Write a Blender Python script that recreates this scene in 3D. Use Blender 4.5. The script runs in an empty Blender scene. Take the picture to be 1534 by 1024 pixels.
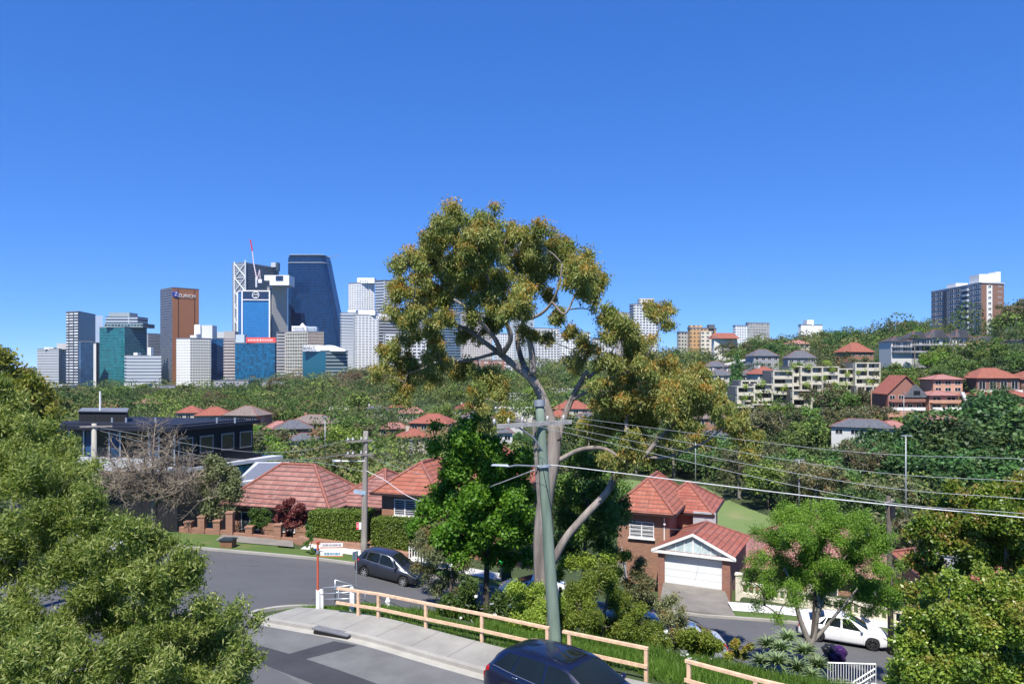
import bpy, bmesh, math, random
import numpy as np
from mathutils import Vector, Matrix
from mathutils.geometry import delaunay_2d_cdt
S = bpy.context.scene
COL = S.collection
# ---------------------------------------------------------------- camera, world, sun, exposure
F, HX, HY, ZC = 1090.0, 767.0, 548.0, 9.0
cd = bpy.data.cameras.new("camera"); cam = bpy.data.objects.new("camera", cd); COL.objects.link(cam)
cam.location = (0, 0, ZC); cam.rotation_euler = (math.pi/2, 0, 0)
cd.sensor_width = 36; cd.lens = F/1534*36; cd.shift_y = (HY-512)/1534
cd.clip_start = 0.1; cd.clip_end = 40000
S.camera = cam
SUN_AZ, SUN_EL = math.radians(191), math.radians(58)
W = bpy.data.worlds.new("World"); S.world = W; W.use_nodes = True
wn = W.node_tree; bg = wn.nodes["Background"]
sky = wn.nodes.new("ShaderNodeTexSky"); sky.sky_type = 'NISHITA'; sky.sun_disc = False
sky.sun_elevation = SUN_EL; sky.sun_rotation = SUN_AZ
sky.altitude = 4000; sky.air_density = 0.7; sky.dust_density = 0.0; sky.ozone_density = 10.0
# camera-like response of the three channels: deep saturated blue, no white-out at the horizon
_sp = wn.nodes.new("ShaderNodeSeparateColor"); _cb = wn.nodes.new("ShaderNodeCombineColor"); wn.links.new(sky.outputs[0], _sp.inputs[0])
for _i, (_g, _k) in enumerate(((.90, .915), (.66, 1.59), (.46, 3.38))):
    _p = wn.nodes.new("ShaderNodeMath"); _p.operation = 'POWER'; _p.inputs[1].default_value = _g; wn.links.new(_sp.outputs[_i], _p.inputs[0])
    _m = wn.nodes.new("ShaderNodeMath"); _m.operation = 'MULTIPLY'; _m.inputs[1].default_value = _k; wn.links.new(_p.outputs[0], _m.inputs[0]); wn.links.new(_m.outputs[0], _cb.inputs[_i])
wn.links.new(_cb.outputs[0], bg.inputs[0]); bg.inputs[1].default_value = 0.100
sd = bpy.data.lights.new("sun", 'SUN'); sun = bpy.data.objects.new("sun", sd); COL.objects.link(sun)
sd.energy = 4.9; sd.angle = math.radians(0.5); sd.color = (1.0, 0.95, 0.87)
_d = Vector((math.sin(SUN_AZ)*math.cos(SUN_EL), math.cos(SUN_AZ)*math.cos(SUN_EL), math.sin(SUN_EL)))
sun.rotation_euler = (-_d).to_track_quat('-Z', 'Y').to_euler()
S.view_settings.view_transform = 'Standard'; S.view_settings.look = 'None'
S.view_settings.exposure = 0.6; S.view_settings.gamma = 1.0
try:
    S.cycles.max_bounces = 6; S.cycles.diffuse_bounces = 3; S.cycles.glossy_bounces = 3
    S.cycles.transmission_bounces = 3; S.cycles.transparent_max_bounces = 4; S.cycles.caustics_reflective = False
    S.cycles.volume_bounces = 0
except Exception: pass

# ---------------------------------------------------------------- helpers
def PX(px, D): return (px-HX)/F*D
def PZ(py, D): return ZC+(HY-py)/F*D
def P(px, py, D): return Vector((PX(px, D), D, PZ(py, D)))
def rnd(a, b, r=random): return r.uniform(a, b)
def tag(o, label=None, cat=None, group=None, kind=None):
    if label: o["label"] = label
    if cat: o["category"] = cat
    if group: o["group"] = group
    if kind: o["kind"] = kind
    return o
def empty(name, loc=(0,0,0), rz=0, label=None, cat=None, group=None):
    o = bpy.data.objects.new(name, None); COL.objects.link(o); o.location = loc; o.rotation_euler = (0,0,rz)
    o.empty_display_size = 0.2
    return tag(o, label, cat, group)
def link(name, me, parent=None, m=None):
    if m is not None and not me.materials: me.materials.append(m)
    o = bpy.data.objects.new(name, me); COL.objects.link(o)
    if parent is not None: o.parent = parent
    return o
def children(o): return [c for c in bpy.data.objects if c.parent is o]
KIDS = {}
def copy_tree(o, parent=None):
    c = o.copy(); COL.objects.link(c); c.parent = parent
    if o.name not in KIDS: KIDS[o.name] = list(o.children)
    for ch in KIDS[o.name]: copy_tree(ch, c)
    return c

class MB:
    """collects faces in world or local space, builds one mesh with metre UVs"""
    def __init__(s): s.v = []; s.f = []; s.m = []
    def face(s, pts, mi=0):
        i = len(s.v); s.v += [tuple(p) for p in pts]; s.f.append(tuple(range(i, i+len(pts)))); s.m.append(mi)
    def verts(s, vs, fs, mi=0):
        i = len(s.v); s.v += [tuple(p) for p in vs]
        for f in fs: s.f.append(tuple(i+k for k in f)); s.m.append(mi)
        return s
    def box(s, c, d, rz=0, mi=0, ry=0):
        hx, hy, hz = d[0]/2, d[1]/2, d[2]/2
        M = Matrix.Translation(Vector(c)) @ Matrix.Rotation(rz, 4, 'Z') @ Matrix.Rotation(ry, 4, 'Y')
        vs = [M @ Vector((x*hx, y*hy, z*hz)) for z in (-1,1) for x, y in ((-1,-1),(1,-1),(1,1),(-1,1))]
        return s.verts(vs, [(3,2,1,0),(4,5,6,7),(0,1,5,4),(1,2,6,5),(2,3,7,6),(3,0,4,7)], mi)
    def prism(s, poly, z0, z1, mi=0, top=True, mt=None, poly2=None, bottom=True):
        n = len(poly); q = poly2 or poly
        zz0 = z0 if hasattr(z0, '__len__') else [z0]*n; zz1 = z1 if hasattr(z1, '__len__') else [z1]*n
        A = [(p[0], p[1], zz0[k]) for k, p in enumerate(poly)]; B = [(p[0], p[1], zz1[k]) for k, p in enumerate(q)]
        a = sum(poly[k][0]*poly[(k+1)%n][1]-poly[(k+1)%n][0]*poly[k][1] for k in range(n))
        if a < 0: A = A[::-1]; B = B[::-1]
        fs = [(k, (k+1)%n, n+(k+1)%n, n+k) for k in range(n)]
        s.verts(A+B, fs, mi)
        i = len(s.v)-2*n
        if top: s.f.append(tuple(i+n+k for k in range(n))); s.m.append(mi if mt is None else mt)
        if bottom: s.f.append(tuple(i+k for k in range(n))[::-1]); s.m.append(mi)
        return s
    def tube(s, pts, r, n=8, mi=0, cap=True):
        pts = [Vector(p) for p in pts]; rr = r if hasattr(r, '__len__') else [r]*len(pts)
        i0 = len(s.v); ref = None
        for k, p in enumerate(pts):
            t = (pts[min(k+1, len(pts)-1)]-pts[max(k-1, 0)]).normalized()
            if ref is None: ref = Vector((1,0,0)) if abs(t.x) < .8 else Vector((0,1,0))
            u = (ref-t*ref.dot(t)).normalized(); w = t.cross(u); ref = u
            for j in range(n):
                a = 2*math.pi*j/n; s.v.append(tuple(p+(u*math.cos(a)+w*math.sin(a))*rr[k]))
        for k in range(len(pts)-1):
            for j in range(n):
                a = i0+k*n+j; b = i0+k*n+(j+1)%n
                s.f.append((a, b, b+n, a+n)); s.m.append(mi)
        if cap:
            s.f.append(tuple(i0+j for j in range(n))[::-1]); s.m.append(mi)
            s.f.append(tuple(i0+(len(pts)-1)*n+j for j in range(n))); s.m.append(mi)
        return s
    def lathe(s, prof, c=(0,0,0), n=16, axis='Z', mi=0):
        i0 = len(s.v)
        for (r, h) in prof:
            for j in range(n):
                a = 2*math.pi*j/n; x, y = r*math.cos(a), r*math.sin(a)
                p = (x, y, h) if axis == 'Z' else ((x, h, y) if axis == 'Y' else (h, x, y))
                s.v.append((p[0]+c[0], p[1]+c[1], p[2]+c[2]))
        for k in range(len(prof)-1):
            for j in range(n):
                a = i0+k*n+j; b = i0+k*n+(j+1)%n
                s.f.append((a, b, b+n, a+n)); s.m.append(mi)
        return s
    def build(s, name, mats, parent=None, smooth=False, merge=False):
        me = bpy.data.meshes.new(name); me.from_pydata(s.v, [], s.f)
        mats = mats if isinstance(mats, (list, tuple)) else [mats]
        for m in mats: me.materials.append(m)
        if len(mats) > 1: me.polygons.foreach_set("material_index", s.m)
        if merge:
            bm = bmesh.new(); bm.from_mesh(me); bmesh.ops.remove_doubles(bm, verts=bm.verts, dist=1e-4)
            bmesh.ops.recalc_face_normals(bm, faces=bm.faces); bm.to_mesh(me); bm.free()
        uv_metres(me)
        if smooth: me.shade_smooth() if hasattr(me, 'shade_smooth') else [setattr(p, 'use_smooth', True) for p in me.polygons]
        me.update()
        return link(name, me, parent)
def uv_metres(me):
    n = len(me.loops)
    if not n: return
    uv = me.uv_layers.new(name="UVMap")
    co = np.empty(len(me.vertices)*3); me.vertices.foreach_get("co", co); co = co.reshape(-1,3)
    li = np.empty(n, int); me.loops.foreach_get("vertex_index", li)
    npoly = len(me.polygons); nr = np.empty(npoly*3); me.polygons.foreach_get("normal", nr); nr = nr.reshape(-1,3)
    tot = np.empty(npoly, int); me.polygons.foreach_get("loop_total", tot)
    N = np.repeat(nr, tot, axis=0); C = co[li]
    T = np.stack([-N[:,1], N[:,0], np.zeros(n)], 1); L = np.linalg.norm(T, axis=1)
    flat = L < .05; T[flat] = (1,0,0); L[flat] = 1; T /= L[:,None]
    B = np.cross(N, T)
    u = (C*T).sum(1); v = (C*B).sum(1)
    uv.data.foreach_set("uv", np.stack([u,v],1).astype(np.float32).ravel())

# ---------------------------------------------------------------- materials
MATS = {}
class NT:
    def __init__(s, name):
        s.m = bpy.data.materials.new(name); s.m.use_nodes = True; s.t = s.m.node_tree
        s.b = s.t.nodes["Principled BSDF"]; s.out = s.t.nodes["Material Output"]
    def n(s, typ, **kw):
        nd = s.t.nodes.new("ShaderNode"+typ)
        for k, v in kw.items():
            if k.startswith('_'): nd.inputs[k[1:].replace('_', ' ')].default_value = v
            else: setattr(nd, k, v)
        return nd
    def l(s, a, b): s.t.links.new(a, b)
    def math(s, op, a, b=None, c=None):
        nd = s.t.nodes.new("ShaderNodeMath"); nd.operation = op
        for i, x in enumerate((a, b, c)):
            if x is None: continue
            if isinstance(x, (int, float)): nd.inputs[i].default_value = x
            else: s.l(x, nd.inputs[i])
        return nd.outputs[0]
    def mix(s, fac, a, b, mode='MIX'):
        nd = s.t.nodes.new("ShaderNodeMix"); nd.data_type = 'RGBA'; nd.blend_type = mode
        for sock, x in ((nd.inputs[0], fac), (nd.inputs[6], a), (nd.inputs[7], b)):
            if isinstance(x, (int, float)): sock.default_value = x
            elif isinstance(x, tuple): sock.default_value = x if len(x) == 4 else (*x, 1)
            else: s.l(x, sock)
        return nd.outputs[2]
    def ramp(s, fac, stops):
        nd = s.t.nodes.new("ShaderNodeValToRGB"); r = nd.color_ramp
        while len(r.elements) < len(stops): r.elements.new(.5)
        for e, (p, c) in zip(r.elements, stops): e.position = p; e.color = c if len(c) == 4 else (*c, 1)
        s.l(fac, nd.inputs[0]); return nd.outputs[0]
    def noise(s, scale, detail=4, rough=.55, vec=None):
        nd = s.n("TexNoise"); nd.inputs["Scale"].default_value = scale; nd.inputs["Detail"].default_value = detail
        nd.inputs["Roughness"].default_value = rough
        if vec is None:
            if not hasattr(s, 'tc'): s.tc = s.n("TexCoord")
            vec = s.tc.outputs["Object"]
        s.l(vec, nd.inputs["Vector"]); return nd.outputs[0]
    def bump(s, h, strength=.3, dist=.02):
        nd = s.n("Bump"); nd.inputs["Strength"].default_value = strength; nd.inputs["Distance"].default_value = dist
        s.l(h, nd.inputs["Height"]); s.l(nd.outputs[0], s.b.inputs["Normal"])
    def set(s, **kw):
        for k, v in kw.items(): s.b.inputs[k.replace('_', ' ')].default_value = v
def pm(name, col, rough=.7, metal=0, var=.18, scale=3., bump=0, spec=.4, coat=0, emit=None):
    """plain surface with tonal variation"""
    if name in MATS: return MATS[name]
    t = NT(name); c = tuple(col)
    n = t.noise(scale, 5)
    k = t.ramp(n, [(.3, tuple(x*(1-var) for x in c)), (.7, tuple(min(1, x*(1+var)) for x in c))])
    t.l(k, t.b.inputs["Base Color"])
    t.set(Roughness=rough, Metallic=metal); t.b.inputs["Specular IOR Level"].default_value = spec
    if coat: t.b.inputs["Coat Weight"].default_value = coat; t.b.inputs["Coat Roughness"].default_value = .04
    if bump: t.bump(t.noise(scale*6, 4), bump, .02)
    MATS[name] = t.m; return t.m
def glass(name, col=(.02,.03,.04), rough=.05, spec=.8, metal=0):
    if name in MATS: return MATS[name]
    t = NT(name); n = t.noise(.35, 2)
    t.l(t.ramp(n, [(.3, tuple(x*.6 for x in col)), (.7, tuple(min(1,x*1.5) for x in col))]), t.b.inputs["Base Color"])
    t.set(Roughness=rough, Metallic=metal); t.b.inputs["Specular IOR Level"].default_value = spec
    MATS[name] = t.m; return t.m
def brick(name, c1, c2, mortar=(.3,.27,.23), bw=.24, bh=.086, mort=.012):
    if name in MATS: return MATS[name]
    t = NT(name); uv = t.n("TexCoord"); b = t.n("TexBrick")
    b.inputs["Color1"].default_value = (*c1,1); b.inputs["Color2"].default_value = (*c2,1); b.inputs["Mortar"].default_value = (*mortar,1)
    b.inputs["Scale"].default_value = 1; b.inputs["Brick Width"].default_value = bw; b.inputs["Row Height"].default_value = bh
    b.inputs["Mortar Size"].default_value = mort; b.inputs["Bias"].default_value = 0
    t.l(uv.outputs["UV"], b.inputs["Vector"])
    n = t.noise(.9, 5)
    c = t.mix(t.math('MULTIPLY', n, .5), b.outputs[0], (*[x*.55 for x in c1],1))
    t.l(c, t.b.inputs["Base Color"]); t.set(Roughness=.9)
    t.bump(t.math('MULTIPLY', b.outputs[1], -1), .5, .01)
    MATS[name] = t.m; return t.m
def tiles(name, c1, c2, dark, tw=.28, th=.34, stripe=.35, patch=.15):
    """terracotta or concrete tiles; rows across the slope, lichen spots"""
    if name in MATS: return MATS[name]
    t = NT(name); uv = t.n("TexCoord"); sep = t.n("SeparateXYZ"); t.l(uv.outputs["UV"], sep.inputs[0])
    u, v = sep.outputs[0], sep.outputs[1]
    fu = t.math('FRACT', t.math('DIVIDE', u, tw)); fv = t.math('FRACT', t.math('DIVIDE', v, th))
    iu = t.math('FLOOR', t.math('DIVIDE', u, tw)); iv = t.math('FLOOR', t.math('DIVIDE', v, th))
    cmb = t.n("CombineXYZ"); t.l(iu, cmb.inputs[0]); t.l(iv, cmb.inputs[1])
    wn = t.n("TexWhiteNoise"); wn.noise_dimensions = '2D'; t.l(cmb.outputs[0], wn.inputs["Vector"])
    base = t.mix(wn.outputs[0], c1, c2)
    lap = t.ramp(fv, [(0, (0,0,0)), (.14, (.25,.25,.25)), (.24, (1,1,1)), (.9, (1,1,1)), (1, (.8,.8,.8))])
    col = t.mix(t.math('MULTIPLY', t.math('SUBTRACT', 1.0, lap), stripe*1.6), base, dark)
    n = t.ramp(t.noise(1.3, 6, .7), [(.5, (0,0,0)), (.68, (1,1,1))])
    col = t.mix(t.math('MULTIPLY', n, patch*2.2), col, dark)
    sp = t.ramp(t.noise(3.2, 2, .5), [(.70, (0,0,0)), (.76, (1,1,1))])
    col = t.mix(t.math('MULTIPLY', sp, patch*3), col, tuple(x*.35 for x in dark))
    t.l(col, t.b.inputs["Base Color"]); t.set(Roughness=.8)
    hgt = t.math('ADD', t.math('MULTIPLY', t.math('SINE', t.math('MULTIPLY', fu, math.pi)), .5), t.math('SUBTRACT', 1.0, fv))
    t.bump(hgt, .9, .05)
    MATS[name] = t.m; return t.m
def facade(name, wall, gl, fh=3.4, wh=.5, bay=3.2, ww=.6, rough=.12, metal=0., var=.5, mull=0., vo=0.):
    """far wall surface: rows of windows; fh storey height, wh window share of it, bay width, ww window share"""
    if name in MATS: return MATS[name]
    t = NT(name); uv = t.n("TexCoord"); sep = t.n("SeparateXYZ"); t.l(uv.outputs["UV"], sep.inputs[0])
    u = t.math('DIVIDE', sep.outputs[0], bay); v = t.math('DIVIDE', t.math('ADD', sep.outputs[1], vo), fh)
    fu, fv = t.math('FRACT', u), t.math('FRACT', v)
    g = t.math('MULTIPLY', t.math('LESS_THAN', fu, ww), t.math('LESS_THAN', fv, wh))
    cmb = t.n("CombineXYZ"); t.l(t.math('FLOOR', u), cmb.inputs[0]); t.l(t.math('FLOOR', v), cmb.inputs[1])
    wn = t.n("TexWhiteNoise"); wn.noise_dimensions = '2D'; t.l(cmb.outputs[0], wn.inputs["Vector"])
    gc = t.mix(wn.outputs[0], tuple(x*(1-var) for x in gl), tuple(min(1, x*(1+var)) for x in gl))
    nz = t.noise(.02, 3)
    wc = t.mix(nz, tuple(x*.85 for x in wall), tuple(min(1, x*1.1) for x in wall))
    t.l(t.mix(g, wc, gc), t.b.inputs["Base Color"])
    t.l(t.math('SUBTRACT', .75, t.math('MULTIPLY', g, .75-rough)), t.b.inputs["Roughness"])
    if metal: t.l(t.math('MULTIPLY', g, metal), t.b.inputs["Metallic"])
    MATS[name] = t.m; return t.m
def foliage(name, cols, tip=None, trans=.3, hue=.06, rough=.5):
    """leaf surface: per-leaf attribute v picks the tone, tip marks new growth, object random shifts it"""
    if name in MATS: return MATS[name]
    t = NT(name); a = t.n("Attribute"); a.attribute_name = "v"
    k = len(cols); c = t.ramp(a.outputs["Fac"], [(i/(k-1), x) for i, x in enumerate(cols)])
    if tip:
        b = t.n("Attribute"); b.attribute_name = "tip"; c = t.mix(b.outputs["Fac"], c, tip)
    oi = t.n("ObjectInfo"); hs = t.n("HueSaturation")
    hs.inputs["Hue"].default_value = .5
    t.l(t.math('ADD', .5-hue/2, t.math('MULTIPLY', oi.outputs["Random"], hue)), hs.inputs["Hue"])
    r2 = t.math('FRACT', t.math('MULTIPLY', oi.outputs["Random"], 7.31))
    t.l(t.math('ADD', .68, t.math('MULTIPLY', r2, .7)), hs.inputs["Value"])
    t.l(c, hs.inputs["Color"])
    t.l(hs.outputs[0], t.b.inputs["Base Color"]); t.set(Roughness=rough); t.b.inputs["Specular IOR Level"].default_value = .35
    tr = t.n("BsdfTranslucent"); t.l(t.mix(1.0, hs.outputs[0], (1.35,1.5,.6,1), 'MULTIPLY'), tr.inputs[0])
    mx = t.n("MixShader"); mx.inputs[0].default_value = trans
    t.l(t.b.outputs[0], mx.inputs[1]); t.l(tr.outputs[0], mx.inputs[2]); t.l(mx.outputs[0], t.out.inputs[0])
    MATS[name] = t.m; return t.m
def bark(name, c1, c2, scale=3, stretch=.2):
    if name in MATS: return MATS[name]
    t = NT(name); tc = t.n("TexCoord"); mp = t.n("Mapping"); mp.inputs["Scale"].default_value = (1,1,stretch)
    t.l(tc.outputs["Object"], mp.inputs[0]); n = t.noise(scale, 7, .65, mp.outputs[0])
    t.l(t.ramp(n, [(.3, c1), (.62, c2)]), t.b.inputs["Base Color"]); t.set(Roughness=.9)
    t.bump(n, .7, .05); MATS[name] = t.m; return t.m
# ---------------------------------------------------------------- terrain height
BX = [-60,-25,-18,-11.7,-8,-5.5,-2,3,10.6,15,20,30,60]
BZ = [-1.0,-1.3,-1.6,-2.0,-2.3,-2.5,-3.2,-4.1,-5.05,-5.2,-5.5,-6.2,-8]
TP = [-1500,0,300,450,600,767,900,1000,1150,1300,1450,1900,3000]
TD = [46, 60, 90,120,150,200,235,270,300,360,450,550,650,800,1100,2000,9000,30000]
TT = {
-1500:[-2.5,-7,-10.5,-12.5,-14,-14,-14,-14,-14.5,-15.5,-17.5,-20,-22,-23,-19,-20,-30,-60],
0:[-2.5,-7,-10.5,-12.5,-14,-14,-14,-14,-14.5,-15.5,-17.5,-20,-22,-23,-19,-20,-30,-60],
300:[-2.5,-7,-10.5,-12.5,-14,-14,-14,-14,-14.5,-15.5,-17.5,-20,-22,-23,-19,-20,-30,-60],
450:[-3,-7.5,-11,-13,-14,-14,-14,-14,-14,-14.5,-15,-14,-12,-11,-11,-20,-30,-60],
600:[-4,-9,-12,-13.5,-14,-14,-14,-14,-14,-13,-12,-8,-5,-3,-7,-20,-30,-60],
767:[-5,-11,-16,-17,-17,-16,-15,-14,-13,-12,-10,-6,-2,0,-5,-15,-30,-60],
900:[-5.5,-12,-18,-20,-20,-19,-17,-15,-13,-10,-4,2,5,4,0,-10,-30,-60],
1000:[-6,-13,-19,-22,-22,-21,-18,-14,-11,-5,4,11,13,12,4,-10,-30,-60],
1150:[-6.2,-13,-19,-22,-22,-20,-15,-9,-5,3,13,19,20,17,6,-10,-30,-60],
1300:[-6.5,-13,-19,-22,-22,-18,-12,-4,2,12,22,24,24,20,8,-10,-30,-60],
1450:[-7,-13,-19,-22,-22,-14,-6,4,13,24,30,32,31,25,10,-10,-30,-60],
1900:[-8,-13,-19,-22,-21,-12,-2,8,18,28,33,35,33,28,10,-10,-30,-60],
3000:[-9,-13,-19,-22,-21,-12,-2,8,18,28,33,35,33,28,10,-10,-30,-60]}
TA = np.array([TT[p] for p in TP])
def _sm(t): t = np.clip(t, 0, 1); return t*t*(3-2*t)
def _near(x, y):
    zb = np.interp(x, BX, BZ)
    left = zb*_sm2((y-20)/20.5)
    yf = 20.5-0.63*(x-3.7)+1.0
    yf = np.clip(yf, 12, 27.5)
    yr = np.interp(x, [-10,-4,0,12,19,26,40], [30,33.5,34.3,33.8,32,29.5,25])
    t = np.clip((y-yf)/np.maximum(yr-yf, 2), 0, 1)
    right = zb*_sm(t)*1.0
    w = _sm((x+10)/6.0)
    return left*(1-w)+right*w
def _sm2(t): t = np.clip(t, 0, 1); return t*(0.25+0.75*t)
def H(x, y):
    x = np.asarray(x, float); y = np.asarray(y, float)
    yy = np.maximum(y, 46.0)
    px = np.clip(x/yy*F+HX, TP[0], TP[-1])
    i = np.clip(np.searchsorted(TP, px)-1, 0, len(TP)-2); j = np.clip(np.searchsorted(TD, yy)-1, 0, len(TD)-2)
    tp, td = np.array(TP, float), np.array(TD, float)
    a = (px-tp[i])/(tp[i+1]-tp[i]); b = np.clip((yy-td[j])/(td[j+1]-td[j]), 0, 1)
    far = (TA[i,j]*(1-a)+TA[i+1,j]*a)*(1-b)+(TA[i,j+1]*(1-a)+TA[i+1,j+1]*a)*b
    near = _near(x, y)
    w = _sm((y-44.5)/9.0)
    z = near*(1-w)+far*w
    # mild undulation away from the streets
    z = z+_sm((y-70)/60)*(1.2*np.sin(x*.043+1)*np.cos(y*.031)+.8*np.sin(x*.11+y*.07))*np.where((y<215)&(x>15),.2,1)
    return z
def h(x, y): return float(H(x, y))

def inside(poly, X, Y):
    r = np.zeros(np.shape(X), bool); n = len(poly)
    for k in range(n):
        x1, y1 = poly[k]; x2, y2 = poly[(k+1)%n]
        if y1 == y2: continue
        c = ((y1 > Y) != (y2 > Y)) & (X < (x2-x1)*(Y-y1)/(y2-y1)+x1)
        r ^= c
    return r
def dens(poly, step, closed=True):
    out = []; n = len(poly)
    for k in range(n if closed else n-1):
        a, b = Vector(poly[k]), Vector(poly[(k+1)%n]); m = max(1, int((b-a).length/step))
        for j in range(m): out.append(tuple(a.lerp(b, j/m)))
    if not closed: out.append(tuple(poly[-1]))
    return out
def chaikin(p, it=2):
    for _ in range(it):
        q = [p[0]]
        for a, b in zip(p[:-1], p[1:]):
            q += [(a[0]*.75+b[0]*.25, a[1]*.75+b[1]*.25), (a[0]*.25+b[0]*.75, a[1]*.25+b[1]*.75)]
        p = q+[p[-1]]
    return p
def sheet(name, poly, m, dz=0.0, step=.6, parent=None):
    bd = dens(poly, step); n = len(bd)
    xs = [p[0] for p in poly]; ys = [p[1] for p in poly]
    gx, gy = np.meshgrid(np.arange(min(xs), max(xs), step), np.arange(min(ys), max(ys), step))
    gx = gx.ravel()+.013; gy = gy.ravel()+.017; k = inside(poly, gx, gy); gx, gy = gx[k], gy[k]
    pts = [Vector(p) for p in bd]+[Vector((a, b)) for a, b in zip(gx, gy)]
    r = delaunay_2d_cdt(pts, [], [list(range(n))], 1, 1e-5)
    V = np.array([(v.x, v.y) for v in r[0]]); Z = H(V[:,0], V[:,1])+dz
    me = bpy.data.meshes.new(name); me.from_pydata(np.column_stack([V, Z]).tolist(), [], [tuple(f) for f in r[2]])
    me.materials.append(m); uv_metres(me)
    for p in me.polygons: p.use_smooth = True
    if me.polygons and me.polygons[0].normal.z < 0: me.flip_normals()
    return link(name, me, parent)
def ribbon(name, line, w0, w1, m, z0=0.0, z1=.12, parent=None, step=.6):
    """solid strip along a line, from offset w0 to w1 on its left, z0..z1 above the ground"""
    L = dens(line, step, False); V = []; Fc = []
    for k, p in enumerate(L):
        a = Vector(L[max(k-1,0)]); b = Vector(L[min(k+1,len(L)-1)]); t = (b-a).normalized(); nn = Vector((-t.y, t.x))
        for w, z in ((w0,z0),(w0,z1),(w1,z1),(w1,z0)):
            q = Vector(p)+nn*w; g = h(*(Vector(p)+nn*((w0+w1)/2))); V.append((q.x, q.y, g+z))
    for k in range(len(L)-1):
        for j in range(3): a = k*4+j; Fc.append((a, a+4, a+5, a+1))
    Fc += [(0,1,2,3), tuple((len(L)-1)*4+j for j in (3,2,1,0))]
    mb = MB(); mb.verts(V, Fc); o = mb.build(name, m, parent, merge=True); return o

far_kerb = chaikin([(-60,44.6),(-40,43.6),(-25,42.7),(-18,42),(-11.7,41.5),(-8.5,41),(-5,40.3),(0,40.3),(8,41),(15.2,40.3),(19.7,39.3),(26,37),(40,32),(60,22)])
near_b = chaikin([(60,12),(40,24.6),(26,29.4),(19,31.8),(12,33.5),(5,34),(0,34),(-3,33),(-5.5,31.3),(-7.9,29.4),(-9.3,28.4)])
tip = [(-9.8,27.9),(-9.95,27.4),(-9.7,26.9)]
kerb_a = chaikin([(-9.2,26.6),(-6.9,25.1),(-5.3,24.2),(-1.3,21.5),(6,17),(14,11.9),(30,2),(45,-8)])
left_a = [(20,-8),(0,9.5),(-8,15.5),(-13,20),(-18,26),(-26,30.5),(-40,34.5),(-60,37)]
road_poly = far_kerb+near_b+tip+kerb_a+left_a

def road_mat():
    t = NT("asphalt"); n1 = t.noise(.35, 6, .6); n2 = t.noise(40, 3, .7); n3 = t.noise(1.8, 5)
    c = t.ramp(n1, [(.3, (.080,.080,.083)), (.7, (.108,.107,.110))])
    c = t.mix(t.math('MULTIPLY', n2, .5), c, (.13,.13,.13)); c = t.mix(t.math('MULTIPLY', n3, .25), c, (.05,.05,.055))
    vo = t.n("TexVoronoi"); vo.feature = 'DISTANCE_TO_EDGE'; vo.inputs["Scale"].default_value = .28; wv = t.n("Mapping"); wv.inputs["Scale"].default_value = (1,1.6,1)
    nn = t.n("TexNoise"); nn.inputs["Scale"].default_value = 1.1; nn.inputs["Detail"].default_value = 6; t.l(t.tc.outputs["Object"], nn.inputs["Vector"])
    t.l(t.mix(.16, t.tc.outputs["Object"], nn.outputs[1], 'ADD'), wv.inputs[0]); t.l(wv.outputs[0], vo.inputs["Vector"])
    cr = t.math('MULTIPLY', t.math('LESS_THAN', vo.outputs[0], .0025), t.ramp(n1, [(.45,(0,0,0)),(.6,(1,1,1))]))
    c = t.mix(t.math('MULTIPLY', cr, .6), c, (.03,.03,.03)); st = t.ramp(t.noise(.9, 3, .5), [(.66,(0,0,0)),(.74,(1,1,1))]); c = t.mix(t.math('MULTIPLY', st, .45), c, (.045,.043,.042))
    t.l(c, t.b.inputs["Base Color"]); t.set(Roughness=.85); t.bump(n2, .4, .01); return t.m
def conc_mat(name, c, var=.2, joint=0):
    t = NT(name); n1 = t.noise(.8, 6, .65); n2 = t.noise(14, 4, .7)
    k = t.ramp(n1, [(.3, tuple(x*(1-var) for x in c)), (.7, tuple(min(1,x*(1+var*.6)) for x in c))])
    k = t.mix(t.math('MULTIPLY', t.ramp(n2, [(.5,(0,0,0)),(.75,(1,1,1))]), .35), k, tuple(x*.6 for x in c))
    if joint:
        sep = t.n("SeparateXYZ"); mp = t.n("Mapping"); mp.inputs["Rotation"].default_value = (0,0,joint)
        t.l(t.tc.outputs["Object"], mp.inputs[0]); t.l(mp.outputs[0], sep.inputs[0])
        fr = t.math('FRACT', t.math('DIVIDE', sep.outputs[0], 1.5))
        k = t.mix(t.math('MULTIPLY', t.math('LESS_THAN', fr, .02), .7), k, tuple(x*.3 for x in c))
    t.l(k, t.b.inputs["Base Color"]); t.set(Roughness=.88); t.bump(n2, .25, .01); return t.m
def ground_mat():
    t = NT("undergrowth_ground"); n1 = t.noise(.05, 6, .6); n2 = t.noise(1.2, 6, .7)
    c = t.ramp(n1, [(.3, (.035,.06,.016)), (.55, (.055,.08,.022)), (.75, (.10,.095,.04))])
    c = t.mix(t.math('MULTIPLY', n2, .6), c, (.03,.045,.012))
    t.l(c, t.b.inputs["Base Color"]); t.set(Roughness=.95); t.bump(n2, .6, .1); return t.m
def grass_mat(name, a, b, c3, sc=.25):
    t = NT(name); n1 = t.noise(sc, 6, .6); n2 = t.noise(9, 5, .7)
    c = t.ramp(n1, [(.3, a), (.6, b), (.78, c3)]); c = t.mix(t.math('MULTIPLY', n2, .5), c, tuple(x*.5 for x in a))
    t.l(c, t.b.inputs["Base Color"]); t.set(Roughness=.95); t.bump(n2, .6, .05); return t.m
M_ROAD = road_mat(); M_GROUND = ground_mat()
M_KERB = conc_mat("kerb_concrete", (.36,.34,.30)); M_PATH = conc_mat("path_concrete", (.30,.29,.26), .2, 0.56)
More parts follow.
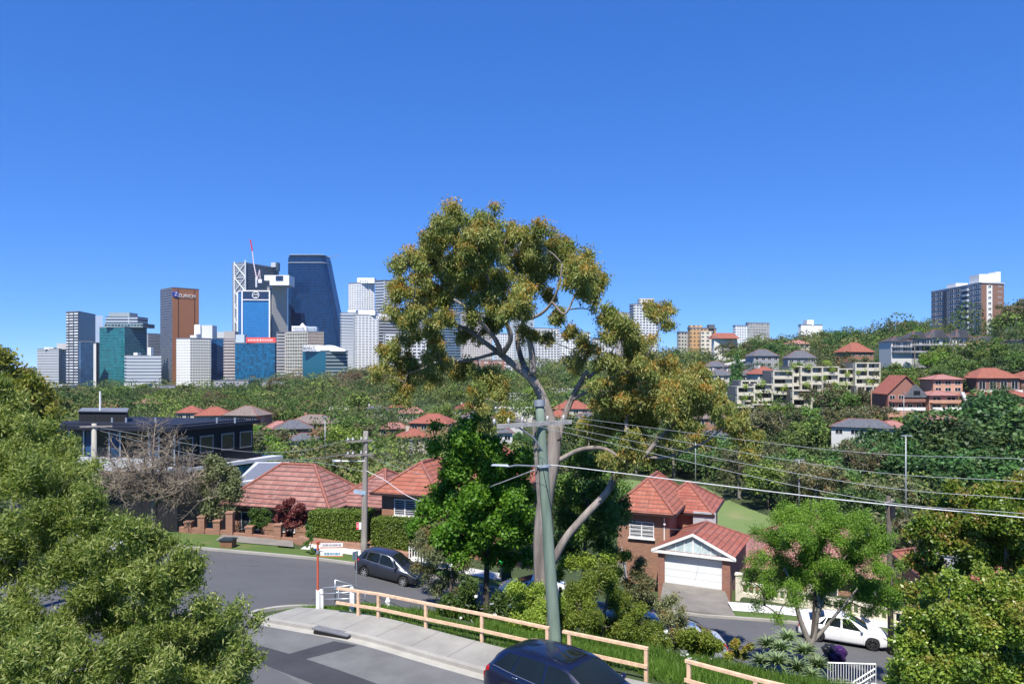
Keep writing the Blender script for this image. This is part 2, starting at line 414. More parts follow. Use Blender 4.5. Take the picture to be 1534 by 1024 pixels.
M_WHITEPATH = conc_mat("new_concrete", (.62,.60,.57), .08, .05); M_DRIVE = conc_mat("driveway_concrete", (.22,.20,.17), .25)
M_VERGE = grass_mat("verge_grass", (.07,.13,.02), (.10,.15,.03), (.20,.17,.07), .5)
M_FIELD = grass_mat("park_grass", (.125,.20,.05), (.17,.235,.075), (.30,.27,.13), .06)
M_PATCH = conc_mat("new_asphalt", (.045,.045,.052), .3); M_OLDSEAL = conc_mat("old_seal", (.145,.145,.142), .25)

# the ground sheet
xa = np.concatenate([-np.geomspace(20000, 560, 16), np.arange(-520, -40, 8), np.arange(-40, 40, .5), np.arange(40, 620, 8), np.geomspace(640, 20000, 16)])
ya = np.concatenate([np.arange(-60, 0, 6), np.arange(0, 62, .5), np.arange(62, 200, 4), np.arange(200, 700, 8), np.geomspace(710, 30000, 40)])
GX, GY = np.meshgrid(xa, ya); GZ = H(GX, GY)
walk_a = [(p[0], p[1]) for p in kerb_a]
near = (np.abs(GX) < 62) & (GY < 50)
GZ = np.where(near & inside(road_poly, GX, GY), GZ-.15, GZ)
GZ = np.where(near & inside([(9.0,49.2),(14.6,46.6),(12.9,41.0),(8.0,41.3)], GX, GY), GZ-1.3, GZ)
V = np.column_stack([GX.ravel(), GY.ravel(), GZ.ravel()]); nx = len(xa); ny = len(ya)
idx = np.arange(nx*ny).reshape(ny, nx); Fq = np.stack([idx[:-1,:-1], idx[:-1,1:], idx[1:,1:], idx[1:,:-1]], -1).reshape(-1, 4)
me = bpy.data.meshes.new("ground"); me.from_pydata(V.tolist(), [], Fq.tolist()); me.materials.append(M_GROUND)
me.polygons.foreach_set("use_smooth", [True]*len(me.polygons))
tag(link("ground", me), kind="structure")
tag(sheet("road", road_poly, M_ROAD, 0.0, .8), kind="structure")
def offs(line, w):
    out = []
    for k, p in enumerate(line):
        a = Vector(line[max(k-1,0)]); b = Vector(line[min(k+1,len(line)-1)]); t = (b-a).normalized(); out.append((p[0]-t.y*w, p[1]+t.x*w))
    return out
# far side: kerb, verge, footpath
fk = far_kerb
tag(ribbon("kerb", fk, 0, .18, M_KERB, -.05, .13), kind="structure")
tag(ribbon("kerb", near_b[6:], 0, -.0001+.16, M_KERB, -.05, .13), kind="structure")
isl = near_b[-1:]+tip+kerb_a[:1]
ka = near_b[-6:]+tip+kerb_a
tag(ribbon("kerb", ka, 0, .2, M_KERB, -.05, .13), kind="structure")
tag(ribbon("gutter", kerb_a, -.32, 0, conc_mat("gutter_concrete", (.40,.38,.33)), -.02, .012), kind="structure")
tag(sheet("footpath", [(p[0],p[1]) for p in offs(kerb_a, .2)]+[(p[0],p[1]) for p in offs(kerb_a, 1.75)[::-1]], M_PATH, .125, .5), kind="structure")
sec = [p for p in fk if -30 < p[0] < 60]
vg = [p for p in fk if -30 < p[0] < 1]
tag(sheet("grass_verge", offs(vg, .18)+offs(vg, 1.5)[::-1], M_VERGE, .12, .5), kind="structure")
def PG(px, py, z=0.0): D = (ZC-z)*F/(py-HY); return (PX(px, D), D)
fp1 = [p for p in fk if -13.6 < p[0] < 1]
tag(sheet("footpath", offs(fp1, 1.5)+offs(fp1, 2.9)[::-1], M_WHITEPATH, .14, .5), kind="structure")
fp0 = [p for p in fk if -30 < p[0] < -13.4]
tag(sheet("grass_verge", offs(fp0, 1.45)+offs(fp0, 3.2)[::-1], M_VERGE, .115, .5), kind="structure")
vg2 = [p for p in fk if 12.3 < p[0] < 60]
tag(sheet("grass_verge", offs(vg2, .18)+offs(vg2, 1.1)[::-1], M_VERGE, .12, .5), kind="structure")
tag(sheet("footpath", offs(vg2, 1.1)+offs(vg2, 2.7)[::-1], M_WHITEPATH, .14, .5), kind="structure")
tag(sheet("old_path", [(-17.8,43.7),(-14.0,43.4),(-13.0,43.3),(-13.5,44.9),(-18,45.5)], M_DRIVE, .16, .5), kind="structure")
tag(sheet('grass_verge', [PG(424,905,-.2),PG(474,912,-.1),PG(474,899,-.6),PG(455,898,-.7),PG(430,900,-.5)], M_VERGE, .03, .4), kind='structure')
def PG_(px, py, z=0.0): D = (ZC-z)*F/(py-HY); return (PX(px, D), D)
tag(sheet("road_seal_old", [PG(300,905,-.35),PG(378,925,-.2),PG(470,950,-.1),PG(530,960),PG(700,1012),PG(820,1060),PG(700,1130),PG(560,1110),PG(430,1010),PG(300,950)], M_OLDSEAL, .006, .5), kind="structure")
tag(sheet("road_patch_dark", [PG(372,955),PG(433,976),PG(500,958),PG(535,966),PG(458,985),PG(560,1022),PG(640,1050),PG(760,1100),PG(640,1120),PG(540,1060),PG(470,1024),PG(410,1000),PG(360,975)], M_PATCH, .011, .4), kind="structure")
# park fields in the valley
fld = [(20,112),(26,104),(50,98),(80,104),(74,116),(62,130),(54,146),(50,162),(48,183),(30,186),(22,170),(18,150)]
tag(sheet("park_field", fld, M_FIELD, .14, 4), kind="structure")
# ---------------------------------------------------------------- foliage
def rs(seed): return np.random.default_rng(seed)
def unit(a): return a/np.maximum(np.linalg.norm(a, axis=-1, keepdims=True), 1e-9)
def leaves_mesh(name, C, A, N, L, Wd, v, tip, m, fold=0.0):
    """C centres, A leaf axes, N normals, L lengths, Wd widths"""
    n = len(C); A = unit(A); N = unit(N-A*(N*A).sum(1, keepdims=True)); B = np.cross(A, N)
    L = np.broadcast_to(L, n)[:,None]; Wd = np.broadcast_to(Wd, n)[:,None]
    V = np.empty((n,4,3)); V[:,0] = C-A*L*.5; V[:,1] = C+B*Wd*.5-A*L*.08+N*Wd*fold; V[:,2] = C+A*L*.5; V[:,3] = C-B*Wd*.5-A*L*.08+N*Wd*fold
    me = bpy.data.meshes.new(name)
    me.vertices.add(n*4); me.vertices.foreach_set("co", V.astype(np.float32).ravel())
    me.loops.add(n*4); me.loops.foreach_set("vertex_index", np.arange(n*4, dtype=np.int32))
    me.polygons.add(n); me.polygons.foreach_set("loop_start", np.arange(0, n*4, 4, dtype=np.int32))
    me.polygons.foreach_set("loop_total", np.full(n, 4, dtype=np.int32))
    for nm, arr in (("v", v), ("tip", tip)):
        at = me.attributes.new(nm, 'FLOAT', 'FACE'); at.data.foreach_set("value", np.broadcast_to(arr, n).astype(np.float32))
    me.materials.append(m); me.update(calc_edges=True); me.validate()
    return me
def cloud(clumps, n, seed, L=.2, Wr=.4, shell=.55, droop=0., up=.0, flat=1., tipf=None, jit=.8, sprig=1, spread=.25, vclump=.35, nrm=.6):
    """leaves in a set of clumps (x,y,z,r[,rz]); returns arrays"""
    g = rs(seed); K = np.array([c[:4] for c in clumps], float)
    w = K[:,3]**2; w /= w.sum(); ns = max(1, n//sprig)
    k = g.choice(len(K), ns, p=w); d = unit(g.normal(size=(ns,3)))
    r = (shell+(1-shell)*g.random(ns)**.7)*(1+.16*g.normal(size=ns))
    d2 = d.copy(); d2[:,2] *= flat
    O = K[k,:3]+d2*(K[k,3]*r)[:,None]
    if sprig > 1:
        O = np.repeat(O, sprig, 0); d = np.repeat(d, sprig, 0); k = np.repeat(k, sprig)
        O = O+g.normal(size=O.shape)*spread
        ax0 = np.repeat(unit(g.normal(size=(ns,3))*.7+d[::sprig]), sprig, 0)
    else: ax0 = d
    m = len(O)
    A = ax0*.6+g.normal(size=(m,3))*jit; A[:,2] += up-droop
    N = d*nrm+g.normal(size=(m,3))*.55; N[:,2] += .35
    cv = g.random(len(K)); v = np.clip(cv[k]*vclump+g.random(m)*(1-vclump), 0, 1)
    if tipf is None: tp = np.zeros(m)
    else:
        ct = np.clip(g.random(len(K))*1.5-.4, 0, 1); tp = np.clip((d[:,2]*.75+.15+g.normal(size=m)*.3)*ct[k]*tipf*1.7, 0, 1)
    LL = L*(.65+.7*g.random(m)); return O, A, N, LL, LL*Wr, v, tp
def bez(p, n=8):
    """Catmull-Rom through points"""
    p = [Vector(q) for q in p]
    if len(p) < 3: return [p[0].lerp(p[-1], i/n) for i in range(n+1)]
    q = [p[0]*2-p[1]]+p+[p[-1]*2-p[-2]]; out = []
    for i in range(1, len(q)-2):
        for j in range(n):
            t = j/n; a, b, c, d = q[i-1], q[i], q[i+1], q[i+2]
            out.append(.5*((2*b)+(c-a)*t+(2*a-5*b+4*c-d)*t*t+(3*b-a-3*c+d)*t**3))
    out.append(p[-1]); return out
def limb(mb, pts, r0, r1, n=8, sub=5, pw=1.):
    c = bez(pts, sub); m = len(c)-1
    mb.tube(c, [r0+(r1-r0)*(i/m)**pw for i in range(m+1)], n); return c
def feeders(mb, skel, clumps, seed, r=.05, n=5, sag=.15, twigs=3, wob=.12):
    """a branch from the nearest limb point to every clump, and twigs inside it"""
    R = random.Random(seed); pts = list(skel)
    for c in sorted(clumps, key=lambda c: min((Vector(c[:3])-p).length for p in skel)):
        t = Vector(c[:3]); b = min(pts, key=lambda p: (p-t).length+max(0, p.z-t.z)*.6)
        L = (t-b).length
        if L < .05: continue
        mid = b.lerp(t, .5)+Vector((R.uniform(-1,1), R.uniform(-1,1), R.uniform(-.2,1)))*L*wob
        k = limb(mb, [b, mid, t], min(r*(.6+L*.25), r*2.2), r*.35, n, 4)
        pts += k[2:]
        for _ in range(twigs):
            d = Vector((R.gauss(0,1), R.gauss(0,1), R.gauss(.3,1))).normalized()*c[3]*.85
            mb.tube([t, t+d*.5+Vector((0,0,-sag*c[3]*.2)), t+d], [r*.35, r*.22, r*.1], 4, cap=False)
def subclumps(clumps, seed, k=5, f=.5, out=.75):
    R = random.Random(seed); o = []
    for c in clumps:
        for _ in range(k):
            d = Vector((R.gauss(0,1), R.gauss(0,1), R.gauss(.15,.8))).normalized()*c[3]*R.uniform(.3, out)
            o.append((c[0]+d.x, c[1]+d.y, c[2]+d.z, c[3]*f*R.uniform(.7,1.25)))
    return o
def plant(name, label, cat, base, clumps, leafmat, barkmat, trunk=None, n=8000, seed=1, group=None, loc=True, crown='crown', fr=.04, twigs=2, lsub=None, **kw):
    """a plant whose clumps are in world coordinates; parts are stored relative to its base"""
    b = Vector(base); rel = [(c[0]-b.x, c[1]-b.y, c[2]-b.z, c[3]) for c in clumps]
    root = empty(name, b, 0, label, cat, group)
    fine = subclumps(rel, seed+5, *(lsub or (5,.5,.75)))
    link(crown, leaves_mesh(crown, *cloud(fine, n, seed, **kw), leafmat), root)
    mb = MB(); sk = []
    for (pts, r0, r1) in (trunk or []):
        sk += limb(mb, [Vector(p)-b for p in pts], r0, r1, 10, 6)
    if not sk: sk = [Vector((0,0,0))]
    feeders(mb, sk, rel, seed+9, fr, twigs=twigs)
    mb.build('trunk', barkmat, root, smooth=True)
    return root
def Cl(lst, D, dd=0., seed=0, k=1.):
    """clumps from (px,py,r_px[,extra depth])"""
    R = random.Random(seed); o = []
    for c in lst:
        d = D+(c[3] if len(c) > 3 else 0)+R.uniform(-dd, dd); p = P(c[0], c[1], d); o.append((p.x, p.y, p.z, c[2]/F*d*k))
    return o
B_GUM = bark("gum_bark", (.09,.074,.064), (.34,.29,.25), 2.0, .16); B_DARK = bark("dark_bark", (.035,.028,.022), (.11,.09,.075), 4, .3)
B_GREY = bark("grey_bark", (.10,.09,.08), (.27,.24,.21), 4, .35)
F_GUM = foliage("gum_leaf", [(0.073, 0.112, 0.026), (0.172, 0.215, 0.051), (0.298, 0.295, 0.079), (0.343, 0.366, 0.142)], (.38,.17,.025), .28, .02)
F_OLIVE = foliage("willow_leaf", [(.06,.11,.018), (.18,.255,.05), (.35,.41,.10), (.57,.59,.24)], None, .38, .0)
F_BRIGHT = foliage("bright_leaf", [(0.046, 0.117, 0.011), (0.091, 0.207, 0.016), (0.167, 0.303, 0.027)], None, .35, .0)
F_FEATHER = foliage("feather_leaf", [(0.064, 0.138, 0.018), (0.129, 0.232, 0.029), (0.220, 0.333, 0.043)], None, .35, .0)
F_SHRUB = foliage("shrub_leaf", [(0.088, 0.143, 0.020), (0.196, 0.270, 0.034), (0.336, 0.405, 0.068)], (.2,.13,.03), .3, .0)
F_GLOSS = foliage("glossy_leaf", [(0.059, 0.124, 0.018), (0.154, 0.246, 0.031), (0.347, 0.421, 0.061)], (.3,.18,.05), .28, .0, .35)
F_DARK = foliage("dark_leaf", [(0.037, 0.082, 0.018), (0.073, 0.137, 0.026), (0.147, 0.218, 0.036)], None, .25, .02)
F_GREYG = foliage("grey_leaf", [(0.088, 0.115, 0.049), (0.158, 0.185, 0.078), (0.263, 0.281, 0.140)], (.2,.1,.03), .22, .02)
F_RUST = foliage("yellow_leaf", [(0.085, 0.118, 0.021), (0.203, 0.220, 0.034), (0.338, 0.338, 0.068)], (.2,.12,.02), .28, .0)

# ---- the big gum
D0 = 30.0
def g3(px, py, d=0.): return P(px, py, D0+d)
gum_cl = Cl([(690,343,34),(732,338,28),(652,356,26),(760,352,22),(640,374,18),(712,365,26),(610,396,28),(650,398,32),(690,400,32),(730,392,32),(770,385,32),(808,368,32),(842,378,24),(600,430,24),(636,438,28),(618,470,26),(676,440,28),(716,428,32),(758,428,34),(798,412,28),(838,402,28),(868,414,32),(898,424,20),(882,440,18),
 (730,462,28),(768,470,26),(745,490,20),(640,500,24),(606,500,18),(590,532,20),(572,562,18),(612,556,26),(642,562,22),(602,592,16),(660,536,22),(690,558,18),(700,505,16),(665,480,18),(590,470,14),(778,445,24),(820,440,15),(790,500,16),
 (728,572,22),(712,598,20),(748,590,15),(755,628,16),(732,640,12),(836,474,13),(852,500,15),(820,510,10),(862,545,18),(880,520,15)], D0, 2.4, 3, 1.1)
right_cl = Cl([(905,470,14),(930,498,26),(950,520,26),(905,540,22),(962,548,20),(985,475,15),(1000,462,12),(975,462,12),(1003,490,10),(900,600,24),(938,600,30),(978,586,34),(1010,600,28),(1040,592,26),(1062,608,22),(1000,556,20),(962,640,24),(922,640,22),(892,655,16),(1030,636,20),(1082,604,12),(1110,640,16),(1125,662,14),(940,566,20),(1050,560,14),(905,690,12),(1085,640,12),(990,632,20),(880,640,16),(950,668,20),(975,680,16),(1010,665,18),(1050,655,14),(1090,625,18),(1070,580,14),(930,705,10),(900,625,18),(1120,680,12),(960,610,26),(1020,575,22)], D0, 1.8, 4, 1.2)
base = (g3(815,915).x, D0, h(g3(815,915).x, D0)-.1)
TR = [
 ([base, g3(813,860), g3(812,800), g3(818,740), g3(828,690), g3(830,648), g3(826,636)], .40, .235),
 ([g3(832,660), g3(823,625), g3(810,590), g3(796,567), g3(775,550), g3(752,532)], .25, .13),
 ([g3(834,665,.1), g3(842,635,.3), g3(853,605,.5), g3(868,575,.4), g3(880,556,.2)], .16, .09),
 ([g3(796,568), g3(782,540,.4), g3(775,505,.7), g3(785,478,.6), g3(790,455,.4)], .14, .05),
 ([g3(798,560,-.2), g3(797,530,-.3), g3(792,506,-.4)], .15, .11),
 ([g3(785,480,.6), g3(810,470,.3), g3(827,452,0), g3(838,425,-.3), g3(842,395,-.4)], .08, .03),
 ([g3(827,452), g3(846,470,-.3), g3(862,440,-.5), g3(872,418,-.6)], .06, .025),
 ([g3(752,532), g3(742,508,-.5), g3(722,484,-.8), g3(700,462,-1), g3(680,448,-1)], .12, .04),
 ([g3(752,532), g3(728,514,.6), g3(700,494,1), g3(670,480,1.2), g3(645,462,1.2)], .12, .04),
 ([g3(752,532), g3(765,505,-.8), g3(752,470,-1), g3(735,430,-.8), g3(720,390,-.5), g3(700,358,0)], .12, .03),
 ([g3(790,455,.4), g3(780,420,.8), g3(765,385,.6), g3(755,365,.2)], .06, .02),
 ([g3(745,528,.3), g3(700,540,1), g3(655,545,1.4), g3(610,560,1.2)], .08, .03),
 ([g3(868,575,.4), g3(895,556,.6), g3(925,545,.8), g3(950,530,.6)], .09, .03),
 ([g3(855,600,.5), g3(890,580,0), g3(920,565,-.5), g3(960,545,-.8), g3(985,500,-.9), g3(986,478,-.9)], .08, .02),
 ([g3(828,842,-.3), g3(848,805,-.4), g3(880,768,-.5), g3(908,738,-.6), g3(926,705,-.6), g3(938,688,-.6)], .17, .13),
 ([g3(938,688,-.6), g3(962,684,-.8), g3(985,660,-.9), g3(1005,640,-.9), g3(1035,610,-.7)], .13, .05),
 ([g3(934,692,-.6), g3(942,660,-.4), g3(938,630,-.1), g3(948,600,.2), g3(960,575,.3)], .12, .04),
 ([g3(836,690), g3(870,673,-.3), g3(905,672,-.5), g3(934,690,-.6)], .10, .08),
 ([g3(962,684,-.8), g3(1000,684,-.6), g3(1050,665,-.3), g3(1085,640,0)], .07, .03),
]
plant('gum_tree', 'tall spreading gum tree with orange tipped foliage behind the green power pole', 'tree', base, gum_cl+right_cl, F_GUM, B_GUM, TR, n=320000, seed=11, fr=.035, twigs=4,
      lsub=(10,.41,1.05), L=.145, Wr=.28, shell=.15, droop=.75, flat=.85, tipf=.65, jit=.5, sprig=6, spread=.09, vclump=.45)

# ---- long-leaved tree close on the left
o = []
for i, (px, py, r, dd) in enumerate([(0,640,55,2),(45,655,45,1.5),(82,675,36,1),(30,700,70,1),(95,720,50,.5),(140,755,38,0),(70,760,85,.5),(150,800,60,0),(195,800,34,-.3),(240,822,36,-.5),(280,838,26,-.5),(200,850,70,-.3),(120,860,90,0),(40,850,90,.5),(262,870,50,-.5),(285,850,28,-.6),(240,920,70,-.6),(160,940,80,-.5),(60,950,100,0),(300,935,45,-.8),(330,960,45,-.9),(362,985,32,-1),(300,990,60,-1),(380,930,16,-1),(350,920,22,-1),(220,1000,80,-1),(120,1030,90,-.8),(40,1060,100,-.5),(340,1040,50,-1),(270,1060,70,-1),(20,990,90,-2),(90,1010,80,-2),(-60,700,90,1),(-80,850,110,1),(-70,990,110,0),(-20,620,60,2)]):
    o.append((px, py, r*.72, dd))
left_cl = Cl(o, 10.2, .5, 7)
lb = (-6.2, 10.5, h(-6.2, 10.5)-.1)
plant('willow_leaved_tree', 'large bushy tree with long slender pale green leaves beside the near street', 'tree', lb, left_cl, F_OLIVE, B_GREY,
      [([lb, (-6.1,10.5,2.2), (-5.6,10.4,4.2), (-5.8,10.6,6.2)], .2, .07), ([(-6.1,10.5,1.8), (-5.2,10.0,3.2), (-4.4,9.6,4.6)], .1, .04), ([(-6.1,10.5,2.2),(-7.2,10.8,4.5),(-7.4,11,6.6)], .12, .04)],
      n=340000, seed=21, fr=.02, twigs=5, lsub=(18,.32,1.3), L=.067, Wr=.26, nrm=.9, shell=.25, droop=-.25, flat=.9, jit=.42, sprig=9, spread=.05, vclump=.3)
# rusty tree behind it
lb2 = (PX(20,27), 27, h(PX(20,27), 27)-.2)
plant('bottlebrush_tree', 'yellowish green tree behind the top of the slender leaved tree', 'tree', lb2,
      Cl([(5,545,22),(20,570,28),(40,590,26),(58,590,20),(0,590,36),(30,615,34),(70,610,16),(52,575,14),(-30,560,40),(-30,610,50),(10,535,10),(60,630,22),(85,618,12),(20,650,40),(60,665,30)], 27, 1, 8), F_RUST, B_GREY,
      [([lb2, (lb2[0],27,3), (lb2[0]+.3,27,6), (lb2[0],27,8)], .25, .06)], n=26000, seed=22, lsub=(6,.45,.85), L=.17, Wr=.4, tipf=.5, sprig=4, spread=.12)

# ---- bright green tree and neighbours left of the pole
def trunk_of(x, D, top, r=.14, lean=.3, base_z=None):
    b = (x, D, h(x, D)-.1 if base_z is None else base_z); return b, [([b, (x+lean*.3, D, b[2]+(top-b[2])*.4), (x+lean, D+.1, b[2]+(top-b[2])*.75)], r, r*.4)]
def shrub(name, label, cat, lst, D, m, bk, n, seed, dd=.6, basepx=None, r=.12, **kw):
    cl = Cl(lst, D, dd, seed); bx = PX(basepx, D) if basepx else sum(c[0] for c in cl)/len(cl)
    b, tr = trunk_of(bx, D, max(c[2] for c in cl), r)
    return plant(name, label, cat, b, cl, m, bk, tr, n=n, seed=seed, **kw)
shrub('broad_leaved_tree', 'bright green dense tree left of the gum trunk over the grass bank', 'tree',
   [(700,670,30),(680,705,28),(735,705,34),(705,760,34),(745,790,34),(690,800,30),(730,745,34),(775,730,24),(770,770,24),(690,655,26),(720,640,24),(655,668,14),(700,690,28),(740,675,28),(770,700,28),(680,720,22),(720,730,32),(760,745,32),(660,745,18),(640,770,20),(690,770,30),(730,790,34),(775,790,28),(625,790,14),(660,800,24),(700,820,28),(750,830,26),(785,835,18),(715,660,20),(790,740,20),(650,640,8),(735,700,26),(790,680,14)],
   32.5, F_BRIGHT, B_DARK, 70000, 31, 1.6, 727, .16, L=.16, Wr=.6, sprig=3, spread=.12, lsub=(6,.45,.8), shell=.4)
shrub('dark_evergreen_tree', 'dark green tree filling the gap between gum trunk and garage house', 'tree',
   [(850,720,22),(880,705,24),(905,735,22),(870,750,28),(900,770,26),(850,780,24),(920,790,18),(880,800,28),(850,820,22),(905,820,20),(860,690,16),(930,755,12),(845,750,20),(870,680,12),(925,770,14)],
   34.0, F_DARK, B_DARK, 26000, 32, 1.4, 872, .14, L=.17, Wr=.42, sprig=4, spread=.13, lsub=(6,.45,.8))
shrub('wispy_grey_tree', 'wispy grey green small tree on the bank above the parked hatchback', 'tree',
   [(640,800,18),(660,790,14),(625,820,16),(650,830,20),(675,820,16),(640,855,18),(668,860,18),(690,850,14),(620,850,10),(655,880,16),(685,885,12),(635,778,8),(700,870,12)],
   31.5, F_GREYG, B_DARK, 15000, 33, .8, 672, .10, L=.13, Wr=.25, sprig=5, spread=.1, tipf=.5, lsub=(6,.45,.95))
shrub('dark_leaved_bush', 'dark leafy bush with white flowers behind the left fence rails', 'bush',
   [(670,905,14),(690,915,18),(730,950,16),(775,945,16),(640,935,8),(700,905,16),(720,925,18),(745,905,20),(690,930,12),(760,935,18),(735,950,16),(700,885,14),(770,910,16),(715,955,10),(752,965,14),(660,925,10),(680,945,10)],
   27.6, F_DARK, B_DARK, 26000, 34, .5, 730, .06, L=.16, Wr=.35, sprig=4, spread=.1, crown='foliage')
shrub('yellow_green_bush', 'large yellow green bush right of the green pole behind the fence', 'bush',
   [(870,910,24),(905,945,26),(945,945,22),(850,905,18),(920,875,16),(960,975,16),(900,985,16),(985,945,12),(860,890,20),(890,880,22),(850,930,22),(885,925,26),(920,900,22),(930,935,26),(900,960,24),(860,960,20),(950,960,20),(905,865,16),(955,920,18),(970,940,14),(840,960,14),(935,985,14),(870,985,14),(980,960,14)],
   27.2, F_SHRUB, B_DARK, 85000, 35, .9, 900, .08, L=.085, Wr=.4, sprig=5, spread=.07, tipf=.2, crown='foliage', lsub=(7,.42,.85))
shrub('trailing_bush', 'low green bush between green pole and dark flowering bush', 'bush',
   [(815,915,16),(805,885,14),(835,905,12),(810,950,16),(775,925,16),(790,900,16),(800,930,18),(780,955,18),(815,960,14),(830,935,10),(790,975,12),(770,880,12),(820,985,10),(760,985,12),(745,978,8)],
   26.0, F_SHRUB, B_DARK, 40000, 36, .5, 795, .05, L=.085, Wr=.42, sprig=4, spread=.08, crown='foliage')
shrub('brown_green_bush', 'brownish green shrub standing in front of the garage driveway', 'bush',
   [(955,860,14),(965,880,16),(950,895,14),(975,900,14),(940,875,8),(962,843,8)],
   32, F_GREYG, B_DARK, 8000, 37, .5, 958, .05, L=.13, Wr=.3, sprig=4, spread=.09, tipf=.4, crown='foliage')
shrub('grey_twiggy_bush', 'thin grey twiggy shrub in front of the silver car', 'bush',
   [(1005,900,12),(1000,925,14),(1018,935,12),(1008,950,10),(990,910,8),(1022,915,8),(1012,965,8)],
   29, F_GREYG, B_GREY, 6000, 38, .4, 1008, .05, L=.11, Wr=.3, sprig=3, spread=.09, tipf=.5, crown='foliage')
shrub('olive_bush', 'olive green bush climbing below the dark tree by the brick house', 'bush',
   [(850,845,14),(880,845,16),(910,840,14),(925,860,12),(835,860,10),(935,835,10)],
   33, F_SHRUB, B_DARK, 12000, 39, .5, 885, .05, L=.12, Wr=.35, sprig=4, spread=.09, crown='foliage')
shrub('reddish_bush', 'low reddish green plant left of the spiky succulents', 'bush',
   [(1100,965,10),(1110,980,10),(1092,985,10),(1120,970,8),(1105,1000,8)], 25, F_RUST, B_DARK, 5000, 40, .3, 1104, .03, L=.10, Wr=.45, tipf=1., crown='foliage')
shrub('flowering_bush', 'leafy green bush with pale flower heads hiding the rear of the silver car', 'bush',
   [(1035,950,10),(1048,960,12),(1060,955,10),(1025,965,9),(1070,968,10),(1040,975,10),(1058,975,9),(1015,955,8),(995,965,9)], 28.5, F_SHRUB, B_DARK, 16000, 43, .4, 1045, .04, L=.12, Wr=.3, sprig=5, spread=.08, tipf=.3, crown='foliage')
# ---- feathery tree
shrub('feathery_tree', 'light feathery bright green tree with forked trunk before the white sedan', 'tree',
   [(1200,790,28),(1250,800,30),(1295,815,26),(1165,815,24),(1215,835,28),(1265,850,28),(1185,870,26),(1240,880,24),(1300,870,24),(1335,890,16),(1150,865,18),(1180,770,22),(1215,765,24),(1250,775,24),(1290,790,24),(1325,810,18),(1150,800,22),(1190,805,28),(1230,810,30),(1275,825,26),(1310,850,24),(1345,870,18),(1130,835,18),(1165,840,26),(1205,850,30),(1250,860,28),(1290,885,22),(1320,900,18),(1125,870,14),(1150,890,18),(1185,895,20),(1225,895,22),(1262,910,16),(1345,905,12),(1165,925,10),(1135,905,10),(1350,845,10),(1300,915,12)],
   30.5, F_FEATHER, B_DARK, 130000, 41, 1.5, 1215, .10, L=.085, Wr=.36, sprig=11, spread=.13, flat=.5, lsub=(6,.42,.95), shell=.3)
ft = [o for o in bpy.data.objects if o.name == 'feathery_tree'][0]
mb = MB(); bb = ft.location
for pts, r in (([(1215,968),(1205,945),(1195,915),(1188,880),(1175,850)], .13), ([(1215,968),(1222,940),(1226,900),(1222,860),(1230,820)], .12), ([(1214,965),(1240,935),(1262,908),(1285,880)], .09), ([(1224,930),(1235,890),(1250,855),(1270,830)], .07)):
    limb(mb, [P(a, c, 30.5)-bb for a, c in pts], r, r*.4)
mb.build('trunk', B_GREY, ft, smooth=True)
# ---- right foreground trees
rb = (PX(1470,15), 15, h(PX(1470,15), 15)-.1)
plant('glossy_leaved_tree', 'dense glossy leaved tree filling the near right corner', 'tree', rb,
   Cl([(1420,925,36),(1470,915,38),(1520,925,40),(1390,990,34),(1440,985,38),(1490,990,40),(1530,1000,40),(1375,935,22),(1400,905,24),(1440,890,28),(1480,880,30),(1520,890,30),(1560,880,40),(1370,970,26),(1410,960,34),(1460,945,36),(1510,950,38),(1560,960,50),(1360,1005,26),(1400,1010,36),(1450,1010,40),(1500,1020,44),(1560,1040,60),(1345,1020,14),(1420,1060,40),(1480,1080,50),(1370,1060,30),(1390,880,14),(1425,865,14),(1350,945,10)], 15, .7, 51),
   F_GLOSS, B_GREY, [([rb, (rb[0],15.6,2), (rb[0]+.2,15.6,3.2)], .13, .04)], n=190000, seed=51, fr=.02, L=.075, Wr=.55, sprig=6, spread=.055, tipf=.3, lsub=(9,.42,.9), shell=.3)
rb = (PX(1500,25), 25, h(PX(1500,25), 25)-.1)
plant('yellow_tipped_tree', 'yellow tipped spreading tree behind the glossy tree, above the orange roof', 'tree', rb,
   Cl([(1440,775,28),(1490,765,30),(1530,775,34),(1410,805,24),(1460,800,28),(1505,805,32),(1400,865,18),(1420,900,18),(1420,760,22),(1460,752,24),(1500,745,24),(1535,740,26),(1570,740,40),(1390,790,20),(1430,790,26),(1475,785,28),(1520,785,30),(1570,800,50),(1385,820,16),(1455,820,22),(1500,822,28),(1545,840,36),(1370,840,12),(1385,860,14),(1400,840,10),(1480,845,14),(1445,850,14),(1430,735,12),(1365,800,10),(1410,880,16),(1370,885,14)], 25, 1.2, 52),
   F_GLOSS, B_GREY, [([rb, (rb[0],25,-1), (rb[0]+.2,25,2), (rb[0],25,4)], .2, .05)], n=95000, seed=52, fr=.03, L=.13, Wr=.5, sprig=6, spread=.09, tipf=.75, lsub=(7,.42,.9), shell=.35)
# ---- left middle distance
shrub('grey_green_tree', 'grey green tree standing at the left corner of the long red roof', 'tree',
   [(325,700,16),(345,715,14),(310,720,16),(330,740,20),(350,745,12),(305,745,14),(320,765,14),(345,765,10),(318,690,8),(352,725,8)],
   46.5, F_GREYG, B_GREY, 15000, 61, .8, 325, .14, L=.2, Wr=.35, sprig=4, spread=.15)
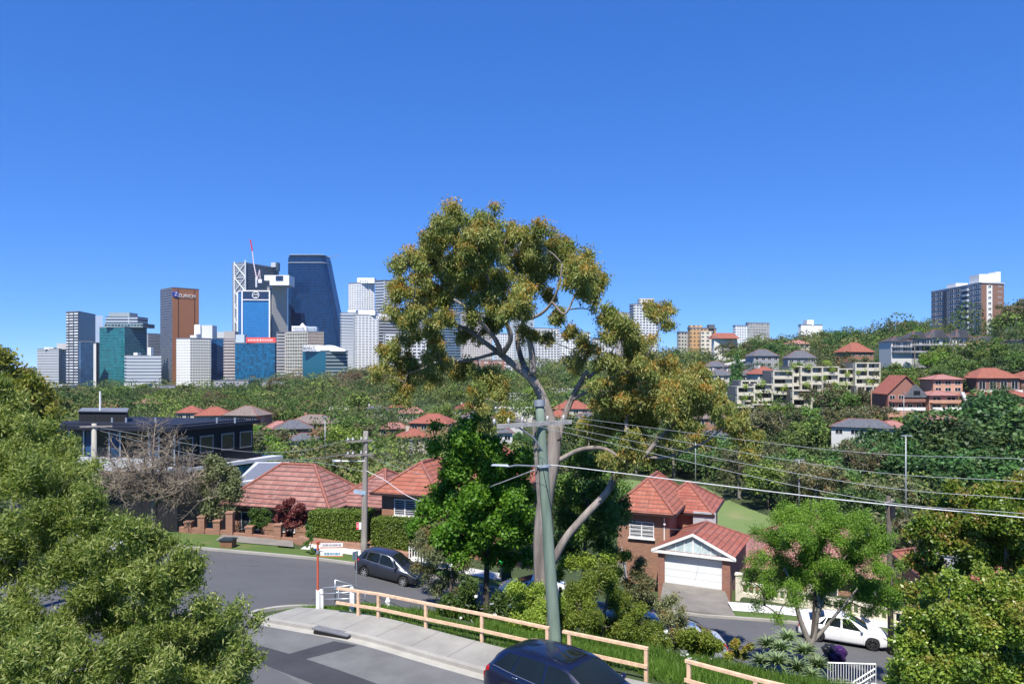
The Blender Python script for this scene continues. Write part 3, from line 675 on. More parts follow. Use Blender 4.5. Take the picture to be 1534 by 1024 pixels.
# bare tree
bx, bd = PX(232,47), 47.0
broot = empty('bare_tree', (bx, bd, h(bx, bd)-.1), 0, 'leafless brown tree with dense twigs in front of the black house', 'tree')
mb = MB(); bb = broot.location; R = random.Random(5)
def rel(px, py, d=0): return P(px, py, bd+d)-bb
sk = limb(mb, [rel(232,800), rel(230,770), rel(232,745)], .28, .2)
ends = []
for px, py, d in ((165,690,1),(190,680,-1),(215,665,.5),(232,640,0),(260,660,-1),(285,690,1),(310,700,-.5),(330,715,.8),(180,715,1.4),(205,705,-1.5),(250,700,1.2),(275,720,-1.2),(150,700,-.8),(300,735,1),(340,730,0),(165,725,-1.2),(195,735,1.5),(225,700,-1.4),(270,705,1.6),(320,745,-1.2),(255,735,1.8),(290,715,-1.8),(345,745,.6),(140,715,.5)):
    k = limb(mb, [rel(232,745), rel((232+px)/2+R.uniform(-8,8), (745+py)/2+8, d*.6), rel(px, py, d)], .13, .03)
    sk += k; ends.append(k[-1])
    for j in range(4, len(k)):
        for q in range(6):
            b = k[j]; dr = Vector((R.gauss(0,1), R.gauss(0,1), R.gauss(.5,.7))).normalized(); L = R.uniform(.6, 1.5)
            m_ = b+dr*L*.5+Vector((R.uniform(-.2,.2),)*3); e = b+dr*L
            mb.tube([b, m_, e], [.028,.02,.008], 4, cap=False)
            for w in range(7):
                d2 = (dr+Vector((R.gauss(0,1), R.gauss(0,1), R.gauss(0,1)))).normalized()*R.uniform(.2,.6); s_ = m_.lerp(e, R.random())
                mb.tube([s_, s_+d2], [.012,.006], 3, cap=False)
mb.build('trunk', bark("twig_bark", (.14,.11,.08), (.31,.26,.195), 5, .5), broot, smooth=True)
shrub('red_leaved_tree', 'small dark red leaved tree beside the clipped hedge', 'tree',
   [(430,755,12),(445,765,14),(425,775,12),(440,785,14),(455,775,10),(432,800,8),(418,762,8)], 45.6, foliage("red_leaf", [(.09,.02,.02), (.2,.05,.045), (.32,.10,.09)], None, .2, 0.), B_DARK, 9000, 62, .4, 437, .07, L=.13, Wr=.5, crown='crown')
shrub('round_bush', 'round dark green clipped bush before the long roofed house', 'bush',
   [(388,772,13),(380,765,9),(396,768,9),(386,785,12),(398,780,8)], 46, F_DARK, B_DARK, 9000, 63, .3, 388, .05, L=.1, Wr=.5, shell=.7, crown='foliage')
shrub('street_sapling', 'thin young street tree beside the red sign post', 'tree',
   [(463,800,6),(460,815,6),(467,825,5),(462,790,5),(466,808,5)], 42.2, F_DARK, B_DARK, 1500, 64, .1, 463, .03, L=.13, Wr=.45)
shrub('leafy_shrub', 'bright green leafy shrub at the end of the hedge by the brick house', 'bush',
   [(615,790,12),(630,780,14),(640,795,12),(622,805,10),(650,770,12),(645,810,10)], 40.5, F_BRIGHT, B_DARK, 9000, 65, .5, 630, .05, L=.14, Wr=.5, crown='foliage')
# ---- hedge
def hedge(name, label, p0, p1, z0, hgt, dep, seed, n=14000):
    a, b = Vector(p0), Vector(p1); L = (b-a).length; u = (b-a)/L; nn = Vector((-u.y, u.x, 0)); g = rs(seed)
    root = empty(name, a, 0, label, 'hedge')
    q = g.random((n,3)); side = g.integers(0, 5, n)
    s = q[:,0]*L; t = q[:,1]*dep; z = q[:,2]*hgt
    t = np.where(side <= 1, 0, np.where(side == 2, dep, t)); z = np.where(side >= 3, hgt, z)
    t = t+g.normal(size=n)*.05; z = z+g.normal(size=n)*.05
    Nn = np.where((side <= 1)[:,None], -np.array(nn), np.where((side == 2)[:,None], np.array(nn), np.array([0,0,1.])))
    C = np.array(u)[None]*s[:,None]+np.array(nn)[None]*t[:,None]; C[:,2] += z+z0-a.z
    me = leaves_mesh('foliage', C, g.normal(size=(n,3)), Nn+g.normal(size=(n,3))*.5, .12*(.6+.8*g.random(n)), .07, g.random(n)*.8, 0, F_HEDGE)
    link('foliage', me, root)
    mb = MB(); c = (a+b)/2+nn*dep/2-a; mb.box((c.x, c.y, z0+hgt/2-a.z), (L-.15, dep-.15, hgt-.12), math.atan2(u.y, u.x)); mb.build('branches', pm("hedge_core", (.02,.035,.01), .95), root)
    return root
F_HEDGE = foliage("hedge_leaf", [(.08,.13,.02), (.15,.22,.03), (.24,.31,.05)], None, .25, 0.)
hedge('hedge', 'long clipped green hedge on the low brick wall left of the timber pole', P(462,775,44.8), P(552,775,44.2), -1.75, 1.7, 1.2, 71)
hedge('hedge', 'shorter clipped green hedge right of the timber pole behind the hatchback', P(556,775,43.9), P(613,778,43.2), -2.05, 1.75, 1.2, 72, 9000)
# ---------------------------------------------------------------- street things
M_WOODPOLE = bark("pole_timber", (.17,.15,.13), (.33,.30,.27), 3, .08)
M_GREENPOLE = bark("green_pole_paint", (.10,.145,.11), (.20,.26,.205), 2.2, .12)
M_GALV = pm("galvanised_steel", (.50,.53,.55), .4, .6, .12)
M_GREYM = pm("grey_metal", (.33,.35,.36), .5, .5, .15)
M_DARKM = pm("dark_metal", (.03,.03,.035), .5, .3)
M_PEACH = pm("peach_paint", (.68,.46,.30), .75, 0, .2, 7, .3)
M_WHITE = pm("white_paint", (.80,.79,.76), .5, 0, .05)
M_RED = pm("red_paint", (.55,.06,.03), .5, 0, .15)
M_CERAMIC = pm("insulator_ceramic", (.55,.55,.52), .2)
M_WIRE = pm("cable", (.36,.38,.38), .45, .3, .05); M_BLACKWIRE = pm("black_cable", (.03,.03,.03), .6)
def text_mesh(name, s, size, m, parent, loc, rot, depth=.004, sx=1.):
    cu = bpy.data.curves.new("lettering", 'FONT'); cu.body = s; cu.size = size; cu.extrude = depth; cu.align_x = 'CENTER'; cu.align_y = 'CENTER'
    ob = bpy.data.objects.new("tmp", cu); COL.objects.link(ob)
    dg = bpy.context.evaluated_depsgraph_get(); me = bpy.data.meshes.new_from_object(ob.evaluated_get(dg))
    bpy.data.objects.remove(ob); me.name = name; me.materials.clear(); me.materials.append(m)
    o = link(name, me, parent); o.location = loc; o.rotation_euler = rot; o.scale = (sx, 1, 1); return o
# ---- green pole
gb = Vector((PX(833,23.2), 23.2, h(PX(833,23.2), 23.2)-.3)); gt = P(808,603,23.9)
gp = empty('power_pole', gb, 0, 'green painted timber power pole behind the blue car', 'power pole')
mb = MB(); L = gt-gb; mb.tube([L*(i/12) for i in range(13)], [.212-.07*i/12 for i in range(13)], 16); mb.build('pole', M_GREENPOLE, gp, smooth=True)
mb = MB(); mb.tube([L*.985, L*1.012], .19, 16); mb.build('cap', M_GREYM, gp)
def along(z): t = (z-gb.z)/(gt.z-gb.z); return L*t
a = along(PZ(634,23.7))
arm_dir = (P(735,640,22.3)-P(815,632,23.6)).normalized(); arm_dir.z = 0; arm_dir.normalize()
mb = MB(); c0 = a+arm_dir*1.75; c1 = a-arm_dir*1.3
ang = math.atan2(arm_dir.y, arm_dir.x); mid = (c0+c1)/2+Vector((0,-.22,0)); mb.box(mid, ((c0-c1).length, .11, .13), ang); mb.build('crossarm', bark("crossarm_timber", (.25,.24,.22), (.42,.40,.37), 3, .6), gp)
for k in (-1.2,-.5,.55,1.1,1.65):
    p = mid+arm_dir*(k); mb = MB(); mb.lathe([(0,.05),(.02,.06),(.03,.1),(.055,.12),(.035,.15),(.055,.17),(.03,.2),(.035,.23),(0,.24)], p, 10); mb.build('insulator', M_CERAMIC, gp, smooth=True)
mb = MB(); mb.tube([a+arm_dir*.95+Vector((0,-.2,-.05)), a+arm_dir*.3+Vector((0,-.2,-.45)), along(PZ(668,23.5))+Vector((0,-.15,-.15))], .035, 6); mb.build('brace', M_GREYM, gp)
p = along(PZ(700,23.5)); le = P(745,699,22.6)-gb
mb = MB(); mb.tube([p, p.lerp(le, .6)+Vector((0,0,.05)), le+Vector((.3,0,.0))], .028, 6); mb.tube([p+Vector((0,0,-.03)), p+Vector((-.15,-.05,-.03))], .1, 8); mb.build('lamp_bracket', M_GALV, gp)
mb = MB(); q = le+Vector((.12,0,.02)); mb.verts(*(lambda V, Fc: (V, Fc))([(q.x+x, q.y+y, q.z+z) for x, y, z in ((-.32,-.06,.02),(-.28,.06,.02),(.25,.08,.0),(.25,-.08,.0),(-.28,-.05,.07),(-.25,.05,.07),(.2,.06,.06),(.2,-.06,.06))], [(3,2,1,0),(4,5,6,7),(0,1,5,4),(1,2,6,5),(2,3,7,6),(3,0,4,7)])); mb.build('lamp_head', M_GALV, gp)
mb = MB()
for off, r in ((Vector((-.2,-.06,0)), .03), (Vector((-.24,.0,0)), .045)):
    mb.tube([along(PZ(628,23.8))+off, along(PZ(720,23.5))+off, along(PZ(800,23.4))+off*.95], r, 6)
mb.build('conduit', B_GREY, gp)
mb = MB(); mb.tube([along(PZ(690,23.5))+Vector((-.05,-.2,0)), along(PZ(720,23.5))+Vector((.02,-.2,0)), along(PZ(760,23.4))+Vector((.15,-.17,0)), along(PZ(800,23.4))+Vector((.2,-.1,0))], .012, 5); mb.build('earth_cable', M_BLACKWIRE, gp)
mb = MB(); mb.tube([along(PZ(697,23.5)), along(PZ(701,23.5))], .24, 14); mb.build('clamp', M_GALV, gp)
# ---- overhead wires
def wire(name, label, pts, r, m=M_WIRE, group='overhead wires'):
    pts = [Vector(p) for p in pts]; mb = MB()
    o0 = pts[0].copy(); mb.tube([p-o0 for p in bez(pts, 10)], r, 5); o = mb.build(name, m, smooth=True); o.location = o0
    return tag(o, label, 'wire', group)
A0 = gb+mid
def sagw(p0, px1, py1, D1, mids, r, label, name='overhead_wire', m=M_WIRE):
    """wire from p0 in space to a far end, passing the listed picture heights"""
    e = P(px1, py1, D1); pts = [p0]
    for mx, my in mids:
        # depth on the straight plan line at this bearing
        k = (mx-HX)/F; dx, dy = e.x-p0.x, e.y-p0.y; t = (k*p0.y-p0.x)/(dx-k*dy); D = p0.y+dy*t
        pts.append(P(mx, my, D))
    pts.append(e); return wire(name, label, pts, r, m)
sagw(A0-arm_dir*1.2+Vector((0,0,.2)), 1900, 702, 14, [(1240,673),(1534,687)], .0065, 'topmost thin wire running right from the green power pole')
sagw(A0-arm_dir*.5+Vector((0,0,.2)), 1900, 745, 14, [(1240,698),(1534,721)], .0065, 'second wire from the top running right off the green pole')
sagw(A0+arm_dir*.55+Vector((0,0,.2)), 1900, 776, 14, [(1240,717),(1534,747)], .0065, 'third wire from the top running right off the green pole')
sagw(A0+arm_dir*1.1+Vector((0,0,.2)), 1900, 802, 14, [(1240,737),(1534,769)], .0065, 'fourth wire running right, just above the thick bright cable')
sagw(gb+along(PZ(697,23.5))+Vector((.2,-.1,0)), 1900, 812, 14, [(870,701),(1240,746),(1534,775)], .015, 'thick bright cable running right from the green pole below the wires', m=pm("bright_cable", (.6,.6,.6), .5))
# ---- timber pole across the street
tp0 = Vector((PX(545,43.3), 43.3, h(PX(545,43.3), 43.3)-.2)); tt = P(548,645,43.6)
tp = empty('timber_pole', tp0, 0, 'grey timber power pole on the far footpath beside the hedge', 'power pole')
L2 = tt-tp0; mb = MB(); mb.tube([L2*(i/8) for i in range(9)], [.20-.06*i/8 for i in range(9)], 12); mb.build('pole', M_WOODPOLE, tp, smooth=True)
def at2(py): return P(547,py,43.4)-tp0
for py, w in ((660,1.0),(681,1.1)):
    c = at2(py); mb = MB(); mb.box(c+Vector((-.3,-.15,0)), (w*1.6,.1,.11), .5); mb.build('crossarm', M_WOODPOLE, tp)
    for k in (-.7,-.4,.1,.4): mb = MB(); mb.lathe([(0,0),(.05,.02),(.07,.08),(.04,.13),(.06,.17),(0,.2)], c+Vector((-.3+k*math.cos(.5),-.15+k*math.sin(.5),.05)), 8); mb.build('insulator', M_CERAMIC, tp)
c = at2(690); mb = MB(); mb.tube([c, c+Vector((-.8,-.2,.02)), c+Vector((-1.45,-.3,.03))], .025, 6); mb.build('lamp_bracket', M_GALV, tp)
mb = MB(); mb.lathe([(0,-.3),(.08,-.25),(.1,0),(.08,.2),(.03,.3),(0,.31)], c+Vector((-1.6,-.33,.03)), 10, 'X'); mb.build('lamp_head', M_GALV, tp, smooth=True)
mb = MB(); mb.box(at2(736)+Vector((-.28,-.2,0)), (.7,.02,.22), .3, 0, .25); mb.build('street_name_plate', pm("blue_grey_plate", (.35,.48,.6), .5), tp)
mb = MB(); mb.box(at2(786)+Vector((-.33,-.22,0)), (.3,.02,.42), .1); s_ = mb.build('parking_sign', M_WHITE, tp)
mb = MB(); mb.box(at2(786)+Vector((-.405,-.236,0)), (.15,.01,.40), .1); mb.build('red_panel', pm("sign_red", (.7,.04,.06), .4), s_)
text_mesh('lettering', 'S', .26, M_WHITE, s_, at2(786)+Vector((-.41,-.245,0)), (math.pi/2,0,.1))
# wires round the timber pole
w0 = tp0+at2(660)
wire('service_wire', 'thin wire sagging left from the timber pole top towards the black house', [w0+Vector((-.6,-.3,.2)), P(440,676,46), P(330,672,49), P(150,640,52)], .012)
wire('service_wire', 'second thin wire sagging left from the timber pole lower arm', [w0+Vector((-.6,-.3,-.7)), P(440,688,46), P(300,682,49), P(150,645,52)], .012)
wire('service_wire', 'low pale wire running left from the timber pole past the red roof', [tp0+at2(706), P(460,691,45), P(330,688,47), P(200,683,50)], .012)
wire('service_wire', 'upper drooping wire right of the timber pole to the hip roofed brick house', [w0+Vector((.4,-.1,-.3)), P(600,692,44.5), P(640,703,46)], .012)
wire('service_wire', 'middle drooping wire right of the timber pole', [w0+Vector((.3,-.1,-.9)), P(590,698,43.6), P(650,715,44)], .012)
wire('service_wire', 'thick white cable looping from timber pole across the brick house', [tp0+at2(704), P(575,718,43), P(610,742,42), P(640,752,41), P(680,748,38), gb+along(PZ(700,23.5))], .02, pm("bright_cable", (.6,.6,.6), .5))
wire('service_wire', 'thin wire crossing in front of the garage roof', [P(892,776,36)+Vector((-.6,0,.1)), P(892,776,36), P(960,788,38), P(1090,799,50), P(1200,812,60)], .009)
# ---- left pole near the black house
p3 = Vector((PX(141,50), 50, h(PX(141,50),50)-.2)); p3t = P(141,634,50)
q3 = empty('timber_pole', p3, 0, 'short pale timber pole rising in front of the black house', 'power pole'); mb = MB(); mb.tube([Vector((0,0,0)), (p3t-p3)*.5, p3t-p3], [.2,.18,.15], 10); mb.build('pole', bark("old_timber", (.28,.27,.22), (.42,.40,.34), 3, .1), q3, smooth=True)
mb = MB(); mb.box(p3t-p3+Vector((.2,-.1,-.2)), (2.0,.1,.1), .3); mb.build('crossarm', M_WOODPOLE, q3)
# ---- dark pole on the right
p4 = Vector((PX(1335,36.5), 36.5, h(PX(1335,36.5),36.5)-.2)); p4t = P(1331,742,37)
q4 = empty('dark_pole', p4, 0, 'slim dark timber pole rising behind the feathery tree', 'power pole'); mb = MB(); mb.tube([Vector((0,0,0)), (p4t-p4)*.5, p4t-p4], [.15,.13,.11], 10); mb.build('pole', B_DARK, q4, smooth=True)
mb = MB(); mb.box(p4t-p4+Vector((.1,-.1,-.8)), (.25,.25,.6), .3); mb.build('pole_box', M_DARKM, q4)
mb = MB(); mb.box(p4t-p4+Vector((.0,-.1,-.3)), (1.4,.08,.09), .8); mb.build('crossarm', M_WOODPOLE, q4)
wire('service_wire', 'grey wire dropping right from the slim dark pole', [p4t+Vector((.1,0,-.4)), P(1380,775,40), P(1440,792,44)], .012)
# ---- park light poles
def floodlight(px, py0, py1, D, label, arm=0, heads=2, name='light_pole', r=.10):
    b = Vector((PX(px,D), D, min(h(PX(px,D), D), PZ(py1, D))-.2)); t = P(px, py0, D)
    e = empty(name, b, 0, label, 'light pole', 'light poles in the valley'); mb = MB(); mb.tube([Vector((0,0,0)), t-b], [r*1.4, r*.8], 8); mb.build('pole', M_GREYM, e, smooth=True)
    mb = MB(); mb.box(t-b, (1.6 if heads > 1 else .8,.12,.1)); mb.build('crossbar', M_GREYM, e)
    for k in range(heads):
        mb = MB(); mb.box(t-b+Vector(((k-(heads-1)/2)*1.1,-.2,.0)), (.7,.5,.16), 0, 0, 0); mb.build('lamp_head', M_GALV, e)
    return e
floodlight(1357,652,772,130,'tallest slim light pole before the big dark green trees', r=.13)
floodlight(1197,688,752,140,'twin headed light pole at the near right edge of the green park', r=.10)
floodlight(1229,697,742,150,'light pole just right of the twin headed one by the park', heads=1)
floodlight(1042,648,716,175,'light pole behind the garage house at the far park edge', heads=1, r=.12)
floodlight(487,624,700,150,'slim light pole above the ridge of the long red roof', heads=1)
floodlight(616,658,702,165,'pale light pole beside the small left playing field', heads=1, r=.12)
floodlight(1530,702,770,110,'light pole at the far right edge below the big dark trees', heads=1, r=.1)
floodlight(1354,588,628,215,'slim pole standing before the red gabled brick house', heads=1, r=.1)
# ---- peach timber fence
def fence(name, label, posts, tops=None, rails=True, w=.1, ext0=0, ext1=0, hgt=.92):
    P0 = [Vector((x, y, h(x, y)-.1)) for x, y in posts]; root = empty(name, P0[0], 0, label, 'fence')
    for p in P0:
        mb = MB(); d = (P0[-1]-P0[0]); a = math.atan2(d.y, d.x); mb.box(p-P0[0]+Vector((0,0,(hgt+.1)/2)), (w,w*.9,hgt+.1), a); mb.build('post', M_PEACH, root)
    for zz, th, dp in ((hgt+.08,.075,.11),(.5,.10,.045)):
        mb = MB()
        pts = [p-P0[0]+Vector((0,0,.1+zz-.05)) for p in P0]
        d = (pts[-1]-pts[0]).normalized(); pts[0] = pts[0]-d*(.1+ext0); pts[-1] = pts[-1]+d*(.06+ext1)
        nn = Vector((d.y,-d.x,0)).normalized()
        off = nn*(0 if zz > .8 else .07)
        for a_, b_ in zip(pts[:-1], pts[1:]):
            V = []
            for q in (a_, b_):
                for s1, s2 in ((-1,-1),(1,-1),(1,1),(-1,1)): V.append(q+off+nn*s1*dp/2+Vector((0,0,s2*th/2)))
            mb.verts(V, [(0,1,2,3),(7,6,5,4),(0,4,5,1),(1,5,6,2),(2,6,7,3),(3,7,4,0)])
        mb.build('rail', M_PEACH, root)
    return root
def fp(px, py, z=0.02): return PG(px, py, z)
fl = [fp(537,928,-.1), fp(567,932,-.08), fp(638,945,0), fp(722,963,0), fp(820,986,0)]
fence('timber_fence', 'long peach painted timber fence from the gate posts to the green pole', fl, ext0=.9)
fence('timber_fence', 'short peach painted fence section right of the green pole behind the blue car', [fp(853,994,0), fp(968,1020,0)], ext0=.12)
fence('timber_fence', 'peach painted fence in the bottom right below the spiky succulents', [fp(1032,1042,0), fp(1132,1072,0), fp(1240,1100,0), fp(1370,1130,0)])
# ---- white posts, gate rails
def small_post(px, py, D, top, label):
    b = P(px, py, D); b.z = h(b.x, b.y); e = empty('white_post', b, 0, label, 'post')
    mb = MB(); hh = top; mb.box((0,0,hh/2), (.16,.16,hh), .3); mb.build('shaft', M_WHITE, e); mb = MB(); mb.prism([(-.1,-.1),(.1,-.1),(.1,.1),(-.1,.1)], hh+.002, hh+.14, poly2=[(-.05,-.05),(.05,-.05),(.05,.05),(-.05,.05)]); mb.build('cap', M_WHITE, e); return e
small_post(481,908,27.6,.66,'white post with pointed cap beside the red street sign')
small_post(527,918,27.0,.78,'white post with pointed cap at the start of the peach fence')
small_post(581,912,29.5,.45,'low white post behind the peach fence near the steel handrail')
def railing(name, label, segs, uprights, r=.022):
    o0 = Vector(segs[0][0]); e = empty(name, o0, 0, label, 'railing')
    mb = MB()
    for s_ in segs: mb.tube([Vector(p)-o0 for p in s_], r, 8)
    mb.build('rail', M_GALV, e, smooth=True)
    for (a, b) in uprights: mb = MB(); mb.tube([Vector(a)-o0, Vector(b)-o0], r, 8); mb.build('upright', M_GALV, e, smooth=True)
D1, D2 = 28.2, 28.6
def gz(px, py, D): p = P(px, py, D); return p
railing('steel_railing', 'galvanised pipe railing between the two white posts',
  [[gz(484,880,27.6), gz(528,876,27.2)], [gz(484,889,27.6), gz(528,886,27.2)], [gz(484,897,27.6), gz(528,896,27.2)]],
  [(gz(507,877,27.4), gz(507,914,27.4))])
railing('steel_handrail', 'galvanised handrail sloping down the bank steps behind the peach fence',
  [[gz(502,868,29), gz(532,877,29.6), gz(575,897,31.2), gz(612,914,32.4)], [gz(502,886,29), gz(535,893,29.6), gz(575,911,31.2), gz(612,927,32.4)]],
  [(gz(502,868,29), gz(502,902,29)), (gz(547,884,30.1), gz(547,905,30.1)), (gz(600,909,32), gz(600,925,32))])
# ---- red street sign
sb = P(476, 912, 27.5); sb.z = h(sb.x, sb.y); st = P(476, 812, 27.5).z-sb.z
sg = empty('street_sign', sb, 0, 'red painted post carrying two white street name blades', 'street sign')
mb = MB(); mb.tube([(0,0,.75), (0,0,st)], .042, 10); mb.tube([(0,0,st), (0,0,st+.05)], .075, 10); mb.build('post', pm("faded_red_paint", (.50,.10,.05), .6, 0, .2), sg, smooth=False)
mb = MB(); mb.box((0,0,.4), (.13,.13,.8), .3); mb.build('post_base', M_WHITE, sg)
M_BLUET = pm("blue_letter", (.02,.2,.3), .5)
for zz, ang in ((st-.1, .04), (st-.42, .0)):
    mb = MB(); mb.box((.47*math.cos(ang)+.05, .47*math.sin(ang), zz), (.84,.03,.14), ang); bl = mb.build('sign_blade', M_WHITE, sg)
    mb = MB(); mb.box((.47*math.cos(ang)+.05, .47*math.sin(ang)-.0, zz-.1), (.88,.036,.03), ang); mb.build('blade_edge', pm("orange_edge", (.6,.25,.1), .5), bl)
# lettering strokes, too small in the photo to read as words
for zz, cc, x0 in ((st-.1, pm("grey_letter", (.25,.2,.2), .5), .2), (st-.42, M_BLUET, .26)):
    mb = MB(); R = random.Random(3); x = x0
    while x < .86: w = R.uniform(.02,.045); mb.box((x+.0, -.019+.04*x*(1 if zz > st-.2 else 0), zz), (w,.004,R.uniform(.06,.09))); x += w+R.uniform(.012,.02)
    mb.build('lettering', cc, sg)
mb = MB(); mb.tube([(0,0,st-.42),(.02,0,st-.3)], .07, 10); mb.build('bracket', M_GREYM, sg)
# ---- signpost back (grey) near the hatch
nb = P(504, 905, 29.5); nb.z = h(nb.x, nb.y); e = empty('slim_signpost', nb, 0, 'slim grey pipe signpost seen from behind left of the hatchback', 'sign post')
nb2 = P(534, 905, 30); e.location = (nb2.x, nb2.y, h(nb2.x, nb2.y)); ht = PZ(828,30)-e.location.z
mb = MB(); mb.tube([(0,0,0),(0,0,ht)], .025, 8); mb.build('pole', M_GREYM, e); mb = MB(); mb.box((-.05,0,ht-.1), (.28,.015,.34), .9); mb.build('sign_plate', pm("plate_back", (.25,.32,.38), .5, .3), e)
# ---- kerb inlet, green box, wheelie bin
ki = empty('storm_drain', (0,0,0), 0, 'black kerb inlet drain with concrete lintel in the near kerb', 'drain')
a = Vector((*PG(470,944,0), 0)); b = Vector((*PG(524,956,0), 0)); c = (a+b)/2; ang = math.atan2(b.y-a.y, b.x-a.x); ki.location = (c.x, c.y, h(c.x, c.y))
L_ = (b-a).length; mb = MB(); mb.box((0,.14,.13), (L_,.32,.04), ang); mb.build('lintel', pm("drain_lintel", (.16,.16,.17), .8), ki); mb = MB(); mb.box((0,-.0,.045), (L_-.1,.12,.11), ang); mb.build('opening', pm("drain_dark", (.008,.008,.008), .9), ki)
def boxy(name, label, cat, px, py, D, dims, m, mt, rz=.1):
    b = Vector((PX(px,D), D, h(PX(px,D), D)+.1)); e = empty(name, b, 0, label, cat); w, d, hh = dims
    mb = MB(); mb.prism([(-w/2*.92,-d/2*.92),(w/2*.92,-d/2*.92),(w/2*.92,d/2*.92),(-w/2*.92,d/2*.92)], 0, hh, poly2=[(-w/2,-d/2),(w/2,-d/2),(w/2,d/2),(-w/2,d/2)]); mb.build('body', m, e)
    mb = MB(); mb.box((0,-.02,hh+.03), (w+.08,d+.1,.06)); mb.box((0,.0,hh+.075), (w*.8,d*.7,.04)); mb.build('lid', mt, e)
    e.rotation_euler.z = rz; return e
e = boxy('street_pillar', 'small timber sided box with dark lid on the grass verge', 'utility box', 342, 822, 42.6, (.75,.6,.45), pm("brown_timber", (.22,.11,.06), .8), pm("dark_lid", (.03,.05,.06), .4), -.1)
e = boxy('wheelie_bin', 'dark wheelie bin with bright green lid behind the tree trunk', 'bin', 757, 868, 42.2, (.6,.7,1.0), pm("bin_body", (.02,.06,.035), .5), pm("green_lid", (.02,.45,.08), .4), .2)
for s in (-1,1): mb = MB(); mb.lathe([(0,-.03),(.1,-.03),(.1,.03),(0,.03)], (s*.28,.33,.1), 12, 'X'); mb.build('wheel', M_DARKM, e)
# ---- white picket fence bottom right and covered bundle
pf = [Vector((PX(1240,27), 27, PZ(992,27))), Vector((PX(1312,26.5), 26.5, PZ(994,26.5)))]
e = empty('picket_fence', pf[0], 0, 'small white metal railing at the foot of the spiky plants', 'fence')
mb = MB(); mb.tube([Vector((0,0,0)), pf[1]-pf[0]], .03, 6); mb.tube([Vector((0,0,-.72)), pf[1]-pf[0]+Vector((0,0,-.72))], .02, 6); mb.build('rail', M_WHITE, e)
for k in range(19):
    q = (pf[1]-pf[0])*(k/18); mb = MB(); mb.tube([q, q+Vector((0,0,-.85))], .014, 5); mb.build('baluster', M_WHITE, e)
mb = MB(); mb.tube([pf[1]-pf[0]+Vector((-.1,-.15,-.1)), pf[1]-pf[0]+Vector((-.9,-.15,-.6))], .03, 6); mb.tube([pf[1]-pf[0]+Vector((-.1,-.15,-.3)), pf[1]-pf[0]+Vector((-.9,-.15,-.8))], .03, 6); mb.build('stair_rail', M_WHITE, e)
bb_ = P(1252, 990, 35.2); bb_.z = h(bb_.x, bb_.y)+.02
g = rs(4); e = empty('garbage_bag', bb_, 0, 'dark purple rounded bundle lying on the street behind the white railing', 'bag')
for nm, off, sc, col in (('bag', (0,0,.3), (.5,.4,.4), (.05,.015,.09)), ('flap', (-.25,.1,.45), (.35,.35,.3), (.02,.02,.02))):
    bm = bmesh.new(); bmesh.ops.create_icosphere(bm, subdivisions=4, radius=1)
    for v in bm.verts:
        k = 1+.09*math.sin(v.co.x*7+v.co.z*5)+.06*math.sin(v.co.y*11+v.co.x*3); v.co = Vector((v.co.x*sc[0]*k+off[0], v.co.y*sc[1]*k+off[1], max(v.co.z*sc[2]*k, -.3)+off[2]))
    me = bpy.data.meshes.new(nm); bm.to_mesh(me); bm.free(); me.shade_smooth(); link(nm, me, e, pm(nm+"_vinyl", col, .3))
# ---- spiky succulents
M_AGAVE = foliage("agave_leaf", [(.08,.13,.055), (.14,.20,.085), (.23,.29,.14)], None, .15, 0.)
def agave(px, py, D, R_, seed, label):
    b = P(px, py, D); b.z = max(b.z-R_*.4, h(b.x, b.y)-.02); g = random.Random(seed); e = empty('agave', b, 0, label, 'succulent', 'spiky succulents on the bank')
    V = []; Fc = []; va = []
    for k in range(64):
        az = k*2.399+g.uniform(-.2,.2); el = math.radians(8+72*(k/64)**.9); L = R_*g.uniform(.8,1.15)*(1-.25*k/64); w = .055*R_/.7
        prev = None
        for j in range(6):
            t = j/5; e2 = el-(.35*t*t); r = L*t; x = math.cos(az)*math.cos(e2)*r; y = math.sin(az)*math.cos(e2)*r; z = math.sin(e2)*r+R_*.25
            ww = w*(1-t)**.6*(.7+.6*t if t < .5 else 1); px_, py_ = -math.sin(az)*ww, math.cos(az)*ww
            i = len(V); V += [(x+px_,y+py_,z+ww*.4),(x,y,z-ww*.2),(x-px_,y-py_,z+ww*.4)]
            if prev is not None: Fc += [(prev,i,i+1,prev+1),(prev+1,i+1,i+2,prev+2)]; va += [t*.6+g.random()*.3]*2
            prev = i
    me = bpy.data.meshes.new('leaves'); me.from_pydata(V, [], Fc); at = me.attributes.new('v','FLOAT','FACE'); at.data.foreach_set('value', va)
    at = me.attributes.new('tip','FLOAT','FACE'); at.data.foreach_set('value', [0.]*len(Fc)); link('leaves', me, e, M_AGAVE)
    return e
for i, (x, y, D, r_) in enumerate([(1150,965,24.6,.62),(1180,955,25,.6),(1205,975,24.2,.62),(1165,990,23.5,.6),(1195,1000,23.2,.62),(1225,995,23.6,.58),(1140,990,23.8,.5),(1215,1012,22.8,.5),(1170,970,24.2,.55)]):
    agave(x, y, D, r_, 80+i, 'grey green spiky rosette in the bank clump, '+{1140:'outermost on the left',1150:'uppermost at the upper left',1165:'lower left of the middle',1170:'in the middle',1180:'topmost in the middle',1195:'at the lower middle',1205:'right of the middle',1215:'lowest of all',1225:'outermost on the right'}[x])
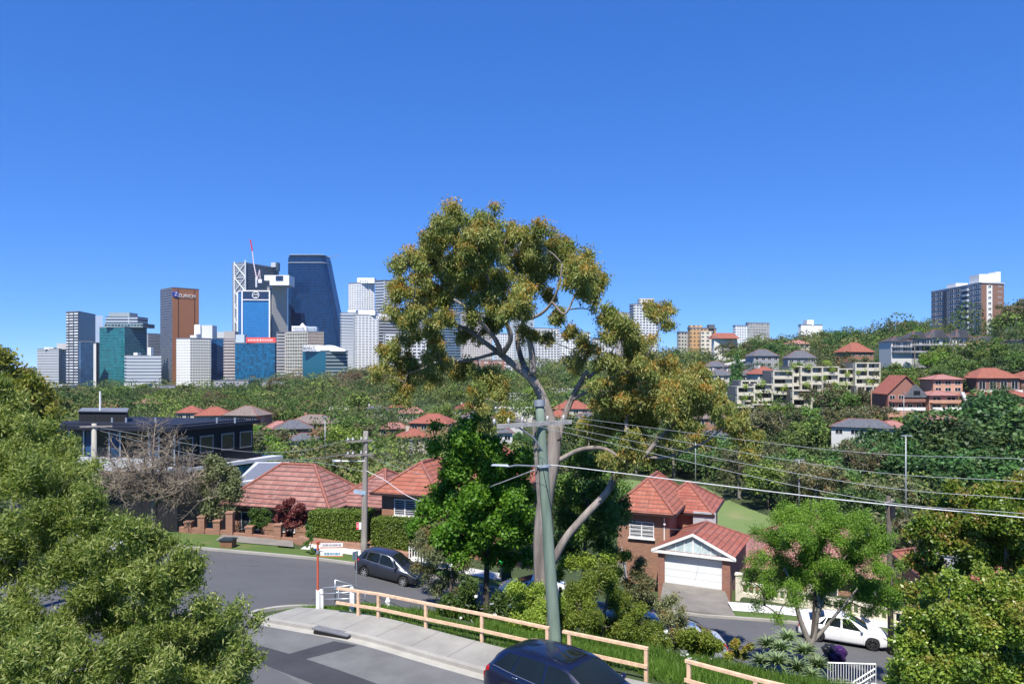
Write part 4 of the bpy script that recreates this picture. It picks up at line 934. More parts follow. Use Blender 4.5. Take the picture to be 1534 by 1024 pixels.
# ---- grass and flowers on the bank
def grassblades(name, poly, n, seed, hh, label=None, m=None, wd=.018):
    g = rs(seed); xs = [p[0] for p in poly]; ys = [p[1] for p in poly]; X = g.uniform(min(xs), max(xs), n*2); Y = g.uniform(min(ys), max(ys), n*2); k = inside(poly, X, Y); X, Y = X[k][:n], Y[k][:n]
    m_ = len(X); Z = H(X, Y); L = hh*(.4+.9*g.random(m_))*(.6+.4*np.sin(X*1.7)*np.cos(Y*2.1)+.3)
    A = np.stack([g.normal(size=m_)*.4, g.normal(size=m_)*.4, np.ones(m_)], 1); C = np.stack([X,Y,Z],1)+unit(A)*L[:,None]*.45
    me = leaves_mesh(name, C, A, g.normal(size=(m_,3)), L, np.full(m_, wd), g.random(m_), 0, m); return tag(link(name, me), kind='stuff')
F_GRASS = foliage("grass_blade", [(.05,.11,.012), (.10,.19,.025), (.17,.26,.045)], None, .35, 0.)
grassblades('grass', [(3.8,20.8),(5.2,20.0),(8,18),(12,15.6),(14,18),(13,26),(9,30),(5,31),(3,26)], 46000, 91, .34, m=F_GRASS)
grassblades('grass', offs(kerb_a[:len(kerb_a)//2], 1.75)+[(2.5,21.5),(0,24),(-4,27.5),(-8,29)], 30000, 92, .16, m=F_GRASS)
grassblades('grass', offs(fp0, .25)+offs(fp0, 3.0)[::-1], 26000, 93, .10, m=F_GRASS, wd=.025)
grassblades('grass', offs(vg, .25)+offs(vg, 1.45)[::-1], 22000, 94, .08, m=F_GRASS, wd=.025)
grassblades('grass', offs(vg2, .25)+offs(vg2, 1.05)[::-1], 9000, 95, .08, m=F_GRASS, wd=.025)
grassblades('grass', [(-5,30.5),(-3.5,28),(4,22.8),(12,17.5),(20,19),(26,27),(19,31),(12,32.8),(0,33.5),(-4,32.3)], 90000, 96, .42, m=F_GRASS, wd=.025)
grassblades('grass', [(-1.5,24.6),(3.5,21.4),(8,18.4),(9,19.8),(4,23.8),(-1,26.4)], 30000, 97, .22, m=F_GRASS)
M_PETAL = pm("petal", (.8,.8,.75), .6)
g = random.Random(9)
fbm = bpy.data.meshes.new('flower'); V = []; Fc = []
for k in range(6):
    a = k*math.pi/3; i = len(V); V += [(0,0,0), (.04*math.cos(a-.4), .04*math.sin(a-.4), .025), (.07*math.cos(a), .07*math.sin(a), .02), (.04*math.cos(a+.4), .04*math.sin(a+.4), .025)]; Fc.append((i,i+1,i+2,i+3))
fbm.from_pydata(V, [], Fc); fbm.materials.append(M_PETAL)
for spots, lab, grp in (([(1040,972),(1030,985),(1062,978),(1052,990),(1022,998),(1070,975),(1042,1006),(1078,985),(1047,966),(1000,980),(1065,992),(1033,1004)], 'small white flower in the grass of the bank behind the fence gap', 'white flowers in the bank grass'),
                   ([(713,893),(700,907),(722,912),(737,905),(752,917),(690,925),(706,930),(728,931),(745,938),(763,908),(770,931),(752,955),(731,952),(695,942),(780,925),(767,950),(718,944),(741,921)], 'small white flower on the dark bush behind the left fence', 'white flowers on the dark bush')):
    for (x, y) in spots:
        D = 26.6 if x < 900 else 24.2; p = P(x, y, D)
        if x > 900: p = Vector((*PG(x, y+6, h(*PG(x,y+6,-.6))), 0)); p.z = h(p.x, p.y)+.3
        o = bpy.data.objects.new('flower', fbm); COL.objects.link(o); o.location = p; o.rotation_euler = (g.uniform(.4,1.2), g.uniform(-.5,.5), g.uniform(0,6)); s = g.uniform(.8,1.4); o.scale = (s,s,s); tag(o, lab, 'flower', grp)
# ---------------------------------------------------------------- cars
M_TYRE = pm("tyre_rubber", (.018,.018,.018), .8); M_RIM = pm("alloy", (.55,.56,.58), .3, .8, .05); M_RIMD = pm("dark_alloy", (.09,.09,.10), .3, .7, .05)
M_CARGLASS = glass("car_glass", (.010,.014,.013), .02, .42); M_TRIM = pm("black_trim", (.012,.012,.013), .45); M_CHROME = pm("chrome_trim", (.6,.6,.62), .15, .9, .02)
M_HEAD = pm("headlamp_lens", (.30,.32,.34), .06, .5, .05); M_TAIL = pm("tail_lamp_lens", (.45,.01,.012), .12); M_PLATE = pm("plate_white", (.7,.7,.62), .5)
def car_paint(name, c, flake=0.4):
    if name in MATS: return MATS[name]
    t = NT(name); n = t.noise(300, 2); k = t.mix(t.math('MULTIPLY', n, .25), c, tuple(min(1, x*1.5+.01) for x in c)); t.l(k, t.b.inputs["Base Color"])
    d = t.noise(1.5, 5); t.l(t.math('ADD', .22, t.math('MULTIPLY', d, .2)), t.b.inputs["Roughness"])
    t.set(Metallic=flake); t.b.inputs["Coat Weight"].default_value = .7; t.b.inputs["Coat Roughness"].default_value = .03
    MATS[name] = t.m; return t.m
def sm1(a, x, w):  # smoothed interp
    return sum(np.interp(x+o*w, a[0], a[1])*k for o, k in ((-1,.2),(-.5,.2),(0,.2),(.5,.2),(1,.2)))
def car(name, label, paint, loc, yaw, spec, group='parked cars', pitch=0., rim=M_RIM):
    root = empty(name, loc, yaw, label, 'car', group); root.rotation_euler = (0, pitch, yaw)
    L, Wd, WR = spec['L'], spec['W'], spec['wr']; wx = spec['wx']; rw = spec['rw']
    top = np.array(spec['top']).T; belt = np.array(spec['belt']).T; roofw = np.array(spec['roofw']).T; plan = np.array(spec['plan']).T
    def zt(x): return float(sm1(top, x, .07))
    def zb(x): return float(np.interp(x, *belt))
    def wh(x): return float(sm1(plan, x, .06))*Wd/2
    def wr(x): return float(sm1(roofw, x, .08))*Wd/2
    x0, x1 = -L/2, L/2; xs = np.concatenate([[x0, x0+.015, x0+.05, x0+.1], np.linspace(x0+.17, x1-.17, 68), [x1-.1, x1-.05, x1-.015, x1]])
    zbot = spec.get('zbot', .2)
    def sec(x):
        w = wh(x); t = zt(x); b = min(zb(x), t-.02); cab = t-b
        zl = zbot+.1*max(0, (abs(x)-L*.40)/(L*.10))
        r = min(wr(x), w*.97)
        return [(0,zl),(w*.86,zl),(w*.95,zl+.05),(w*.985,zl+.22*(b-zl)),(w*1.0,zl+.5*(b-zl)),(w*.995,zl+.8*(b-zl)),(w*.965,b-.015),(w*.93,b+.01*(cab>.03)),
                (r+(w*.93-r)*.45 if cab > .12 else (r+w*.93)/2, b+cab*.5), (r, t-min(.05,cab*.3)), (r*.86, t-min(.012,cab*.1)), (r*.5, t+.012), (0,t+.018)]
    V = []; Fc = []; n = 25
    for x in xs:
        s = sec(x); ring = [(x, y, z) for y, z in s]+[(x, -y, z) for y, z in s[-2:0:-1]]; V += ring
    n = len(ring)
    for k in range(len(xs)-1):
        for j in range(n): a = k*n+j; b = k*n+(j+1)%n; Fc.append((a, a+n, b+n, b))
    Fc.append(tuple(range(n))); Fc.append(tuple((len(xs)-1)*n+j for j in range(n))[::-1])
    mb = MB(); mb.verts(V, Fc); body = mb.build('body', [paint, M_TRIM], root, smooth=True, merge=True)
    # wheel arches
    cut = MB()
    for wxk in wx:
        for s in (-1,1): cut.lathe([(0,-.17),(rw*1.13,-.17),(rw*1.13,.17),(0,.17)], (wxk, s*(Wd/2-.08), rw), 36, 'Y', 1)
    co = cut.build('cut', [paint, M_TRIM], root, merge=True)
    for ob in (co,):
        md = body.modifiers.new('b', 'BOOLEAN'); md.object = co; md.operation = 'DIFFERENCE'; md.solver = 'EXACT'
    body.data.update(); co.data.update(); bpy.context.view_layer.update(); dg = bpy.context.evaluated_depsgraph_get(); dg.update()
    nm = bpy.data.meshes.new_from_object(body.evaluated_get(dg)); body.modifiers.clear(); old = body.data; body.data = nm; bpy.data.objects.remove(co)
    # dark arches: faces on the cutter cylinders
    while len(nm.materials) < 2: nm.materials.append(M_TRIM)
    nm.materials[0] = paint; nm.materials[1] = M_TRIM
    for p in nm.polygons:
        c = p.center; p.material_index = 0
        for wxk in wx:
            d = math.hypot(c.x-wxk, c.z-rw)
            if d < rw*1.14 and abs(c.y) > Wd/2-.27 and c.z < rw*2.15 and (abs(p.normal.y) < .35 or abs(c.y) < Wd/2-.2): p.material_index = 1
        if c.z < zbot+.06: p.material_index = 1
        p.use_smooth = p.material_index == 0
    # patches on the shell
    def side(x, t, s, o=.006):
        q = sec(x); a, b, c = Vector(q[7]), Vector(q[8]), Vector(q[9])
        p = a.lerp(b, t*2) if t < .5 else b.lerp(c, t*2-1); nn = Vector((c.y-a.y, a.x-c.x)).normalized()
        p = p+nn*o; return (x, s*p.x, p.y)
    def lowside(x, t, s, o=.005):
        q = sec(x)[2:8]; f = t*5; i = min(4, int(f)); a, b = Vector(q[i]), Vector(q[i+1]); p = a.lerp(b, f-i); return (x, s*(p.x+o), p.y)
    def patch(name, fn, m, nu=10, nv=4, parent=root, smooth=True, thick=.0):
        g = [[fn(u/nu, v/nv) for v in range(nv+1)] for u in range(nu+1)]; mb = MB(); vs = [p for r in g for p in r]
        mb.verts(vs, [(u*(nv+1)+v, (u+1)*(nv+1)+v, (u+1)*(nv+1)+v+1, u*(nv+1)+v+1) for u in range(nu) for v in range(nv)]); return mb.build(name, m, parent, smooth=smooth)
    for (a0, a1, b0, b1) in spec['panes']:
        for s in (-1,1):
            patch('window', lambda u, v: side((a0+(a1-a0)*u)*(1-v)+(b0+(b1-b0)*u)*v, .03+v*.93, s), M_CARGLASS)
    c0, c1 = spec['pane_span']
    for s in (-1,1):
        mb = MB(); pts = [side(c0+(c1-c0)*k/16, .0, s, .008) for k in range(17)]; mb.tube(pts, .013, 5); mb.build('window_trim', spec.get('trim', M_CHROME), root, smooth=True)
    def topy(x, f, o=.008):
        q = sec(x); pts = [Vector(p) for p in (q[12], q[11], q[10], q[9])]; r = abs(f)*q[9][0]; 
        for a, b in zip(pts[:-1], pts[1:]):
            if r <= b.x+1e-6: t = (r-a.x)/max(b.x-a.x, 1e-6); z = a.y+(b.y-a.y)*t; break
        else: z = pts[-1].y
        return (x+o*.7*(1 if x > 0 else -1), math.copysign(r, f) if f else 0, z+o)
    wA, wB = spec['windscreen']; patch('windscreen', lambda u, v: topy(wA+(wB-wA)*u, (v*2-1)*.95), M_CARGLASS, 14, 12)
    rA, rB = spec['rear_glass']; patch('rear_window', lambda u, v: topy(rA+(rB-rA)*u, (v*2-1)*.9), M_CARGLASS, 8, 12)
    if 'sunroof' in spec:
        sA, sB = spec['sunroof']; patch('sunroof', lambda u, v: topy(sA+(sB-sA)*u, (v*2-1)*.6), M_CARGLASS, 8, 8)
    mb = MB()
    for s in (-1,1):  # wipers
        a = topy(wA-.0, .55*s, .02); b = topy(wA-.33, .05*s+.25, .03) if False else topy(wA+(wB-wA)*.12, .1*s-.2, .02); mb.tube([a, b], .008, 4)
    mb.build('wiper', M_TRIM, root)
    # door seams and handles
    for (xa_, tilt) in spec['seams']:
        for s in (-1,1):
            mb = MB(); mb.tube([lowside(xa_+tilt*(1-t), t, s, -.001) for t in (.12,.3,.5,.7,.9,1.)], .006, 4); mb.build('door_seam', M_TRIM, root)
    for xh in spec['handles']:
        for s in (-1,1):
            p = Vector(lowside(xh, .78, s, .015)); mb = MB(); mb.tube([p+Vector((-.1,0,0)), p+Vector((-.05,s*.02,.003)), p+Vector((.05,s*.02,.003)), p+Vector((.1,0,0))], .013, 6); mb.build('door_handle', spec.get('hm', paint), root, smooth=True)
    for s in (-1,1):
        p = Vector(side(spec['mirror'], .12, s)); mb = MB(); bm = bmesh.new(); bmesh.ops.create_icosphere(bm, subdivisions=3, radius=1)
        for v in bm.verts: v.co = Vector((v.co.x*.08, v.co.y*.12, v.co.z*.085))+p+Vector((0,s*.12,.04))
        me = bpy.data.meshes.new('mirror'); bm.to_mesh(me); bm.free(); me.shade_smooth(); link('mirror', me, root, paint)
    fx = L/2; wf = wh(fx-.1)
    for s in (-1,1):
        patch('headlight', lambda u, v: tuple(Vector(lowside(fx-.03-.42*(1-u), .72+.22*v*(1-.3*u), s, .008))), M_HEAD, 8, 4)
        patch('tail_light', lambda u, v: tuple(Vector(lowside(-fx+.02+.26*u, .66+.3*v, s, .008))), M_TAIL, 6, 4)
        w_ = wh(-fx+.02)
        mb = MB(); mb.box((-fx-.004, s*w_*.82, zb(-fx)-.14), (.03, w_*.3, .2)); mb.build('tail_light', M_TAIL, root)
    mb = MB(); mb.box((fx+.004, 0, .42), (.03, wf*1.0, .16)); mb.build('grille', M_TRIM, root)
    for s in (-1,1): mb = MB(); mb.box((s*(fx+.012), 0, .45 if s > 0 else .72), (.02,.36,.1)); mb.build('number_plate', M_PLATE, root)
    for wxk in wx:
        for s in (-1,1):
            w = empty('wheel', (wxk, s*(Wd/2-.115), rw)); w.parent = root
            mb = MB(); mb.lathe([(rw*.66,-.10),(rw*.93,-.105),(rw,-.075),(rw,.075),(rw*.93,.105),(rw*.66,.10),(rw*.66,-.10)], (0,0,0), 32, 'Y'); mb.build('tyre', M_TYRE, w, smooth=True)
            mb = MB(); y = s*.085; mb.lathe([(rw*.69,y),(rw*.64,y+s*.012),(rw*.60,y-s*.02),(rw*.60,-y*.4)], (0,0,0), 28, 'Y')
            mb.lathe([(0,y+s*.0),(rw*.14,y+s*.0),(rw*.15,y-s*.04)], (0,0,0), 12, 'Y')
            for k in range(spec.get('spokes', 7)):
                a = 2*math.pi*k/spec.get('spokes', 7); ca, sa = math.cos(a), math.sin(a); q = []
                for rr, ww in ((rw*.1,.03),(rw*.62,.022)):
                    for t in (-ww, ww): q.append((ca*rr-sa*t, y+s*.002-s*.012*(rr < .1), sa*rr+ca*t))
                q2 = [(x, yy-s*.03, z) for x, yy, z in q]; mb.verts(q+q2, [(0,1,3,2),(4,6,7,5),(0,2,6,4),(1,5,7,3)])
            mb.lathe([(0,-y*.2),(rw*.6,-y*.2)], (0,0,0), 20, 'Y', 0)
            rm = mb.build('rim', [rim], w, smooth=False)
            mb = MB(); mb.lathe([(0,s*.02),(rw*.62,s*.02)], (0,0,0), 20, 'Y'); mb.build('brake', M_TRIM, w)
    return root
SUV = dict(L=4.68, W=1.87, wr=1, rw=.36, wx=(-1.38,1.37), zbot=.24, spokes=5,
  top=[(-2.34,.72),(-2.30,.92),(-2.22,1.08),(-2.02,1.36),(-1.85,1.50),(-1.5,1.585),(-1.0,1.635),(-.4,1.655),(.2,1.63),(.42,1.58),(.75,1.42),(1.1,1.22),(1.3,1.10),(1.7,1.03),(2.05,.94),(2.22,.84),(2.30,.70),(2.34,.58)],
  belt=[(-2.34,.9),(-2.25,1.06),(-1.9,1.16),(-1.0,1.10),(0,1.05),(.9,1.01),(1.25,1.0),(1.8,.92),(2.34,.62)],
  roofw=[(-2.34,.6),(-2.2,.70),(-1.9,.68),(-1.3,.70),(-.3,.72),(.4,.70),(.9,.74),(1.25,.80),(1.8,.76),(2.34,.6)],
  plan=[(-2.34,.80),(-2.28,.87),(-2.1,.93),(-1.6,.985),(-1.2,1.),(0,.985),(1.3,1.),(1.8,.96),(2.1,.88),(2.25,.78),(2.34,.62)],
  panes=[(-1.92,-1.30,-1.55,-1.15),(-1.24,-.30,-1.12,-.28),(-.22,.98,-.20,.42)], pane_span=(-1.95,1.05), windscreen=(1.2,.40), rear_glass=(-2.2,-1.95), sunroof=(-.28,.22),
  seams=[(-.26,.0),(-1.25,.18),(.93,.03)], handles=(-.45,-1.35+.25), mirror=.92, hm=M_CHROME)
HATCH = dict(L=3.85, W=1.70, wr=1, rw=.30, wx=(-1.22,1.24), zbot=.18, spokes=8,
  top=[(-1.92,.62),(-1.90,.85),(-1.84,1.02),(-1.66,1.28),(-1.52,1.42),(-1.1,1.50),(-.5,1.53),(.0,1.51),(.3,1.44),(.7,1.24),(1.05,1.06),(1.2,1.0),(1.55,.90),(1.78,.78),(1.87,.64),(1.92,.5)],
  belt=[(-1.92,.8),(-1.8,.98),(-1.4,1.02),(-.6,.96),(.3,.91),(1.0,.87),(1.5,.80),(1.92,.54)],
  roofw=[(-1.92,.6),(-1.7,.68),(-1.1,.70),(-.3,.72),(.3,.71),(.8,.76),(1.1,.80),(1.5,.74),(1.92,.55)],
  plan=[(-1.92,.78),(-1.85,.88),(-1.6,.95),(-1.1,.99),(0,1.),(1.1,.99),(1.5,.94),(1.75,.84),(1.92,.6)],
  panes=[(-1.52,-1.25,-1.35,-1.2),(-1.18,-.42,-1.12,-.42),(-.34,.62,-.34,.22),(.68,.92,.40,.55)], pane_span=(-1.45,.9), windscreen=(1.02,.28), rear_glass=(-1.82,-1.60),
  seams=[(-.38,.0),(-1.2,.12),(.72,.05)], handles=(-.52,-1.2+.18), mirror=.72)
SEDAN = dict(L=4.72, W=1.82, wr=1, rw=.33, wx=(-1.36,1.40), zbot=.17, spokes=7,
  top=[(-2.36,.6),(-2.33,.86),(-2.24,1.0),(-1.9,1.05),(-1.75,1.08),(-1.4,1.22),(-1.0,1.38),(-.6,1.45),(-.1,1.47),(.3,1.43),(.7,1.25),(1.1,1.06),(1.3,.99),(1.8,.90),(2.15,.80),(2.28,.66),(2.36,.5)],
  belt=[(-2.36,.78),(-2.2,.94),(-1.7,.99),(-.8,.97),(0,.94),(1.0,.90),(1.3,.88),(1.9,.80),(2.36,.52)],
  roofw=[(-2.36,.65),(-2.1,.78),(-1.75,.80),(-1.2,.72),(-.6,.68),(.2,.69),(.8,.76),(1.2,.82),(1.8,.76),(2.36,.55)],
  plan=[(-2.36,.78),(-2.28,.88),(-2.0,.95),(-1.4,.99),(0,1.),(1.3,.99),(1.8,.94),(2.15,.84),(2.36,.6)],
  panes=[(-1.38,-1.12,-1.0,-.92),(-1.05,-.22,-.88,-.22),(-.14,.88,-.14,.30)], pane_span=(-1.42,.98), windscreen=(1.16,.26), rear_glass=(-1.78,-1.02),
  seams=[(-.18,.0),(-1.1,.16),(.92,.04)], handles=(-.36,-1.02+.1), mirror=.84, trim=M_TRIM)
def slope_place(x, y, yaw, wb=2.5):
    c, s = math.cos(yaw), math.sin(yaw); a = h(x-c*wb/2, y-s*wb/2); b = h(x+c*wb/2, y+s*wb/2)
    return (x, y, (a+b)/2+.005), -math.atan2(b-a, wb)
l, p = slope_place(1.50, 18.45, -.73); car('suv', 'dark blue five door SUV with sunroof parked on the near street', car_paint("dark_blue_paint", (.003,.006,.028), .15), l, -.73, SUV, pitch=p)
l, p = slope_place(-6.55, 38.75, -.30); car('hatchback', 'dark grey hatchback with silver wheels parked beyond the road bend', car_paint("dark_grey_paint", (.045,.05,.065), .6), l, -.30, HATCH, pitch=p).scale = (.92,.94,.95)
l, p = slope_place(17.25, 38.0, -.33); car('sedan', 'white sedan with black wheels parked behind the feathery tree', car_paint("white_car_paint", (.78,.78,.77), 0), l, -.33, SEDAN, pitch=p, rim=M_RIMD).scale = (.93,.95,.96)
l, p = slope_place(1.1, 39.0, -.08); car('parked_car', 'white car mostly hidden behind the gum trunk across the street', car_paint("white_car_paint", (.78,.78,.77), 0), l, math.pi-.08, HATCH, pitch=-p)
l, p = slope_place(7.7, 34.9, -.02); car('parked_car', 'silver car half covered by shrubs at the foot of the bank', car_paint("silver_paint", (.50,.52,.56), .25), l, math.pi+.02, SEDAN, pitch=-p)
l, p = slope_place(5.4, 35.6, 0.0); car('parked_car', 'greenish grey car behind the yellow green bush, only its roof showing', car_paint("green_grey_paint", (.20,.25,.26), .5), l, math.pi, HATCH, pitch=-p)
l, p = slope_place(-22.5, 40.5, .05); car('parked_car', 'white car glimpsed through the slender leaves of the near tree', car_paint("white_car_paint", (.78,.78,.77), 0), l, math.pi, SEDAN, pitch=-p)
# ---------------------------------------------------------------- near houses
M_BRICK = brick("red_brick", (.42,.19,.105), (.28,.12,.075)); M_BRICK2 = brick("orange_brick", (.42,.18,.085), (.30,.12,.07)); M_BRICKG = brick("garage_brick", (.40,.15,.09), (.26,.10,.07))
M_TILE1 = tiles("brown_red_tile", (.25,.10,.08), (.33,.165,.135), (.07,.045,.04), .33, .42, .95, .2); M_TILE2 = tiles("orange_tile", (.30,.085,.047), (.355,.13,.085), (.10,.05,.035), .30, .36, .6, .22)
M_TILE3 = tiles("red_tile", (.29,.078,.048), (.345,.12,.08), (.10,.045,.035), .30, .36, .55, .2); M_TILE4 = tiles("pink_tile", (.33,.14,.12), (.40,.20,.17), (.2,.1,.09), .3, .36, .3, .15)
M_TILEG = tiles("grey_tile", (.09,.095,.11), (.14,.15,.17), (.04,.04,.045), .33, .40, .4, .15); M_TILEB = tiles("brown_tile", (.17,.13,.11), (.25,.2,.18), (.08,.06,.05), .33, .40, .4, .15)
M_RIDGE = pm("ridge_tile", (.26,.10,.075), .8, 0, .25, 4); M_GUTTER = pm("dark_gutter", (.035,.022,.02), .5); M_GUTTERB = pm("brown_gutter", (.13,.07,.05), .5)
M_PANE = glass("window_pane", (.05,.06,.07), .08, .7); M_BLIND = pm("blind_slat", (.42,.43,.44), .5); M_EAVE = pm("eave_lining", (.5,.48,.44), .7)
M_DARKGL = glass("dark_glass", (.015,.02,.028), .04, .9)
def hip(root, A, ux, vy, w, d, z0, rise, over, tile, rz_only=False, ridge=None, wall=None, zg=None, gut=M_GUTTER, ridgecap=M_RIDGE, name_w='wall', holes=None):
    """hip roofed block. A = near left wall corner (x,y) relative; ux, vy unit vectors; ridge along the longer side"""
    U, Vv = Vector(ux), Vector(vy); A = Vector(A)
    if wall: mb = MB(); mb.prism([A, A+U*w, A+U*w+Vv*d, A+Vv*d], zg, z0-.02); mb.build(name_w, wall, root)
    c = [A-U*over-Vv*over, A+U*(w+over)-Vv*over, A+U*(w+over)+Vv*(d+over), A-U*over+Vv*(d+over)]
    W2, D2 = w+2*over, d+2*over
    if ridge is None: ridge = 'u' if W2 >= D2 else 'v'
    if ridge == 'u': k = min(D2/2, W2/2-.01); r0 = c[0]+U*k+Vv*D2/2; r1 = c[1]-U*k+Vv*D2/2
    else: k = min(W2/2, D2/2-.01); r0 = c[0]+Vv*k+U*W2/2; r1 = c[3]-Vv*k+U*W2/2
    e = [Vector((p.x, p.y, z0)) for p in c]; R0, R1 = Vector((r0.x, r0.y, z0+rise)), Vector((r1.x, r1.y, z0+rise))
    mb = MB()
    if ridge == 'u': fs = [(e[0],e[1],R1,R0),(e[1],e[2],R1),(e[2],e[3],R0,R1),(e[3],e[0],R0)]
    else: fs = [(e[0],e[1],R0),(e[1],e[2],R1,R0),(e[2],e[3],R1),(e[3],e[0],R0,R1)]
    for f in fs: mb.face(f)
    mb.face([q-Vector((0,0,.03)) for q in e[::-1]])
    ro = mb.build('roof', tile, root)
    for a, b in ([(R0,R1),(e[0],R0),(e[3],R0),(e[1],R1),(e[2],R1)] if ridge == 'u' else [(R0,R1),(e[0],R0),(e[1],R0),(e[2],R1),(e[3],R1)]):
        mb = MB(); mb.tube([a+Vector((0,0,.01)), b+Vector((0,0,.01))], .11, 6); mb.build('ridge_cap', ridgecap, ro)
    mb = MB(); z = z0-.07
    for a, b in ((e[0],e[1]),(e[1],e[2]),(e[2],e[3]),(e[3],e[0])):
        dd = (b-a).normalized(); nn = Vector((dd.y,-dd.x,0)); m_ = (a+b)/2+nn*.05; mb.box((m_.x, m_.y, z), ((b-a).length+.1, .12, .13), math.atan2(dd.y, dd.x))
    mb.build('gutter', gut, ro)
    mb = MB(); mb.prism([q.xy for q in e], z0-.17, z0-.145); mb.build('eave', M_EAVE, ro)
    return ro
def window(root, p, ux, w, hh, frame=M_WHITE, pane=M_PANE, mull=1, bars=0, sill=None, off=.03, proto={}, fr=.06, blind=None):
    """window in the plane through p (centre, relative), horizontal direction ux; its frame stands proud of the wall"""
    U = Vector((*ux, 0)); ang = math.atan2(ux[1], ux[0]); n = Vector((ux[1], -ux[0], 0)); p = Vector(p)
    key = (round(w,2), round(hh,2), frame.name, pane.name, mull, bars, bool(sill), bool(blind), fr)
    if key not in proto:
        mb = MB()
        for z, sz in ((hh/2-fr/2, (w,.09,fr)), (-hh/2+fr/2, (w,.09,fr))): mb.box((0,0,z), sz)
        for x in (-w/2+fr/2, w/2-fr/2): mb.box((x,0,0), (fr,.088,hh-2*fr))
        for k in range(mull): mb.box((-w/2+w*(k+1)/(mull+1),-.005,0), (fr*1.2,.07,hh-2*fr))
        for k in range(bars): mb.box((0,-.008,-hh/2+hh*(k+1)/(bars+1)), (w-2*fr,.05,.035))
        f = mb.build('window', frame); mesh_f = f.data; bpy.data.objects.remove(f)
        mb = MB(); mb.box((0,.01,0), (w-2*fr,.03,hh-2*fr)); q = mb.build('pane', pane); mesh_p = q.data; bpy.data.objects.remove(q); mesh_s = mesh_b = None
        if sill: mb = MB(); mb.box((0,-.05,-hh/2-.05), (w+.15,.2,.07)); q = mb.build('sill', sill); mesh_s = q.data; bpy.data.objects.remove(q)
        if blind:
            mb = MB(); z = -hh/2+fr+.05
            while z < hh/2-fr: mb.box((0,-.012,z), (w-2*fr,.02,.05)); z += .13
            q = mb.build('blind', blind); mesh_b = q.data; bpy.data.objects.remove(q)
        proto[key] = (mesh_f, mesh_p, mesh_s, mesh_b)
    a = proto[key]; o = link('window', a[0], root); o.location = p+n*off; o.rotation_euler.z = ang; link('pane', a[1], o)
    if a[2]: link('sill', a[2], o)
    if a[3]: link('blind', a[3], o)
    return o
def vec2(a, b): v = Vector((b[0]-a[0], b[1]-a[1])); return v.normalized()

# ---- long low house, left
c0 = Vector((PX(500,47.5), 47.5)); cl_ = Vector((PX(336,49.9), 49.9)); u = (c0-cl_).normalized(); v = Vector((-u.y, u.x))
zE = PZ(768,47.0); zg = h(c0.x, c0.y)-1.5
b0 = (cl_.x, cl_.y, zg); r = empty('brick_house', b0, 0, 'low brick house under a long brownish red tiled hip roof left of the timber pole', 'house')
wd = (c0-cl_).length-.9
hip(r, Vector((.2,.6)), u, v, wd, 4.9, zE-zg, 2.5, .55, M_TILE1, wall=M_BRICK, zg=-2, ridge='u')
hip(r, Vector((.2,.6))+u*(wd-.3)+v*2.0, u, v, 3.4, 7.5, zE-zg-.05, 1.95, .5, M_TILE1, wall=M_BRICK, zg=-2, ridge='u')
for k, hw in ((1.6,1.4),(4.6,1.1)): q = Vector((.2,.6))+u*k; window(r, (q.x, q.y, zE-zg-1.15), u, hw, 1.2, M_WHITE, M_PANE)
q = Vector((.2,.6))+u*.0; mb = MB(); mb.box((q.x-.3,q.y-.6,1.6),(.5,.5,3.4),math.atan2(u.y,u.x)); mb.build('porch_pier', M_BRICK, r)
# low front brick wall with piers
def brickwall(name, label, pts, hh, m, th=.24, piers=()):
    P0 = [Vector((*p, h(*p)-.2)) for p in pts]; e = empty(name, P0[0], 0, label, 'wall'); mb = MB()
    for a, b in zip(P0[:-1], P0[1:]):
        a, b = a-P0[0], b-P0[0]; d = (b-a); nn = Vector((-d.y,d.x,0)).normalized()*th/2
        mb.verts([a-nn,b-nn,b+nn,a+nn,a-nn+Vector((0,0,hh+.2)),b-nn+Vector((0,0,hh+.2)),b+nn+Vector((0,0,hh+.2)),a+nn+Vector((0,0,hh+.2))], [(3,2,1,0),(4,5,6,7),(0,1,5,4),(1,2,6,5),(2,3,7,6),(3,0,4,7)])
    mb.build('wall', m, e)
    for (x, y, ph) in piers:
        q = Vector((x, y, h(x,y)-.2))-P0[0]; mb = MB(); mb.box(q+Vector((0,0,(ph+.2)/2)), (.42,.42,ph+.2)); mb.box(q+Vector((0,0,ph+.2+.04)), (.5,.5,.08)); mb.build('pier', m, e)
    return e
def gx(px, D): return (PX(px,D), D)
brickwall('brick_wall', 'low red brick garden wall under the long clipped hedge', [gx(448,44.7), gx(552,44.0), gx(614,42.9)], .45, M_BRICK, .5)
brickwall('brick_wall', 'low brick front wall with square piers beside the black gate', [gx(270,46.1), gx(328,45.6), gx(350,45.4)], .4, M_BRICK2, .24, [(*gx(283,46),.7),(*gx(303,45.8),1.1),(*gx(326,45.6),.9),(*gx(345,45.4),1.5)])
brickwall('brick_wall', 'low brick wall between the red leaved tree and the gate pier', [gx(350,45.4), gx(400,45.1), gx(430,44.9), gx(447,44.7)], .3, M_BRICK2, .24, [(*gx(374,45.3),.7),(*gx(417,45),1.0)])
e = empty('garden_gate', (*gx(331,45.5), h(*gx(331,45.5))), 0, 'black metal garden gate between brick piers', 'gate')
mb = MB()
for k in range(9): mb.box((.08*k,0,.75), (.02,.02,1.4))
mb.box((.32,0,.12),(.72,.03,.04)); mb.box((.32,0,1.4),(.72,.03,.04)); mb.build('bars', M_DARKM, e)
